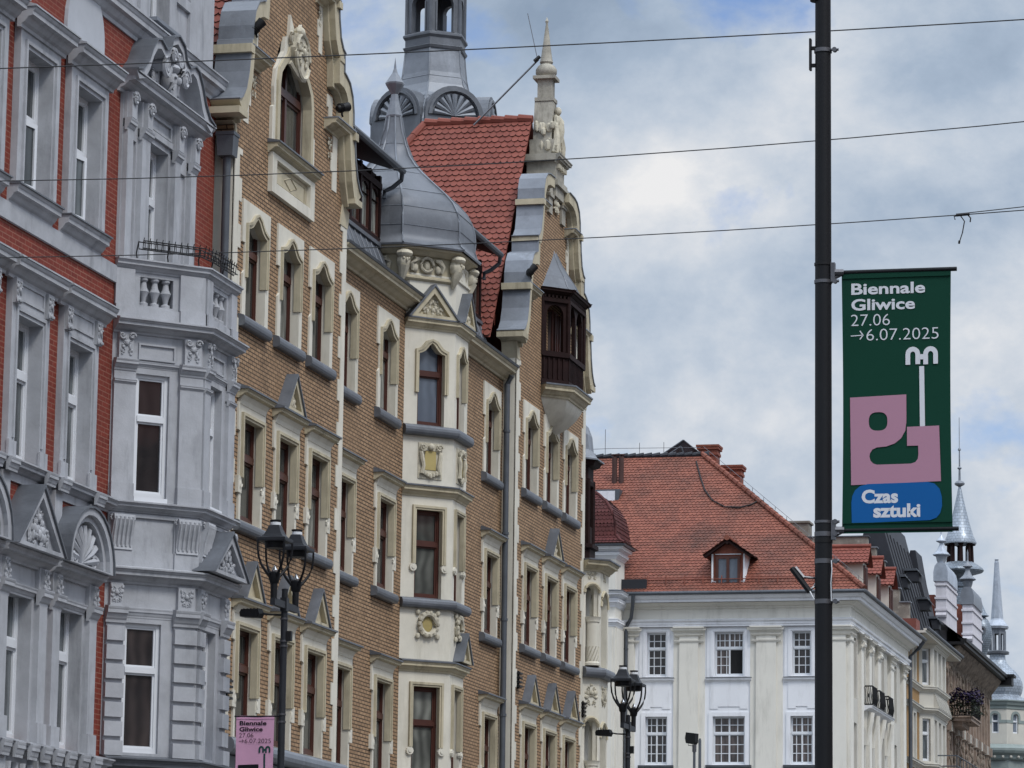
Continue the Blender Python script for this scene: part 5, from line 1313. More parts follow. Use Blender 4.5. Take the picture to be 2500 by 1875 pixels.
    lc.tube([(-43, 173.4, 28.75), (-36.5, 173.4, 28.85), (-32.2, 173.4, 28.8)], .012, 4)
    for x in (-38.3, -36.9, -35.2, -34.0): lc.tube([(x, 173.4, 28.4), (x, 173.4, 29.1 + (.7 if x == -36.9 else 0))], .013, 4)
    lc.build('lightning_wire', 'steel', B)
    # dormer
    c = -29.27; D = Fr((0, 164.7), 0); dm = MB(D); dm.box(c - .68, c + .68, 20.98, 22.5, -2.4, 0)
    dr = dm.build('dormer', 'chimney_brick', B)
    s = MB(D); s.box(c - .77, c - .69, 21.0, 22.5, -2.2, .02); s.box(c + .69, c + .77, 21.0, 22.5, -2.2, .02); s.box(c - .78, c - .55, 20.95, 21.25, .0, .03); s.box(c + .55, c + .78, 20.95, 21.25, .0, .03); s.box(c - .6, c + .6, 22.46, 22.5, .0, .05); s.build('dormer_cheek', 'white_trim', dr)
    sash(D, c - .55, c + .55, 21.02, 22.38, .10, dr, 'window_wood', 'glass_blue', tr=0, mid=True, fw=.11, name='dormer_window')
    s = MB(D); s.prism([(c - .75, 22.5), (c + .75, 22.5), (c, 23.02)], -2.5, .06); s.build('dormer_gable', 'chimney_brick', dr)
    s = MB(D)
    for sg in (-1, 1):
        s.prism([(c + sg * 1.12, 22.38), (c, 23.14), (c, 23.02), (c + sg * 1.02, 22.30)], .06, .34, back=True)
    s.tube([(c, 22.98, .0), (c, 22.98, .36)], .08, 6, local=True); s.build('bargeboard', 'dark_wood', dr)
    for sg in (-1, 1):
        V = Vector((-sg * 1.13, 0, .78)); tile_field('dormer_tiles', 'clay_tile_worn', dr, (c + sg * 1.13, 164.32, 22.40), (0, 1, 0), V, [(0, 0), (3.2, 0), (3.2, V.length), (0, V.length)], .235, .19)
    rg = MB()
    for q in range(7): rg.tube([(c, 164.3 + q * .4, 23.2), (c, 164.3 + q * .4 + .43, 23.2)], [.13, .10], 8)
    rg.build('ridge_tiles', 'clay_tile_worn', dr, True)
    # skylight, flues, chimneys, solar panel
    y, z = onroof(0, 25.9)[1:]; sk = MB(Fr((0, y - .1), 0)); sk.prism([(-36.7, 25.35), (-35.65, 25.35), (-35.5, 26.4), (-36.7, 26.4)], -.9, -.02, back=True); so = sk.build('skylight', 'zinc_pipe', B)
    MB(Fr((0, y - .12), 0)).box(-36.6, -35.75, 25.43, 26.32, -.05, -.01).build('pane', 'curtain_white', so)
    for x in (-36.05, -35.72):
        fl = MB(); fl.tube([(x, 171.6, 26.7), (x, 171.6, 28.15)], .125, 10); fl.tube([(x, 171.6, 28.22), (x, 171.6, 28.27)], .17, 10); fl.tube([(x, 171.6, 28.1), (x, 171.6, 28.22)], .05, 6); fl.build('flue', 'flue_brown', B, True)
    for x0, x1, y0, zt in ((-32.42, -31.55, 174.2, 29.05), (-31.35, -30.52, 175.0, 28.15)):
        ch = MB(); ch.box(x0, x1, 24, zt - .5, y0, y0 + .9); ch.box(x0 - .05, x1 + .05, zt - .5, zt - .36, y0 - .05, y0 + .95); ch.box(x0 - .02, x1 + .02, zt - .36, zt - .22, y0 - .02, y0 + .92)
        ch.box(x0 - .1, x1 + .1, zt - .22, zt - .1, y0 - .1, y0 + 1.0); ch.box(x0 - .13, x1 + .13, zt - .1, zt, y0 - .13, y0 + 1.03); ch.build('chimney', 'chimney_brick', B)
    sp = MB(); sp.wface([(-34.6, 174.0, 28.3), (-33.15, 174.0, 29.25), (-32.15, 174.9, 28.45), (-33.6, 175.2, 27.7)]); sp.wface([(-34.6, 174.02, 28.26), (-33.15, 174.02, 29.2), (-32.15, 174.92, 28.4), (-33.6, 175.22, 27.66)])
    for p, q in (((-34.6, 173.98, 28.32), (-33.15, 173.98, 29.27)), ((-33.15, 173.98, 29.27), (-32.15, 174.88, 28.45)), ((-34.2, 173.9, 28.35), (-33.25, 173.9, 28.95)), ((-33.25, 173.9, 28.95), (-33.05, 174, 28.35))): sp.tube([p, q], .04, 5)
    sp.build('solar_panel', 'zinc_pipe', B)
    # turret at the left corner with maroon mansard roof
    T = [(-40, 163.0), (-34.16, 163.0), (-34.16, 165.0)]
    fs = [between(T[0], T[1]), between(T[1], T[2])]
    for k, (H, L) in enumerate(fs):
        w_ = MB(H); hole = [[(5.84 - .42 + .34 * math.cos(2 * math.pi * q / 20) - .02, 21.72 + .42 * math.sin(2 * math.pi * q / 20)) for q in range(20)]] if False else []
        w_.prism(rect(0 if k == 0 else .004, L - (.004 if k == 0 else 0), 0, 22.4), -.3, 0, [])
        w_.box(L - .9 if k == 0 else .15, L - .12 if k == 0 else L - .3, 6, 19.0, -.01, .06)
        w_.build('turret_wall', 'white_plaster', B)
    H = fs[0][0]; cu, cz = 5.84 - .86, 21.72
    ow = MB(H); n = 20
    ring = lambda r: [(cu + r * math.cos(2 * math.pi * q / n), cz + r * math.sin(2 * math.pi * q / n)) for q in range(n)]
    ow.prism(ring(.46), -.01, .05, [ring(.36)], rec=.004); oo = ow.build('round_window', 'white_trim', B)
    MB(H).prism(ring(.37), 0, .012).build('pane', 'glass_dark', oo); MB(H).box(cu - .02, cu + .02, cz - .36, cz + .36, .0, .03).box(cu - .36, cu + .36, cz - .22, cz - .18, .0, .028).build('glazing_bar', 'white_frame', oo)
    for z0, z1, p in ((19.05, 19.4, .16), (19.95, 20.3, .22), (20.3, 20.62, .42)): MB().sweep(T, corn(z0, z1, p)).build('turret_cornice', 'white_trim', B)
    MB().sweep(T, [(-.02, 20.62), (.45, 20.63), (.45, 20.66), (-.02, 20.75)]).build('turret_flashing', 'lead', B)
    for z0, z1, p in ((22.15, 22.42, .22), (22.4, 22.68, .40)): MB().sweep(T, corn(z0, z1, p)).build('turret_cornice', 'white_trim', B)
    MB().sweep(T, [(-.02, 22.68), (.50, 22.69), (.52, 22.78), (-.02, 22.82)]).build('turret_gutter', 'zinc_pipe', B)
    rows = [(.52, 22.8), (.28, 22.92), (.02, 23.2), (-.06, 23.75), (-.22, 24.3), (-.55, 24.8), (-1.05, 25.25), (-1.9, 25.75)]
    for i in range(len(rows) - 1):
        (d0, z0), (d1, z1) = rows[i], rows[i + 1]; xr, yf = -34.16, 163.0
        V = Vector((0, d0 - d1, z1 - z0)); tile_field('turret_tiles', 'maroon_tile', B, (-40, yf - d0, z0), (1, 0, 0), V, [(0, 0), (xr + d0 + 40, 0), (xr + d1 + 40, V.length), (0, V.length)], .21, .17)
        V = Vector((d1 - d0, 0, z1 - z0)); tile_field('turret_tiles', 'maroon_tile', B, (xr + d0, yf - d0, z0), (0, 1, 0), V, [(0, 0), (3.2, 0), (3.2, V.length), (d0 - d1, V.length)], .21, .17)
    hp = MB(); hp.tube([(-34.16 + d, 163.0 - d, z + .03) for d, z in rows], .07, 7); hp.build('hip_tiles', 'maroon_tile', B, True)
    fb = MB(); fb.box(-34.15, -33.0, 20.7, 21.35, 164.3, 166.2); fb.build('lead_valley', 'dark_slate', B)
    # balconies on the street side
    sl = MB(FS); sl.mould(170.3, 178.2, corn(15.78, 16.02, .44, .0), .0)
    bo = sl.build('balcony_slab', 'white_trim', B)
    for u0 in (170.6, 173.2, 176.3):
        r = MB(FS); pl = [(u0, 0.02), (u0, .36), (u0 + 1.6, .36), (u0 + 1.6, .02)]
        for z in (16.1, 16.95): r.tube([(u, z, n) for u, n in pl], .035, 5, local=True)
        for i in range(3):
            (ua, na), (ub, nb) = pl[i], pl[i + 1]; n = max(4, int(math.hypot(ub - ua, nb - na) / .11))
            for q in range(n): f = q / n; u, nn = ua + (ub - ua) * f, na + (nb - na) * f; r.tube([(u, 16.1, nn), (u, 16.4, nn + .05), (u, 16.95, nn)], .016, 4, local=True)
            for q in range(2, n, 4): f = q / n; r.scroll(ua + (ub - ua) * f, 16.5, na + (nb - na) * f, .12, 1.3, 1, .02)
        r.build('balcony_railing', 'black_iron', bo)
    for u in (170.7, 172.6, 174.9, 177.8):
        k = MB(FS); k.prism([(u - .14, 14.2), (u + .14, 14.2), (u + .14, 15.8), (u - .14, 15.8)], -.01, .1); k.tube([(u, 15.72, .34), (u, 15.3, .28), (u, 14.7, .16), (u, 14.2, .12)], [.12, .13, .1, .06], 7, local=True); k.build('balcony_bracket', 'white_plaster', bo)
    # dormers on the street-side slope
    for y, xs in ((171.0, 0), (175.5, 0), (180.0, 0)):
        D = Fr((-23.9, 0), 90); dm = MB(D); dm.box(y - .62, y + .62, 21.2, 22.75, -3.2, 0); dr = dm.build('dormer', 'pale_plaster', B)
        sash(D, y - .5, y + .5, 21.3, 22.6, .08, dr, 'window_wood', 'glass_dark', tr=0, mid=True, fw=.1, name='dormer_window')
        dm = MB(D); dm.prism([(y - .66, 22.75), (y + .66, 22.75), (y, 23.4)], -3.2, .12); dm.build('dormer_gable', 'dark_wood', dr)
        for sg in (-1, 1):
            V = Vector((0, -sg * .92, .86)); tile_field('dormer_tiles', 'clay_tile', dr, (-23.62, y + sg * .92, 22.66), (-1, 0, 0), V, [(0, 0), (3.6, 0), (3.6, V.length), (0, V.length)], .235, .2)
        rg = MB(); rg.tube([(-23.6, y, 23.56), (-27.0, y, 23.56)], .11, 8); rg.build('ridge_tiles', 'clay_tile', dr, True)
    return B
white_building()
pipe_run('downpipe', 'grey downpipe with a bend under the eaves of the white building', [(-33.55, 164.05, 20.6), (-33.6, 164.2, 20.1), (-33.75, 164.6, 19.6), (-34.0, 164.72, 19.2), (-34.0, 164.74, 18.4), (-34.0, 164.74, 0)], .085, 'zinc_pipe', collars=[(-34.0, 164.74, 18.2)])
pipe_run('downpipe', 'grey downpipe in the joint between the white and the ochre house', [(-22.95, 185.6, 20.55), (-23.2, 185.65, 20.2), (-23.65, 185.7, 19.8), (-23.68, 185.7, 0)], .10, 'zinc_pipe')

# ------------------------------------------------------------------ ochre house with stepped fire wall
def ochre_house():
    FS = Fr((-23.87, 0), 90)
    B = thing('brick_house', 'ochre brick house with white oriel, dark slate mansard and bare stepped fire wall', 'building', (-27, 193, 0))
    cs = [(188.6, .5), (200.2, .5)]; hs = []
    for c, w_ in cs: hs += [rect(c - w_, c + w_, 18.75, 20.75), rect(c - w_, c + w_, 14.7, 17.2), rect(c - w_, c + w_, 10, 13)]
    MB(FS).prism(rect(185.72, 201.2, 0, 21.1), -.5, 0, hs, rec=-.25).build('wall', 'ochre_brick', B)
    for c, w_ in cs:
        for z0, z1 in ((18.75, 20.75), (14.7, 17.2), (10, 13)):
            wd = sash(FS, c - w_, c + w_, z0, z1, -.2, B, 'white_frame', 'glass_grey_house', tr=.65, fw=.08)
            s = MB(FS); s.prism(rect(c - w_ - .25, c + w_ + .25, z0 - .02, z1 + .3), -.02, .08, [rect(c - w_ + .02, c + w_ - .02, z0 - .01, z1 - .02)], rec=-.15); s.mould(c - w_ - .35, c + w_ + .35, corn(z0 - .3, z0 - .03, .22)); s.build('surround', 'pale_plaster', wd)
    P = [(-23.87, 191.0), (-23.2, 191.6), (-23.2, 197.2), (-23.87, 197.8)]
    for k in range(3):
        H, L = between(P[k], P[k + 1]); m = MB(H); ws = [.45] if k != 1 else [1.0, 2.8, 4.6]; hw = .25 if k != 1 else .55
        hh = []
        for u in ws: hh += [rect(u - hw, u + hw, 18.85, 20.75), rect(u - hw, u + hw, 14.9, 17.1)]
        m.prism(rect(0, L, 0, 21.0), -.3, 0, hh, rec=-.2); m.build('oriel_wall', 'pale_plaster', B)
        for u in ws:
            for z0, z1 in ((18.85, 20.75), (14.9, 17.1)): sash(H, u - hw, u + hw, z0, z1, -.14, B, 'white_frame', 'glass_grey_house', tr=.65, fw=.07, name='oriel_window')
    for z0, z1, p in ((18.45, 18.75, .25), (17.35, 17.65, .3), (20.75, 21.0, .2), (14.45, 14.75, .3)): MB().sweep([(-23.87, 185.75), (-23.87, 191.0)] + P[1:3] + [(-23.87, 197.8), (-23.87, 201.1)], corn(z0, z1, p)).build('string_course', 'pale_plaster', B)
    sp = MB(Fr((-23.2, 0), 90)); sp.mould(191.65, 197.15, [(-.02, 17.65), (.30, 17.66), (.05, 18.46), (-.02, 18.46)])
    for q in range(8): sp.tube([(191.65, 17.7 + .78 * q / 8, .29 - .25 * q / 8), (197.15, 17.7 + .78 * q / 8, .29 - .25 * q / 8)], .03, 4, local=True)
    sp.build('scale_apron', 'pale_plaster', B)
    ev = MB(FS); ev.box(185.72, 201.2, 21.0, 21.12, -.5, 1.0); ev.box(185.72, 201.3, 21.12, 21.22, .9, 1.06); ev.build('eaves_soffit', 'pale_plaster', B)
    g = MB(FS); g.tube([(185.75, 21.26, 1.08), (201.5, 21.26, 1.08)], .09, 8, local=True); g.tube([(186.0, 21.2, 1.06), (186.2, 20.95, .6), (186.25, 20.75, .1)], .06, 6, local=True); g.build('gutter', 'zinc_pipe', B, True)
    MB(FS).box(185.9, 187.4, 21.14, 21.75, -.2, .5).build('red_metal_box', 'rose_red', B)
    # fire wall facing the square
    W = Fr((0, 187.0), 0)
    st = [(-31.0, 26.2), (-25.99, 26.1), (-25.56, 25.52), (-25.12, 24.80), (-24.73, 24.12), (-24.37, 23.40), (-23.86, 22.68)]
    pts = [(-36, 18), (-23.86, 18)]
    for i in range(len(st) - 1, 0, -1): pts += [(st[i][0], st[i][1]), (st[i - 1][0], st[i][1])]
    pts[-1] = (-36, st[1][1])
    MB(W).prism(pts, -.5, 0, back=True).build('stepped_wall', 'rough_render', B)
    for i in range(1, len(st)):
        x0 = st[i - 1][0] if i > 1 else -29.2; MB(W).box(x0 + .02, st[i][0] + .08, st[i][1] + .003, st[i][1] + .06, -.56, .07).build('step_coping', 'lead_pale' if i > 1 else 'zinc_pipe', B)
    MB(W).box(-31.6, -29.05, 25.0, 26.88, -1.2, -.02).box(-31.7, -28.98, 26.88, 26.98, -1.3, .06).build('chimney_stack', 'rough_render', B)
    # slate mansard
    def slab(y0, y1, pr, nm):
        m = MB(Fr((0, y0), 0)); m.prism(pr, -(y1 - y0), 0, back=True); return m.build(nm, 'dark_slate', B)
    slab(188.2, 198.6, [(-23.8, 21.3), (-25.30, 26.6), (-25.55, 27.6), (-26.05, 27.6), (-26.9, 24.5), (-28.5, 21.3)], 'mansard_roof')
    slab(198.7, 201.5, [(-23.8, 21.3), (-24.72, 25.2), (-25.00, 26.85), (-25.28, 26.85), (-25.8, 24.8), (-27, 21.3)], 'mansard_roof')
    for y, x, z in ((189.6, -24.75, 24.25), (192.4, -24.5, 24.9), (195.2, -24.3, 23.7), (199.2, -24.3, 23.1)):
        m = MB(); m.box(x - .1, x + .55, z - .55, z - .05, y - .5, y + .5); d = m.build('dormer', 'dark_slate', B)
        m = MB(); m.box(x - .5, x + .42, z, z + .12, y - .6, y + .6); m.wface([(x + .42, y - .6, z + .06), (x + .42, y + .6, z + .06), (x + .72, y + .6, z - .28), (x + .72, y - .6, z - .28)]); m.build('dormer_hood', 'zinc_pipe', d)
    m = MB()
    for y in (189, 190.4, 191.8, 193.2, 194.6, 196, 197.4): m.tube([(-23.78, y, 21.35), (-25.28, y, 26.62)], .03, 4)
    m.build('standing_seam', 'dark_slate', B)
    m = MB(FS); m.box(193.0, 203.5, 14.1, 14.4, .0, 1.7); bo = m.build('balcony_slab', 'rose_stone', B)
    m = MB(FS); pl = [(193.0, .7), (193.0, 1.7), (203.5, 1.7)]
    for z in (14.75, 15.3): m.tube([(u, z, n) for u, n in pl], .035, 5, local=True)
    for q in range(8): m.tube([(193 + q * 1.5, 14.4, 1.7), (193 + q * 1.5, 15.3, 1.7)], .025, 5, local=True)
    m.build('balcony_railing', 'zinc_pipe', bo)
ochre_house()
# ------------------------------------------------------------------ brown house with carved facade and two white gablets
def brown_house():
    FS = Fr((-23.87, 0), 90); R = random.Random(11)
    B = thing('stone_house', 'brown stone house with ribbed carved facade, black eaves and white metal-capped gablets', 'building', (-27, 212, 0))
    hs = []; us = [203.6, 207.2, 210.8, 214.4, 218.0, 221.6]
    for u in us: hs += [rect(u - .5, u + .5, 18.2, 20.6), rect(u - .5, u + .5, 13.6, 16.6), rect(u - .5, u + .5, 9, 12)]
    MB(FS).prism(rect(201.3, 223.5, 0, 22.0), -.5, 0, hs, rec=-.3).build('wall', 'rose_stone', B)
    for u in us:
        for z0, z1 in ((18.2, 20.6), (13.6, 16.6), (9, 12)):
            wd = sash(FS, u - .5, u + .5, z0, z1, -.22, B, 'window_wood', 'glass_dark', tr=.65, fw=.09)
            k = MB(FS); k.prism(rect(u - .7, u + .7, z0 - .02, z1 + .4), -.02, .12, [rect(u - .48, u + .48, z0, z1 - .02)], rec=-.15); k.build('surround', 'cream_stone' if z0 > 18 else 'rose_stone', wd)
    u = 201.8; i = 0
    while u < 223.4:
        rb = MB(FS); rb.box(u - .12, u + .12, 8, 21.4, -.01, .28 if i % 2 == 0 else .16); rb.box(u - .18, u + .18, 17.3, 17.8, .0, .4)
        ro = rb.build('rib', ('rose_stone', 'pale_plaster', 'rose_stone', 'brown_carving')[i % 4], B)
        cv = MB(FS)
        for q in range(12):
            zz = R.choice((R.uniform(15.6, 17.2), R.uniform(19.6, 21.6), R.uniform(20.6, 21.8)))
            cv.ball((u + R.uniform(-.3, .3), zz, .2 + R.uniform(0, .16)), R.uniform(.05, .11), (.7, 2.0, .8), local=True, N=6, M=4)
        cv.tube([(u, 21.95, .9), (u, 21.8, .75), (u, 21.5, .5), (u, 21.2, .3), (u, 20.8, .22)], [.13, .2, .22, .2, .1], 7, local=True)
        cv.build('carving', 'brown_carving', ro, True)
        u += .75; i += 1
    for a in range(6): MB(FS).box(us[a] - .55, us[a] + .55, 16.75, 18.05, .0, .05).build('red_panel', 'rose_red', B)
    MB(FS).mould(201.3, 223.5, corn(17.5, 17.8, .35)).build('string_course', 'rose_stone', B)
    MB(FS).box(201.3, 224.0, 21.96, 22.12, -.5, 1.2).box(201.3, 224.0, 22.12, 22.3, 1.0, 1.32).build('eaves', 'black_iron', B)
    q = MB(FS); q.box(223.4, 224.6, 21.7, 22.2, .2, 1.55); q.box(223.3, 224.7, 22.2, 22.35, .1, 1.7); q.build('eaves_hopper', 'black_iron', B)
    MB().wface([(-22.7, 201.4, 22.3), (-22.7, 224, 22.3), (-25.2, 224, 24.2), (-25.2, 201.4, 24.2)]).wface([(-25.2, 201.4, 24.2), (-25.2, 224, 24.2), (-34, 224, 18), (-34, 201.4, 18)]).build('roof', 'dark_slate', B)
    MB().box(-34, -24.4, 0, 21.9, 201.4, 223.4).build('rear_block', 'interior_dark', B)
    for y, dz, mat in ((203.0, 0.0, 'bright_zinc'), (216.0, .15, 'lead_pale')):
        W = Fr((0, y), 0); x0, x1 = -24.42, -23.84; t = MB(W)
        zc = 25.65 + dz
        t.box(x0, x1, 21.9, zc, -5.0, 0); 
        for z in (22.9, 24.0, 24.65, 25.4): t.box(x0 - .06, x1 + .06, z, z + .12, -5.06, .07)
        t.tube([(x0, 23.75, .0), (x1, 23.75, .0)], .16, 8, local=True)
        go = t.build('gablet', 'lilac_plaster', B)
        cp = MB(W); cp.prism([(x0 - .12, zc), (x1 + .1, zc), (x1 + .1, zc + .5), (x1 + .02, zc + .85), (x1 - .1, zc + 1.02), (x0 + .1, zc + 1.02), (x0 - .04, zc + .85), (x0 - .12, zc + .5)], -4.6, .1, back=True)
        cx = (x0 + x1) / 2; px, py = cx, y + .3
        cp.lathe((px, py), [(.2, zc + 1.0), (.28, zc + 1.2), (.32, zc + 1.4), (.5, zc + 1.48), (.5, zc + 1.52), (.26, zc + 1.75), (.12, zc + 2.05), (.1, zc + 2.15), (.3, zc + 2.25), (.3, zc + 2.28), (.07, zc + 2.55), (.05, zc + 2.7), (.05, zc + 3.1), (.0, zc + 3.3)], 8, 22.5)
        cp.build('gablet_cap', mat, go, True)
        bl = MB(); bl.lathe((x0 + .1, y - .8), [(.55, 21.9), (.5, 22.3), (.3, 22.6), (.14, 22.9), (.1, 23.1)], 4, 45); bl.ball((x0 + .1, 23.25, y - .8), .2); bl.build('ball_finial', 'lead_pale', B, True)
    for y, x0, x1, z1 in ((206.5, -25.5, -24.9, 25.3), (219.5, -25.4, -24.75, 26.2)): MB().box(x0, x1, 22, z1, y, y + 1.2).build('chimney', 'chimney_brick', B)
    # balcony
    sl = MB(FS); sl.box(202.2, 206.6, 17.86, 18.04, .0, 1.45); sl.box(202.1, 206.7, 18.04, 18.12, .0, 1.52); sl.box(202.6, 206.0, 17.6, 17.86, .0, .9); bo = sl.build('balcony_slab', 'rose_stone', B)
    r = MB(FS); pl = [(202.2, .05), (202.2, 1.42), (206.6, 1.42), (206.6, .05)]
    for z in (18.16, 18.7, 19.18): r.tube([(u, z, n) for u, n in pl], .035, 5, local=True)
    for i in range(3):
        (ua, na), (ub, nb) = pl[i], pl[i + 1]; n = max(8, int(math.hypot(ub - ua, nb - na) / .15))
        for k in range(n): f = k / n; u, nn = ua + (ub - ua) * f, na + (nb - na) * f; r.tube([(u, 18.14, nn), (u, 18.5, nn + .06), (u, 19.18, nn)], .022, 4, local=True)
    r.build('balcony_railing', 'black_iron', bo)
    return bo
brown_house()
def flower_tub():
    R = random.Random(4)
    B = thing('flower_box', 'dark purple flowers overflowing the black iron balcony of the brown house', 'flowers', (-22.8, 203, 18.5))
    for nm, mat, n, lo, hi in (('petals', 'petals', 900, 18.95, 19.55), ('leaves', 'leaves', 700, 18.25, 19.2)):
        m = MB()
        for i in range(n):
            t = R.random(); side = R.random() < .55
            x = -23.6 + 1.3 * t if side else -22.4 + R.gauss(0, .14); y = 202.2 + R.gauss(0, .14) if side else 202.2 + 4.4 * R.random()
            z = R.uniform(lo, hi) + .12 * math.sin(x * 7) ; s = R.uniform(.04, .085)
            if nm == 'leaves' and R.random() < .35: z -= R.uniform(0, .4)
            a, b = R.uniform(0, 6.28), R.uniform(-.8, .8); d1 = Vector((math.cos(a) * s, math.sin(a) * s, b * s)); d2 = Vector((-math.sin(a) * s, math.cos(a) * s, R.uniform(-1, 1) * s)); p = Vector((x, y, z))
            m.wface([p - d1, p + d2 * .8, p + d1, p - d2 * .8])
        m.build(nm, mat, B)
flower_tub()
# ------------------------------------------------------------------ towers
def grey_tower():
    c = (-29.05, 110.0); ph = 30 + 5
    B = thing('tower', 'grey lead roofed lantern tower rising behind the red tiled roof', 'tower', (c[0], c[1], 0))
    MB().lathe(c, [(2.0, 0), (2.0, 28.2), (1.9, 28.3)], 6, ph).build('shaft', 'pale_plaster', B)
    prof = [(2.15, 28.2), (2.12, 28.6), (2.08, 29.1), (1.95, 29.5), (1.62, 29.85), (1.36, 30.15), (1.18, 30.5), (1.08, 30.9), (1.03, 31.35), (1.0, 31.7)]
    sk = MB().lathe(c, prof, 6, ph).build('flared_roof', 'lead_pale', B)
    sm = MB()
    for k in range(6): a = rad(ph + 60 * k); sm.tube([(c[0] + r * math.cos(a), c[1] + r * math.sin(a), z) for r, z in prof], .03, 5)
    for z, r in ((30.0, 1.5), (30.75, 1.12)): sm.lathe(c, [(r - .0, z - .015), (r + .012, z), (r - .0, z + .015)], 6, ph)
    sm.build('lead_seam', 'lead_pale', sk)
    MB().lathe(c, [(1.0, 31.66), (1.06, 31.68), (1.1, 31.76), (1.02, 31.8), (1.02, 32.02), (1.1, 32.1), (1.1, 32.16), (.98, 32.24), (.2, 32.26)], 6, ph).build('lantern_base', 'lead', B)
    V = [(c[0] + .98 * math.cos(rad(ph + 60 * k)), c[1] + .98 * math.sin(rad(ph + 60 * k))) for k in range(6)]
    lo = None
    for k in range(6):
        H, L = between(V[k], V[(k + 1) % 6]); m = MB(H); hw = .27
        m.prism([(0, 32.22), (L / 2 - hw, 32.22), (L / 2 - hw, 33.2)] + [(L / 2 - hw * math.cos(math.pi * q / 8), 33.2 + .22 * math.sin(math.pi * q / 8)) for q in range(1, 8)] + [(L / 2 + hw, 33.2), (L / 2 + hw, 32.22), (L, 32.22), (L, 34.0), (0, 34.0)], -.16, 0, back=True)
        m.prism([(L / 2 - hw - .05, 32.24), (L / 2 - hw, 32.24), (L / 2 - hw, 33.2), (L / 2 - hw - .05, 33.2)], .0, .03); m.prism([(L / 2 + hw, 32.24), (L / 2 + hw + .05, 32.24), (L / 2 + hw + .05, 33.2), (L / 2 + hw, 33.2)], .0, .03)
        m.tube([(0, 32.2, .0), (0, 34.0, .0)], .06, 6, local=True)
        m.build('lantern_arch', 'lead', B)
    MB().lathe(c, [(.3, 33.7), (.98, 33.9), (1.2, 34.0), (1.22, 34.1), (1.0, 34.2), (.7, 35.0), (.3, 36.5), (.1, 38), (0, 40)], 6, ph).build('lantern_spire', 'lead', B)
    for k in range(6):                        # round-headed gables with shell fans
        a = rad(ph + 30 + 60 * k); H = Fr((c[0] + 1.80 * math.cos(a), c[1] + 1.80 * math.sin(a)), math.degrees(a) + 90)
        m = MB(H); n = 14; arc = lambda r: [(r * math.cos(math.pi * q / n), 29.25 + r * math.sin(math.pi * q / n)) for q in range(n + 1)]
        m.prism([(-.98, 28.3)] + [(.98, 28.3)] + arc(.98), -.9, .06, [arc(.78)], rec=-.05); m.prism(arc(.88), .05, .12, [arc(.80)], rec=.0)
        g = m.build('round_gable', 'lead', B)
        m = MB(H); m.prism(arc(.79), -.1, -.04)
        for q in range(9):
            t = math.pi * (.04 + .92 * q / 8); m.tube([(0, 29.27, -.02), (.4 * math.cos(t), 29.27 + .4 * math.sin(t), .03), (.68 * math.cos(t), 29.27 + .68 * math.sin(t), .0)], [.03, .07, .10], 6, local=True)
        m.build('shell_fan', 'lead_pale', g, True)
        MB(H).box(-.98, .98, 28.9, 29.22, -.5, .05).build('gable_base', 'lead', g)
grey_tower()
def spire_turret():
    c = (-26.35, 232.0)
    B = thing('turret', 'slim scaled zinc turret with dark open lantern and needle spire beside the banner', 'turret', (c[0], c[1], 0))
    MB().lathe(c, [(.62, 0), (.62, 22), (.62, 24.0), (.55, 26), (.52, 28.6), (.62, 28.7), (.62, 28.95), (.5, 29.0)], 16).build('shaft', 'zinc_scales', B)
    MB().lathe(c, [(.5, 28.95), (.6, 29.2), (.85, 29.45), (1.45, 29.62), (1.5, 29.72), (1.42, 29.86), (1.1, 30.1), (.85, 30.25), (.3, 30.3)], 12).build('skirt', 'zinc_scales', B)
    lp = MB()
    for k in range(8): a = rad(45 * k + 10); lp.tube([(c[0] + .72 * math.cos(a), c[1] + .72 * math.sin(a), 30.2), (c[0] + .70 * math.cos(a), c[1] + .70 * math.sin(a), 31.3), (c[0] + .8 * math.cos(a), c[1] + .8 * math.sin(a), 31.45)], [.15, .13, .24], 6)
    lp.build('lantern', 'dark_wood', B)
    MB().lathe(c, [(.3, 31.3), (1.04, 31.42), (1.05, 31.5), (.86, 31.9), (.62, 32.7), (.4, 33.6), (.22, 34.4), (.12, 34.9), (.08, 35.05)], 16).build('spire', 'zinc_scales_pale', B, True)
    n = MB(); n.lathe(c, [(.06, 35.0), (.1, 35.1), (.3, 35.2), (.33, 35.3), (.25, 35.42), (.08, 35.5), (.06, 36.2), (.14, 36.25), (.14, 36.3), (.05, 36.4), (.04, 37.4), (.1, 37.43), (.1, 37.5), (.03, 37.6), (.02, 39.5), (0, 39.6)], 8); n.build('needle', 'lead_pale', B, True)
spire_turret()
def egg_dome():
    c = (-24.62, 228.0)
    B = thing('dome', 'small dark egg-shaped dome with a round oculus between the white gablet and the onion tower', 'dome', (c[0], c[1], 0))
    MB().lathe(c, [(.3, 0), (.3, 23.9), (.42, 24.3), (.62, 24.8), (.68, 25.3), (.6, 25.8), (.42, 26.15), (.25, 26.3), (.5, 26.4), (.3, 26.6), (.05, 27.2), (0, 27.6)], 16).build('shell', 'zinc_scales', B, True)
    H = Fr((c[0] + .12, c[1] - .66), 10); n = 14; ring = lambda r: [(r * math.cos(2 * math.pi * q / n), 25.45 + r * math.sin(2 * math.pi * q / n)) for q in range(n)]
    o = MB(H).prism(ring(.26), -.2, .05, [ring(.15)], rec=-.05).build('oculus', 'lead', B); MB(H).prism(ring(.16), -.1, -.03).build('pane', 'glass_dark', o)
egg_dome()
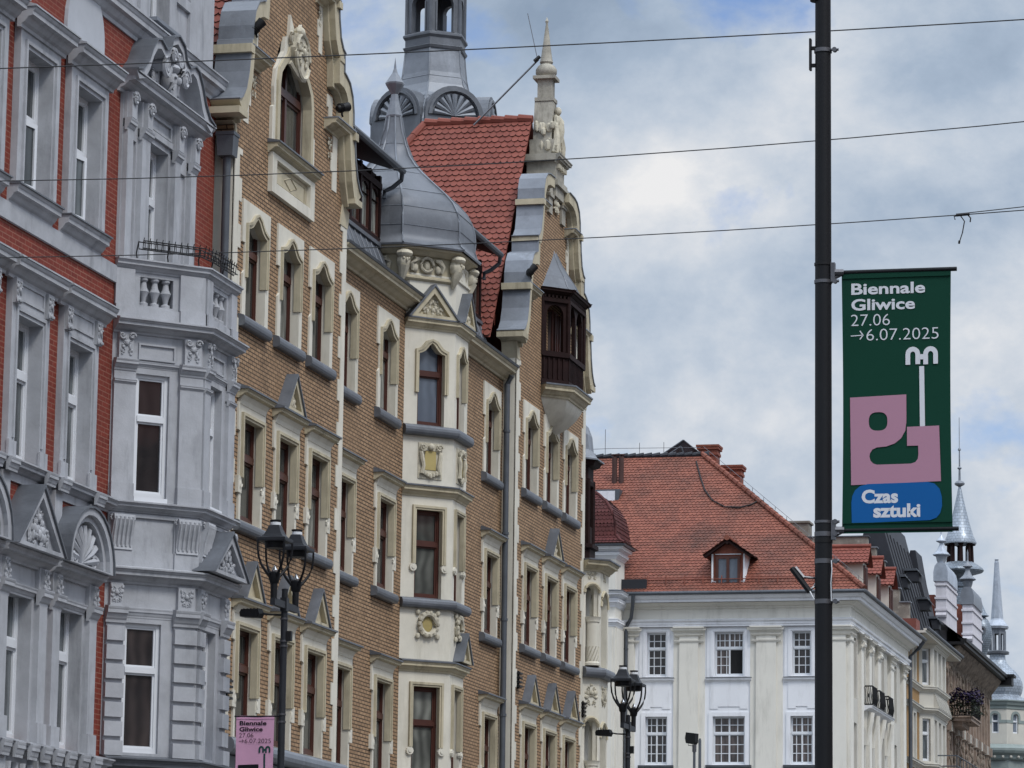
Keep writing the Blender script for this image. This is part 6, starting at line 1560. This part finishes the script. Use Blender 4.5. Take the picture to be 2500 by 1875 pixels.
def onion_tower():
    c = (-24.88, 240.0); ph = 22.5
    B = thing('corner_tower', 'pale corner tower with sage trim and silver onion dome at the right edge', 'tower', (c[0], c[1], 0))
    m = MB().lathe(c, [(2.2, 0), (2.2, 18.6)], 8, ph).build('lower_wall', 'sage_stucco', B)
    V = [(c[0] + 1.92 * math.cos(rad(ph + 45 * k)), c[1] + 1.92 * math.sin(rad(ph + 45 * k))) for k in range(8)]
    for k in range(8):
        H, L = between(V[k], V[(k + 1) % 8]); m = MB(H); op = arch(L / 2, .22, 19.95, 21.0, 8)
        m.prism(rect(0, L, 18.6, 21.75), -.2, 0, [op], rec=-.15); m.build('wall', 'pale_plaster', B)
        s = MB(H); s.prism(ushape(arch(L / 2, .38, 20.6, 21.0, 8), arch(L / 2, .225, 20.6, 21.0, 8)), -.01, .04); s.box(0, L / 2 - .38, 20.6, 20.8, -.01, .03); s.box(L / 2 + .38, L, 20.6, 20.8, -.01, .03); s.build('arch_band', 'sage_stucco', B)
        wd = sash(H, L / 2 - .22, L / 2 + .22, 19.95, 21.22, -.1, B, 'white_frame', 'glass_blue', tr=.6, fw=.05)
    MB().lathe(c, [(1.92, 21.5), (1.98, 21.52), (2.0, 21.72), (2.1, 21.76), (2.18, 21.95), (2.26, 22.0), (2.26, 22.08), (.5, 22.1)], 8, ph).build('cornice', 'sage_stucco', B)
    MB().lathe(c, [(2.2, 18.2), (2.3, 18.3), (2.34, 18.5), (2.55, 18.65), (2.62, 18.8), (2.62, 18.95), (2.0, 19.2), (1.92, 19.25)], 24).build('lower_cornice', 'sage_stucco', B)
    dn = MB(); 
    for k in range(28): a = rad(k * 360 / 28); dn.box(0, 0.001, 0, 0.001, 0, 0.001) if False else dn.ball((c[0] + 2.36 * math.cos(a), 18.4, c[1] + 2.36 * math.sin(a)), .1, (1, 1, 1), N=6, M=4)
    dn.build('dentil_band', 'pale_plaster', B)
    MB().lathe(c, [(2.2, 22.06), (1.9, 22.25), (1.55, 22.42), (1.52, 22.5), (1.62, 22.7), (1.70, 23.05), (1.66, 23.4), (1.5, 23.75), (1.2, 24.1), (.85, 24.4), (.62, 24.65), (.54, 24.9), (.52, 25.2)], 8, ph).build('onion_dome', 'zinc_scales_pale', B, True)
    MB().lathe(c, [(.52, 25.15), (.78, 25.2), (.8, 25.34), (.62, 25.42), (.1, 25.44)], 8, ph).build('lantern_base', 'lead', B)
    lp = MB()
    for k in range(8): a = rad(ph + 45 * k); lp.tube([(c[0] + .5 * math.cos(a), c[1] + .5 * math.sin(a), 25.4), (c[0] + .5 * math.cos(a), c[1] + .5 * math.sin(a), 26.7)], .085, 6)
    lp.lathe(c, [(.55, 26.5), (.55, 26.8), (.2, 26.8)], 8, ph); lp.build('lantern', 'lead_pale', B)
    MB().lathe(c, [(.3, 26.75), (.74, 26.85), (.78, 27.0), (.62, 27.2), (.45, 27.42), (.42, 27.5), (.28, 29.3), (.15, 31.2), (.12, 31.3), (.14, 31.4), (0, 31.45)], 8, ph).build('spire', 'bright_zinc', B)
onion_tower()

# ------------------------------------------------------------------ street furniture, banners, wires
def bar(m, cx, cy, w_, h, n, z0, z1): m.box(cx - w_, cx + w_, z0, z1, cy - h, cy + h)
def lantern_parts(t, x, y):
    """one lantern of the double street lamp: square hood, reflector, four curved ribs, cup and stem"""
    lt = MB(); q = rad(0)
    lt.lathe((x, y), [(.0, 9.03), (.325, 9.03), (.33, 9.05), (.33, 9.085), (.25, 9.11), (.20, 9.15), (.155, 9.22), (.125, 9.28), (.11, 9.30), (0, 9.305)], 4, 45)
    lo = lt.build('lantern_hood', 'dark_grey_paint', t)
    cp = MB(); cp.lathe((x, y), [(.085, 9.30), (.085, 9.345), (.06, 9.35), (.06, 9.36)], 14); cp.build('vent_ring', 'white_frame', lo, True)
    cp = MB(); cp.lathe((x, y), [(0, 9.355), (.09, 9.36), (.095, 9.385), (0, 9.39)], 14); cp.build('vent_cap', 'black_paint', lo, True)
    rf = MB(); rf.lathe((x, y), [(0, 8.93), (.15, 8.93), (.165, 8.95), (.165, 9.03), (0, 9.035)], 18); rf.build('reflector', 'black_paint', lo, True)
    for sx in (-1, 1):
        for sy in (-1, 1):
            r = MB(); d = [(.225, 9.05), (.225, 8.92), (.21, 8.78), (.175, 8.66), (.125, 8.57), (.078, 8.50), (.05, 8.46)]
            r.tube([(x + sx * a * .98, y + sy * a * .98, z) for a, z in d], [.016, .017, .019, .021, .024, .026, .026], 6); r.build('lantern_rib', 'black_paint', lo, True)
    c2 = MB(); c2.lathe((x, y), [(0, 8.12), (.052, 8.12), (.056, 8.36), (.075, 8.38), (.095, 8.47), (.10, 8.53), (.08, 8.55), (0, 8.555)], 14); c2.build('lantern_cup', 'black_paint', lo, True)
    tp = MB(); tp.lathe((x, y), [(.045, 8.55), (.05, 8.58), (.02, 8.63), (0, 8.66)], 10); tp.build('lamp_tip', 'chrome', lo, True)
def street_lamp():
    t = thing('street_lamp', 'dark double-lantern street lamp carrying the pink banner in front of the tan brick house', 'street lamp', (-17.34, 56.75, 0), 'double-lantern street lamps')
    x, y = -17.34, 56.75
    p = MB(); p.lathe((x, y), [(.16, 0), (.16, .4), (.10, .5), (.085, 1.6), (.062, 1.7), (.055, 7.9), (.05, 8.30), (.055, 8.34), (0, 8.36)], 14); p.build('pole', 'dark_grey_paint', t, True)
    a = MB(); a.box(x - .04, x + .04, 8.02, 8.13, y - .66, y + .66); a.box(x - .055, x + .055, 7.98, 8.2, y - .07, y + .07); a.build('cross_arm', 'dark_grey_paint', t)
    for dy in (-.6, .6): lantern_parts(t, x, y + dy)
    f = MB(); f.tube([(x, y, 7.92), (x - .25, y - .04, 7.93), (x - .36, y - .05, 7.95)], .018, 6); f.build('spotlight_arm', 'black_paint', t, True)
    f = MB(Fr((x - .52, y - .08), -8)); f.prism([(-.17, 7.89), (.14, 7.87), (.17, 7.93), (.15, 8.0), (-.15, 8.01), (-.18, 7.96)], -.1, .1, back=True)
    for q in range(5): f.box(-.12 + q * .06, -.10 + q * .06, 8.0, 8.02, -.09, .09)
    f.build('spotlight', 'black_iron', t)
    for z in (7.86, 7.5, 7.42, 6.32, 6.20): MB().tube([(x, y, z - .015), (x, y, z + .015)], .066, 14).build('clamp_band', 'steel', t)
    bx = MB(); bx.box(x + .05, x + .13, 7.5, 7.66, y - .04, y + .05); bx.build('junction_box', 'black_iron', t)
    return t
def copy_tree(o, parent=None):
    c = o.copy(); col.objects.link(c)
    if parent is not None:
        c.parent = parent; c.matrix_parent_inverse = o.matrix_parent_inverse.copy()
    for ch in list(o.children): copy_tree(ch, c)
    return c
L1 = street_lamp()
L2 = copy_tree(L1); L2.location = (-16.43, 79.9, -.16)
L2['label'] = 'dark double-lantern street lamp in front of the white building, no banner on it'

PX = .67 / 588.0                              # banner artwork unit: metres per drawing unit
def art(m, pts, ox, oz, n, holes=()):
    m.prism([(ox + (p[0] - 232) * PX, oz - (p[1] - 130) * PX) for p in pts], n - .0012, n, [[(ox + (p[0] - 232) * PX, oz - (p[1] - 130) * PX) for p in h] for h in holes])
P_SHAPE = [(277, 825), (578, 815), (578, 962), (572, 1010), (550, 1050), (515, 1078), (470, 1093), (420, 1097), (396, 1108), (383, 1128), (380, 1145), (386, 1168), (400, 1183), (420, 1190), (600, 1188), (625, 1180), (638, 1162), (641, 1140), (640, 1092), (581, 1092), (581, 990), (752, 987), (760, 1285), (282, 1297)]
HOLE = [(427 + 50 * (abs(math.cos(a)) ** .75) * (1 if math.cos(a) > 0 else -1), 957 + 50 * (abs(math.sin(a)) ** .75) * (1 if math.sin(a) > 0 else -1)) for a in [2 * math.pi * k / 28 for k in range(28)]]
BLUE = [(285, 1502), (283, 1390), (288, 1355), (303, 1325), (330, 1303), (370, 1293), (690, 1288), (725, 1297), (752, 1325), (764, 1370), (765, 1415), (755, 1455), (735, 1480), (700, 1492)]
def logo_arch(cx):                            # one of the two round arches of the sign
    o = [(cx - 39, 655), (cx - 39, 598)] + [(cx - 39 * math.cos(math.pi * k / 10), 598 - 40 * math.sin(math.pi * k / 10)) for k in range(1, 10)] + [(cx + 39, 598), (cx + 39, 653)]
    i = [(cx + 14, 653), (cx + 14, 600)] + [(cx + 14 * math.cos(math.pi * k / 8), 600 - 16 * math.sin(math.pi * k / 8)) for k in range(1, 8)] + [(cx - 14, 600), (cx - 14, 655)]
    return o + i
def banner(label, F, ox, oz, W, H, cloth, ink, main, sign, with_blue, wr, rod_over, bend):
    """cloth banner between two rods; F is the plane it hangs in, ox/oz its top left corner"""
    x0, y0, _ = F(ox, 0, 0)
    t = thing('banner', label, 'banner', (x0, y0, oz), 'street banners')
    m = MB(F); NU, NZ = 20, 44; R = random.Random(wr)
    def off(u, v):
        if wr == 0: return .0012 * math.sin(3.0 * u + 1.2) + .0012 * math.sin(7 * v + 2 * u)
        return .003 * math.sin(9 * u + 3 * v) + .004 * math.sin(5 * v + 2 + 3 * u) * math.sin(math.pi * v)
    edge = lambda v: bend * math.sin(math.pi * v)      # sides drawn in between the rods
    def pt(i, j):
        u, v = i / NU, j / NZ; uu = edge(v) + (W - 2 * edge(v)) * u
        return (ox + uu, oz - H * v, off(u, v))
    for i in range(NU):
        for j in range(NZ): m.face([pt(i, j), pt(i + 1, j), pt(i + 1, j + 1), pt(i, j + 1)])
    c = m.build('cloth', cloth, t, True)
    n = .0045 if wr == 0 else .0085
    hm = MB(F)
    for z in (oz - .052, oz - H + .062): hm.box(ox + .004, ox + W - .004, z - .002, z + .002, .0, .009)
    hm.build('hem_stitch', cloth, c)
    p = MB(F); art(p, P_SHAPE, ox, oz, n, [HOLE]); p.build('printed_shape', main, c)
    if with_blue:
        p = MB(F); art(p, BLUE, ox, oz, n + .0006); p.build('printed_label', 'blue_print', c)
        p = MB(F)
        put_text(p, 'Czas', ox + (338 - 232) * PX, oz - (1393 - 130) * PX, n + .0012, 96 * PX, .0042, 194 * PX); put_text(p, 'sztuki', ox + (400 - 232) * PX, oz - (1470 - 130) * PX, n + .0012, 96 * PX, .0042, 250 * PX)
        p.build('label_lettering', 'white_print', c)
    p = MB(F)
    put_text(p, 'Biennale', ox + (285 - 232) * PX, oz - (264 - 130) * PX, n, 84 * PX, .0024, 397 * PX); put_text(p, 'Gliwice', ox + (285 - 232) * PX, oz - (350 - 130) * PX, n, 84 * PX, .0024, 342 * PX)
    p.build('title_lettering', ink, c)
    p = MB(F)
    put_text(p, '27.06', ox + (283 - 232) * PX, oz - (437 - 130) * PX, n, 92 * PX, -.0012, 209 * PX); put_text(p, '6.07.2025', ox + (366 - 232) * PX, oz - (518 - 130) * PX, n, 92 * PX, -.0012, 386 * PX)
    for pts in ([(282, 488), (345, 485), (345, 490), (282, 493)], [(328, 465), (333, 462), (351, 487), (345, 489)], [(345, 486), (351, 488), (333, 512), (328, 509)]): art(p, pts, ox, oz, n)
    p.build('date_lettering', ink, c)
    p = MB(F); art(p, logo_arch(614), ox, oz, n); art(p, logo_arch(709), ox, oz, n); art(p, [(651, 600), (672, 600), (672, 628), (651, 628)], ox, oz, n + .001); art(p, [(648, 665), (674, 664), (677, 988), (650, 989)], ox, oz, n)
    p.build('printed_sign', sign, c)
    for z in (oz - .012, oz - H + .02):
        r = MB(F); a, b = rod_over; r.tube([(ox - a, z, -.006), (ox + W + b, z, -.006)], .0135, 10, local=True); r.build('rod', 'black_paint', t, True)
    return t
# near pole with the green banner
def banner_pole():
    x, y = -3.325, 22.0
    t = thing('pole', 'thick black steel pole close to the camera, holding the green banner', 'pole', (x, y, 0))
    p = MB(); p.lathe((x, y), [(.12, 0), (.12, .05), (.058, .08), (.053, 4.0), (.0475, 8.6), (0, 8.62)], 28); p.build('shaft', 'black_paint', t, True)
    for z, h, mt in ((7.52, .012, 'steel'), (6.17, .008, 'black_iron'), (6.06, .010, 'steel'), (4.575, .008, 'steel'), (4.50, .014, 'steel'), (4.46, .012, 'black_iron'), (4.335, .014, 'steel'), (4.09, .014, 'steel')):
        b = MB(); b.lathe((x, y), [(.045, z - h), (.0555, z - h), (.0555, z + h), (.045, z + h)], 24); bo = b.build('clamp_band', mt, t, True)
        if mt == 'steel': c = MB(); c.tube([(x + .052, y - .02, z), (x + .10, y - .02, z)], .009, 8); c.tube([(x + .075, y - .035, z), (x + .075, y - .0, z)], .015, 8); c.build('bolt', 'steel', bo, True)
    for z in (6.115, 4.525):
        k = MB(); k.box(x + .05, x + .075, z - .06, z + .06, y - .03, y + .015); k.tube([(x + .07, y - .01, z), (x + .125, y, z)], .022, 8); k.tube([(x + .06, y - .01, z - .04), (x + .11, y, z - .012)], .012, 6); k.build('bracket', 'steel', t)
    k = MB(); k.box(x - .085, x - .072, 7.40, 7.60, y - .02, y + .02); k.box(x - .075, x - .04, 7.42, 7.44, y - .012, y + .012); k.box(x - .075, x - .04, 7.53, 7.55, y - .012, y + .012); k.build('aerial_plate', 'black_iron', t)
    k = MB(); k.lathe((x - .03, y), [(0, 7.84), (.05, 7.84), (.06, 7.9), (.05, 8.2), (0, 8.22)], 12); k.build('lamp_joint', 'black_paint', t, True)
    # tilted tube floodlight
    k = MB(); a, b = Vector((-3.515, 21.97, 4.295)), Vector((-3.405, 21.97, 4.150)); k.tube([a, b], .018, 8); fo = k.build('tube_light', 'black_paint', t, True)
    k = MB(); k.tube([a + Vector((.022, .0, .004)), a + Vector((.075, 0, -.06))], .012, 6); k.tube([a + Vector((.06, 0, -.055)), (x - .05, y, 4.235)], .008, 6); k.tube([b + Vector((0, 0, .01)), (-3.38, 21.98, 4.18), (x - .05, y, 4.2)], .008, 6); k.build('light_bracket', 'steel', fo, True)
    k = MB(); k.tube([(-3.40, 21.95, 4.15), (-3.385, 21.945, 4.12), (x - .05, 21.95, 4.10)], .004, 5); k.tube([(x + .055, 21.95, 4.335), (x + .06, 21.94, 4.28), (x + .052, 21.95, 4.2), (x + .055, 21.95, 4.09)], .003, 5); k.build('cable', 'white_frame', t, True)
banner_pole()
banner('tall green banner with pink letter shape and blue label, hung from the thick black pole', Fr((0, 22.0), 0), -3.212, 6.128, .67, 1.625, 'green_cloth', 'white_print', 'pink_print', 'white_print', True, 0, (.10, .035), .008)
banner('small creased pink banner with black lettering, hung from the double-lantern lamp', Fr((0, 56.70), 0), -18.09, 6.30, .64, 1.58, 'pink_cloth', 'black_print', 'black_print', 'teal_print', False, 3, (.03, .13), .006)
# overhead wires across the street
def wire(label, pts, r, extra=None):
    t = thing('overhead_wire', label, 'wire', pts[0], 'overhead wires across the street')
    MB().tube(pts, r, 5).build('cable', 'wire_black', t)
    if extra: extra(t)
wy = 35.0
def sagpts(a, b, c): return [(x, wy, a * x * x + b * x + c) for x in [-20 + 30 * k / 24 for k in range(25)]]
wire('topmost of three thin black wires crossing the street', sagpts(.00128, .02109, 11.2941), .0068)
wire('middle one of three thin black wires crossing the street', sagpts(.00416, .08746, 10.46), .0058)
def ends(t):
    m = MB(); m.tube([(-3.99, wy, 9.314), (-3.86, wy, 9.322)], .016, 6); m.tube([(-3.95, wy, 9.31), (-3.91, wy, 9.25), (-3.93, wy, 9.14), (-3.96, wy, 9.05)], .006, 5); m.tube([(-3.96, wy, 9.06), (-3.965, wy, 9.03)], .011, 5)
    m.tube([(-3.98, wy, 9.31), (-4.01, wy, 9.30), (-4.0, wy, 9.27)], .007, 5); m.tube([(-3.88, wy, 9.316), (-3.85, wy, 9.28), (-3.855, wy, 9.24)], .007, 5); m.build('loose_wire_end', 'wire_black', t)
    MB().tube([(-3.9, wy, 9.33), (-3.3, wy, 9.375), (-1, wy, 9.53), (10, wy, 10.6)], .005, 5).build('second_strand', 'wire_black', t)
wire('lowest of three thin black wires, with loose cut ends dangling right of the pole', sagpts(.00285, .05867, 9.5013), .0054, ends)
# spotlights on the tan brick house
def spot(label, base, aim, r=.085, L=.30):
    t = thing('spotlight', label, 'spotlight', base, 'spotlights on the gables')
    a = Vector(base); d = Vector(aim).normalized(); h = a + Vector((.0, -.05, .16))
    MB().tube([a, a + Vector((0, -.05, .02)), h], .022, 6).build('bracket', 'black_iron', t)
    b = MB(); b.tube([h - d * L * .45, h - d * L * .35, h + d * L * .3, h + d * L * .55], [r * .6, r * .85, r, r * 1.08], 12); b.build('housing', 'black_iron', t, True)
    for k in range(3): MB().tube([h - d * L * (.25 - k * .1), h - d * L * (.22 - k * .1)], r * 1.12, 12).build('cooling_fin', 'black_iron', t)
spot('black spotlight on the upper left ledge of the near gable', (-19.42, 61.05, 18.78), (.6, .3, .75))
spot('black spotlight on the upper right ledge of the near gable', (-19.4, 66.55, 18.66), (.5, .8, .3))
spot('black spotlight beside the pointed roof of the timber oriel', (-19.42, 82.75, 18.7), (.55, .35, .8))
# stay bar and whip aerial at the far gable
t = thing('aerial', 'thin whip aerial on a slanting bar fixed to the obelisk of the far gable', 'aerial', (-21.6, 86.0, 23.4))
MB().tube([(-21.62, 85.7, 23.2), (-20.12, 86.2, 24.92)], .025, 6).build('stay_bar', 'steel', t)
MB().tube([(-20.2, 86.1, 24.86), (-20.08, 86.15, 24.98)], .05, 6).build('bar_clamp', 'black_iron', t)
MB().tube([(-20.13, 86.15, 24.9), (-20.4, 86.15, 26.1)], .009, 4).build('whip', 'steel', t)
# floodlight on a thin post and a bare post beyond
t = thing('floodlight', 'black box floodlight on a thin grey post in front of the white building', 'floodlight', (-18.70, 100, 0))
MB().tube([(-18.70, 100, 0), (-18.70, 100, 8.95)], .037, 8).build('post', 'zinc_pipe', t, True)
m = MB(Fr((-18.77, 100), -20)); m.prism([(-.14, 9.06), (.10, 9.02), (.15, 9.08), (.16, 9.32), (-.14, 9.36), (-.17, 9.2)], -.09, .09, back=True); m.build('housing', 'black_iron', t)
m = MB(); m.tube([(-18.87, 99.95, 9.1), (-18.86, 99.95, 9.0), (-18.70, 99.97, 8.98), (-18.68, 99.97, 9.1)], .012, 5); m.tube([(-18.70, 100, 8.82), (-18.70, 100, 9.02)], .06, 8); m.build('yoke', 'steel', t)
t = thing('post', 'bare grey round-topped post right of the box floodlight', 'post', (-18.55, 100.4, 0))
MB().tube([(-18.62, 100.4, 0), (-18.62, 100.4, 9.16), (-18.62, 100.4, 9.22)], [.042, .042, .025], 8).build('shaft', 'zinc_pipe', t, True)

# ------------------------------------------------------------------ the other side of the street (mirrored in the panes)
def facing_row():
    F = Fr((19.0, 0), -90)                     # u runs towards the camera's back, wall faces the street
    B = thing('facing_tenement', 'rose plastered tenement on the opposite side of the street', 'building', (18, 40, 0))
    hs = []; W = []
    for k in range(26):
        u = -118 + k * 4.4
        for z0, z1 in ((5.2, 7.6), (9.2, 11.6), (13.0, 15.2)): hs.append(rect(u - .6, u + .6, z0, z1)); W.append((u, z0, z1))
    MB(F).prism(rect(-120, -4, 0, 16.5), -.4, 0, hs, rec=-.2).build('wall', 'facing_plaster', B)
    MB(F).mould(-120, -4, corn(16.2, 16.8, .6)).mould(-120, -4, corn(8.5, 8.8, .2)).build('cornice', 'pale_plaster', B)
    for u, z0, z1 in W:
        wd = sash(F, u - .6, u + .6, z0, z1, -.15, B, 'white_frame', 'glass_dark', tr=.65); MB(F).prism(rect(u - .8, u + .8, z0 - .1, z1 + .2), -.02, .06, [rect(u - .59, u + .59, z0, z1 - .01)], rec=-.1).build('surround', 'pale_plaster', wd)
    MB().box(19.4, 31, 0, 16.4, 4.2, 119.8).build('rear_block', 'interior_dark', B)
    MB().wface([(18.6, 4, 16.8), (18.6, 120, 16.8), (25, 120, 21), (25, 4, 21)]).wface([(31.4, 4, 16.8), (31.4, 120, 16.8), (25, 120, 21), (25, 4, 21)]).build('roof', 'clay_tile', B)
facing_row()
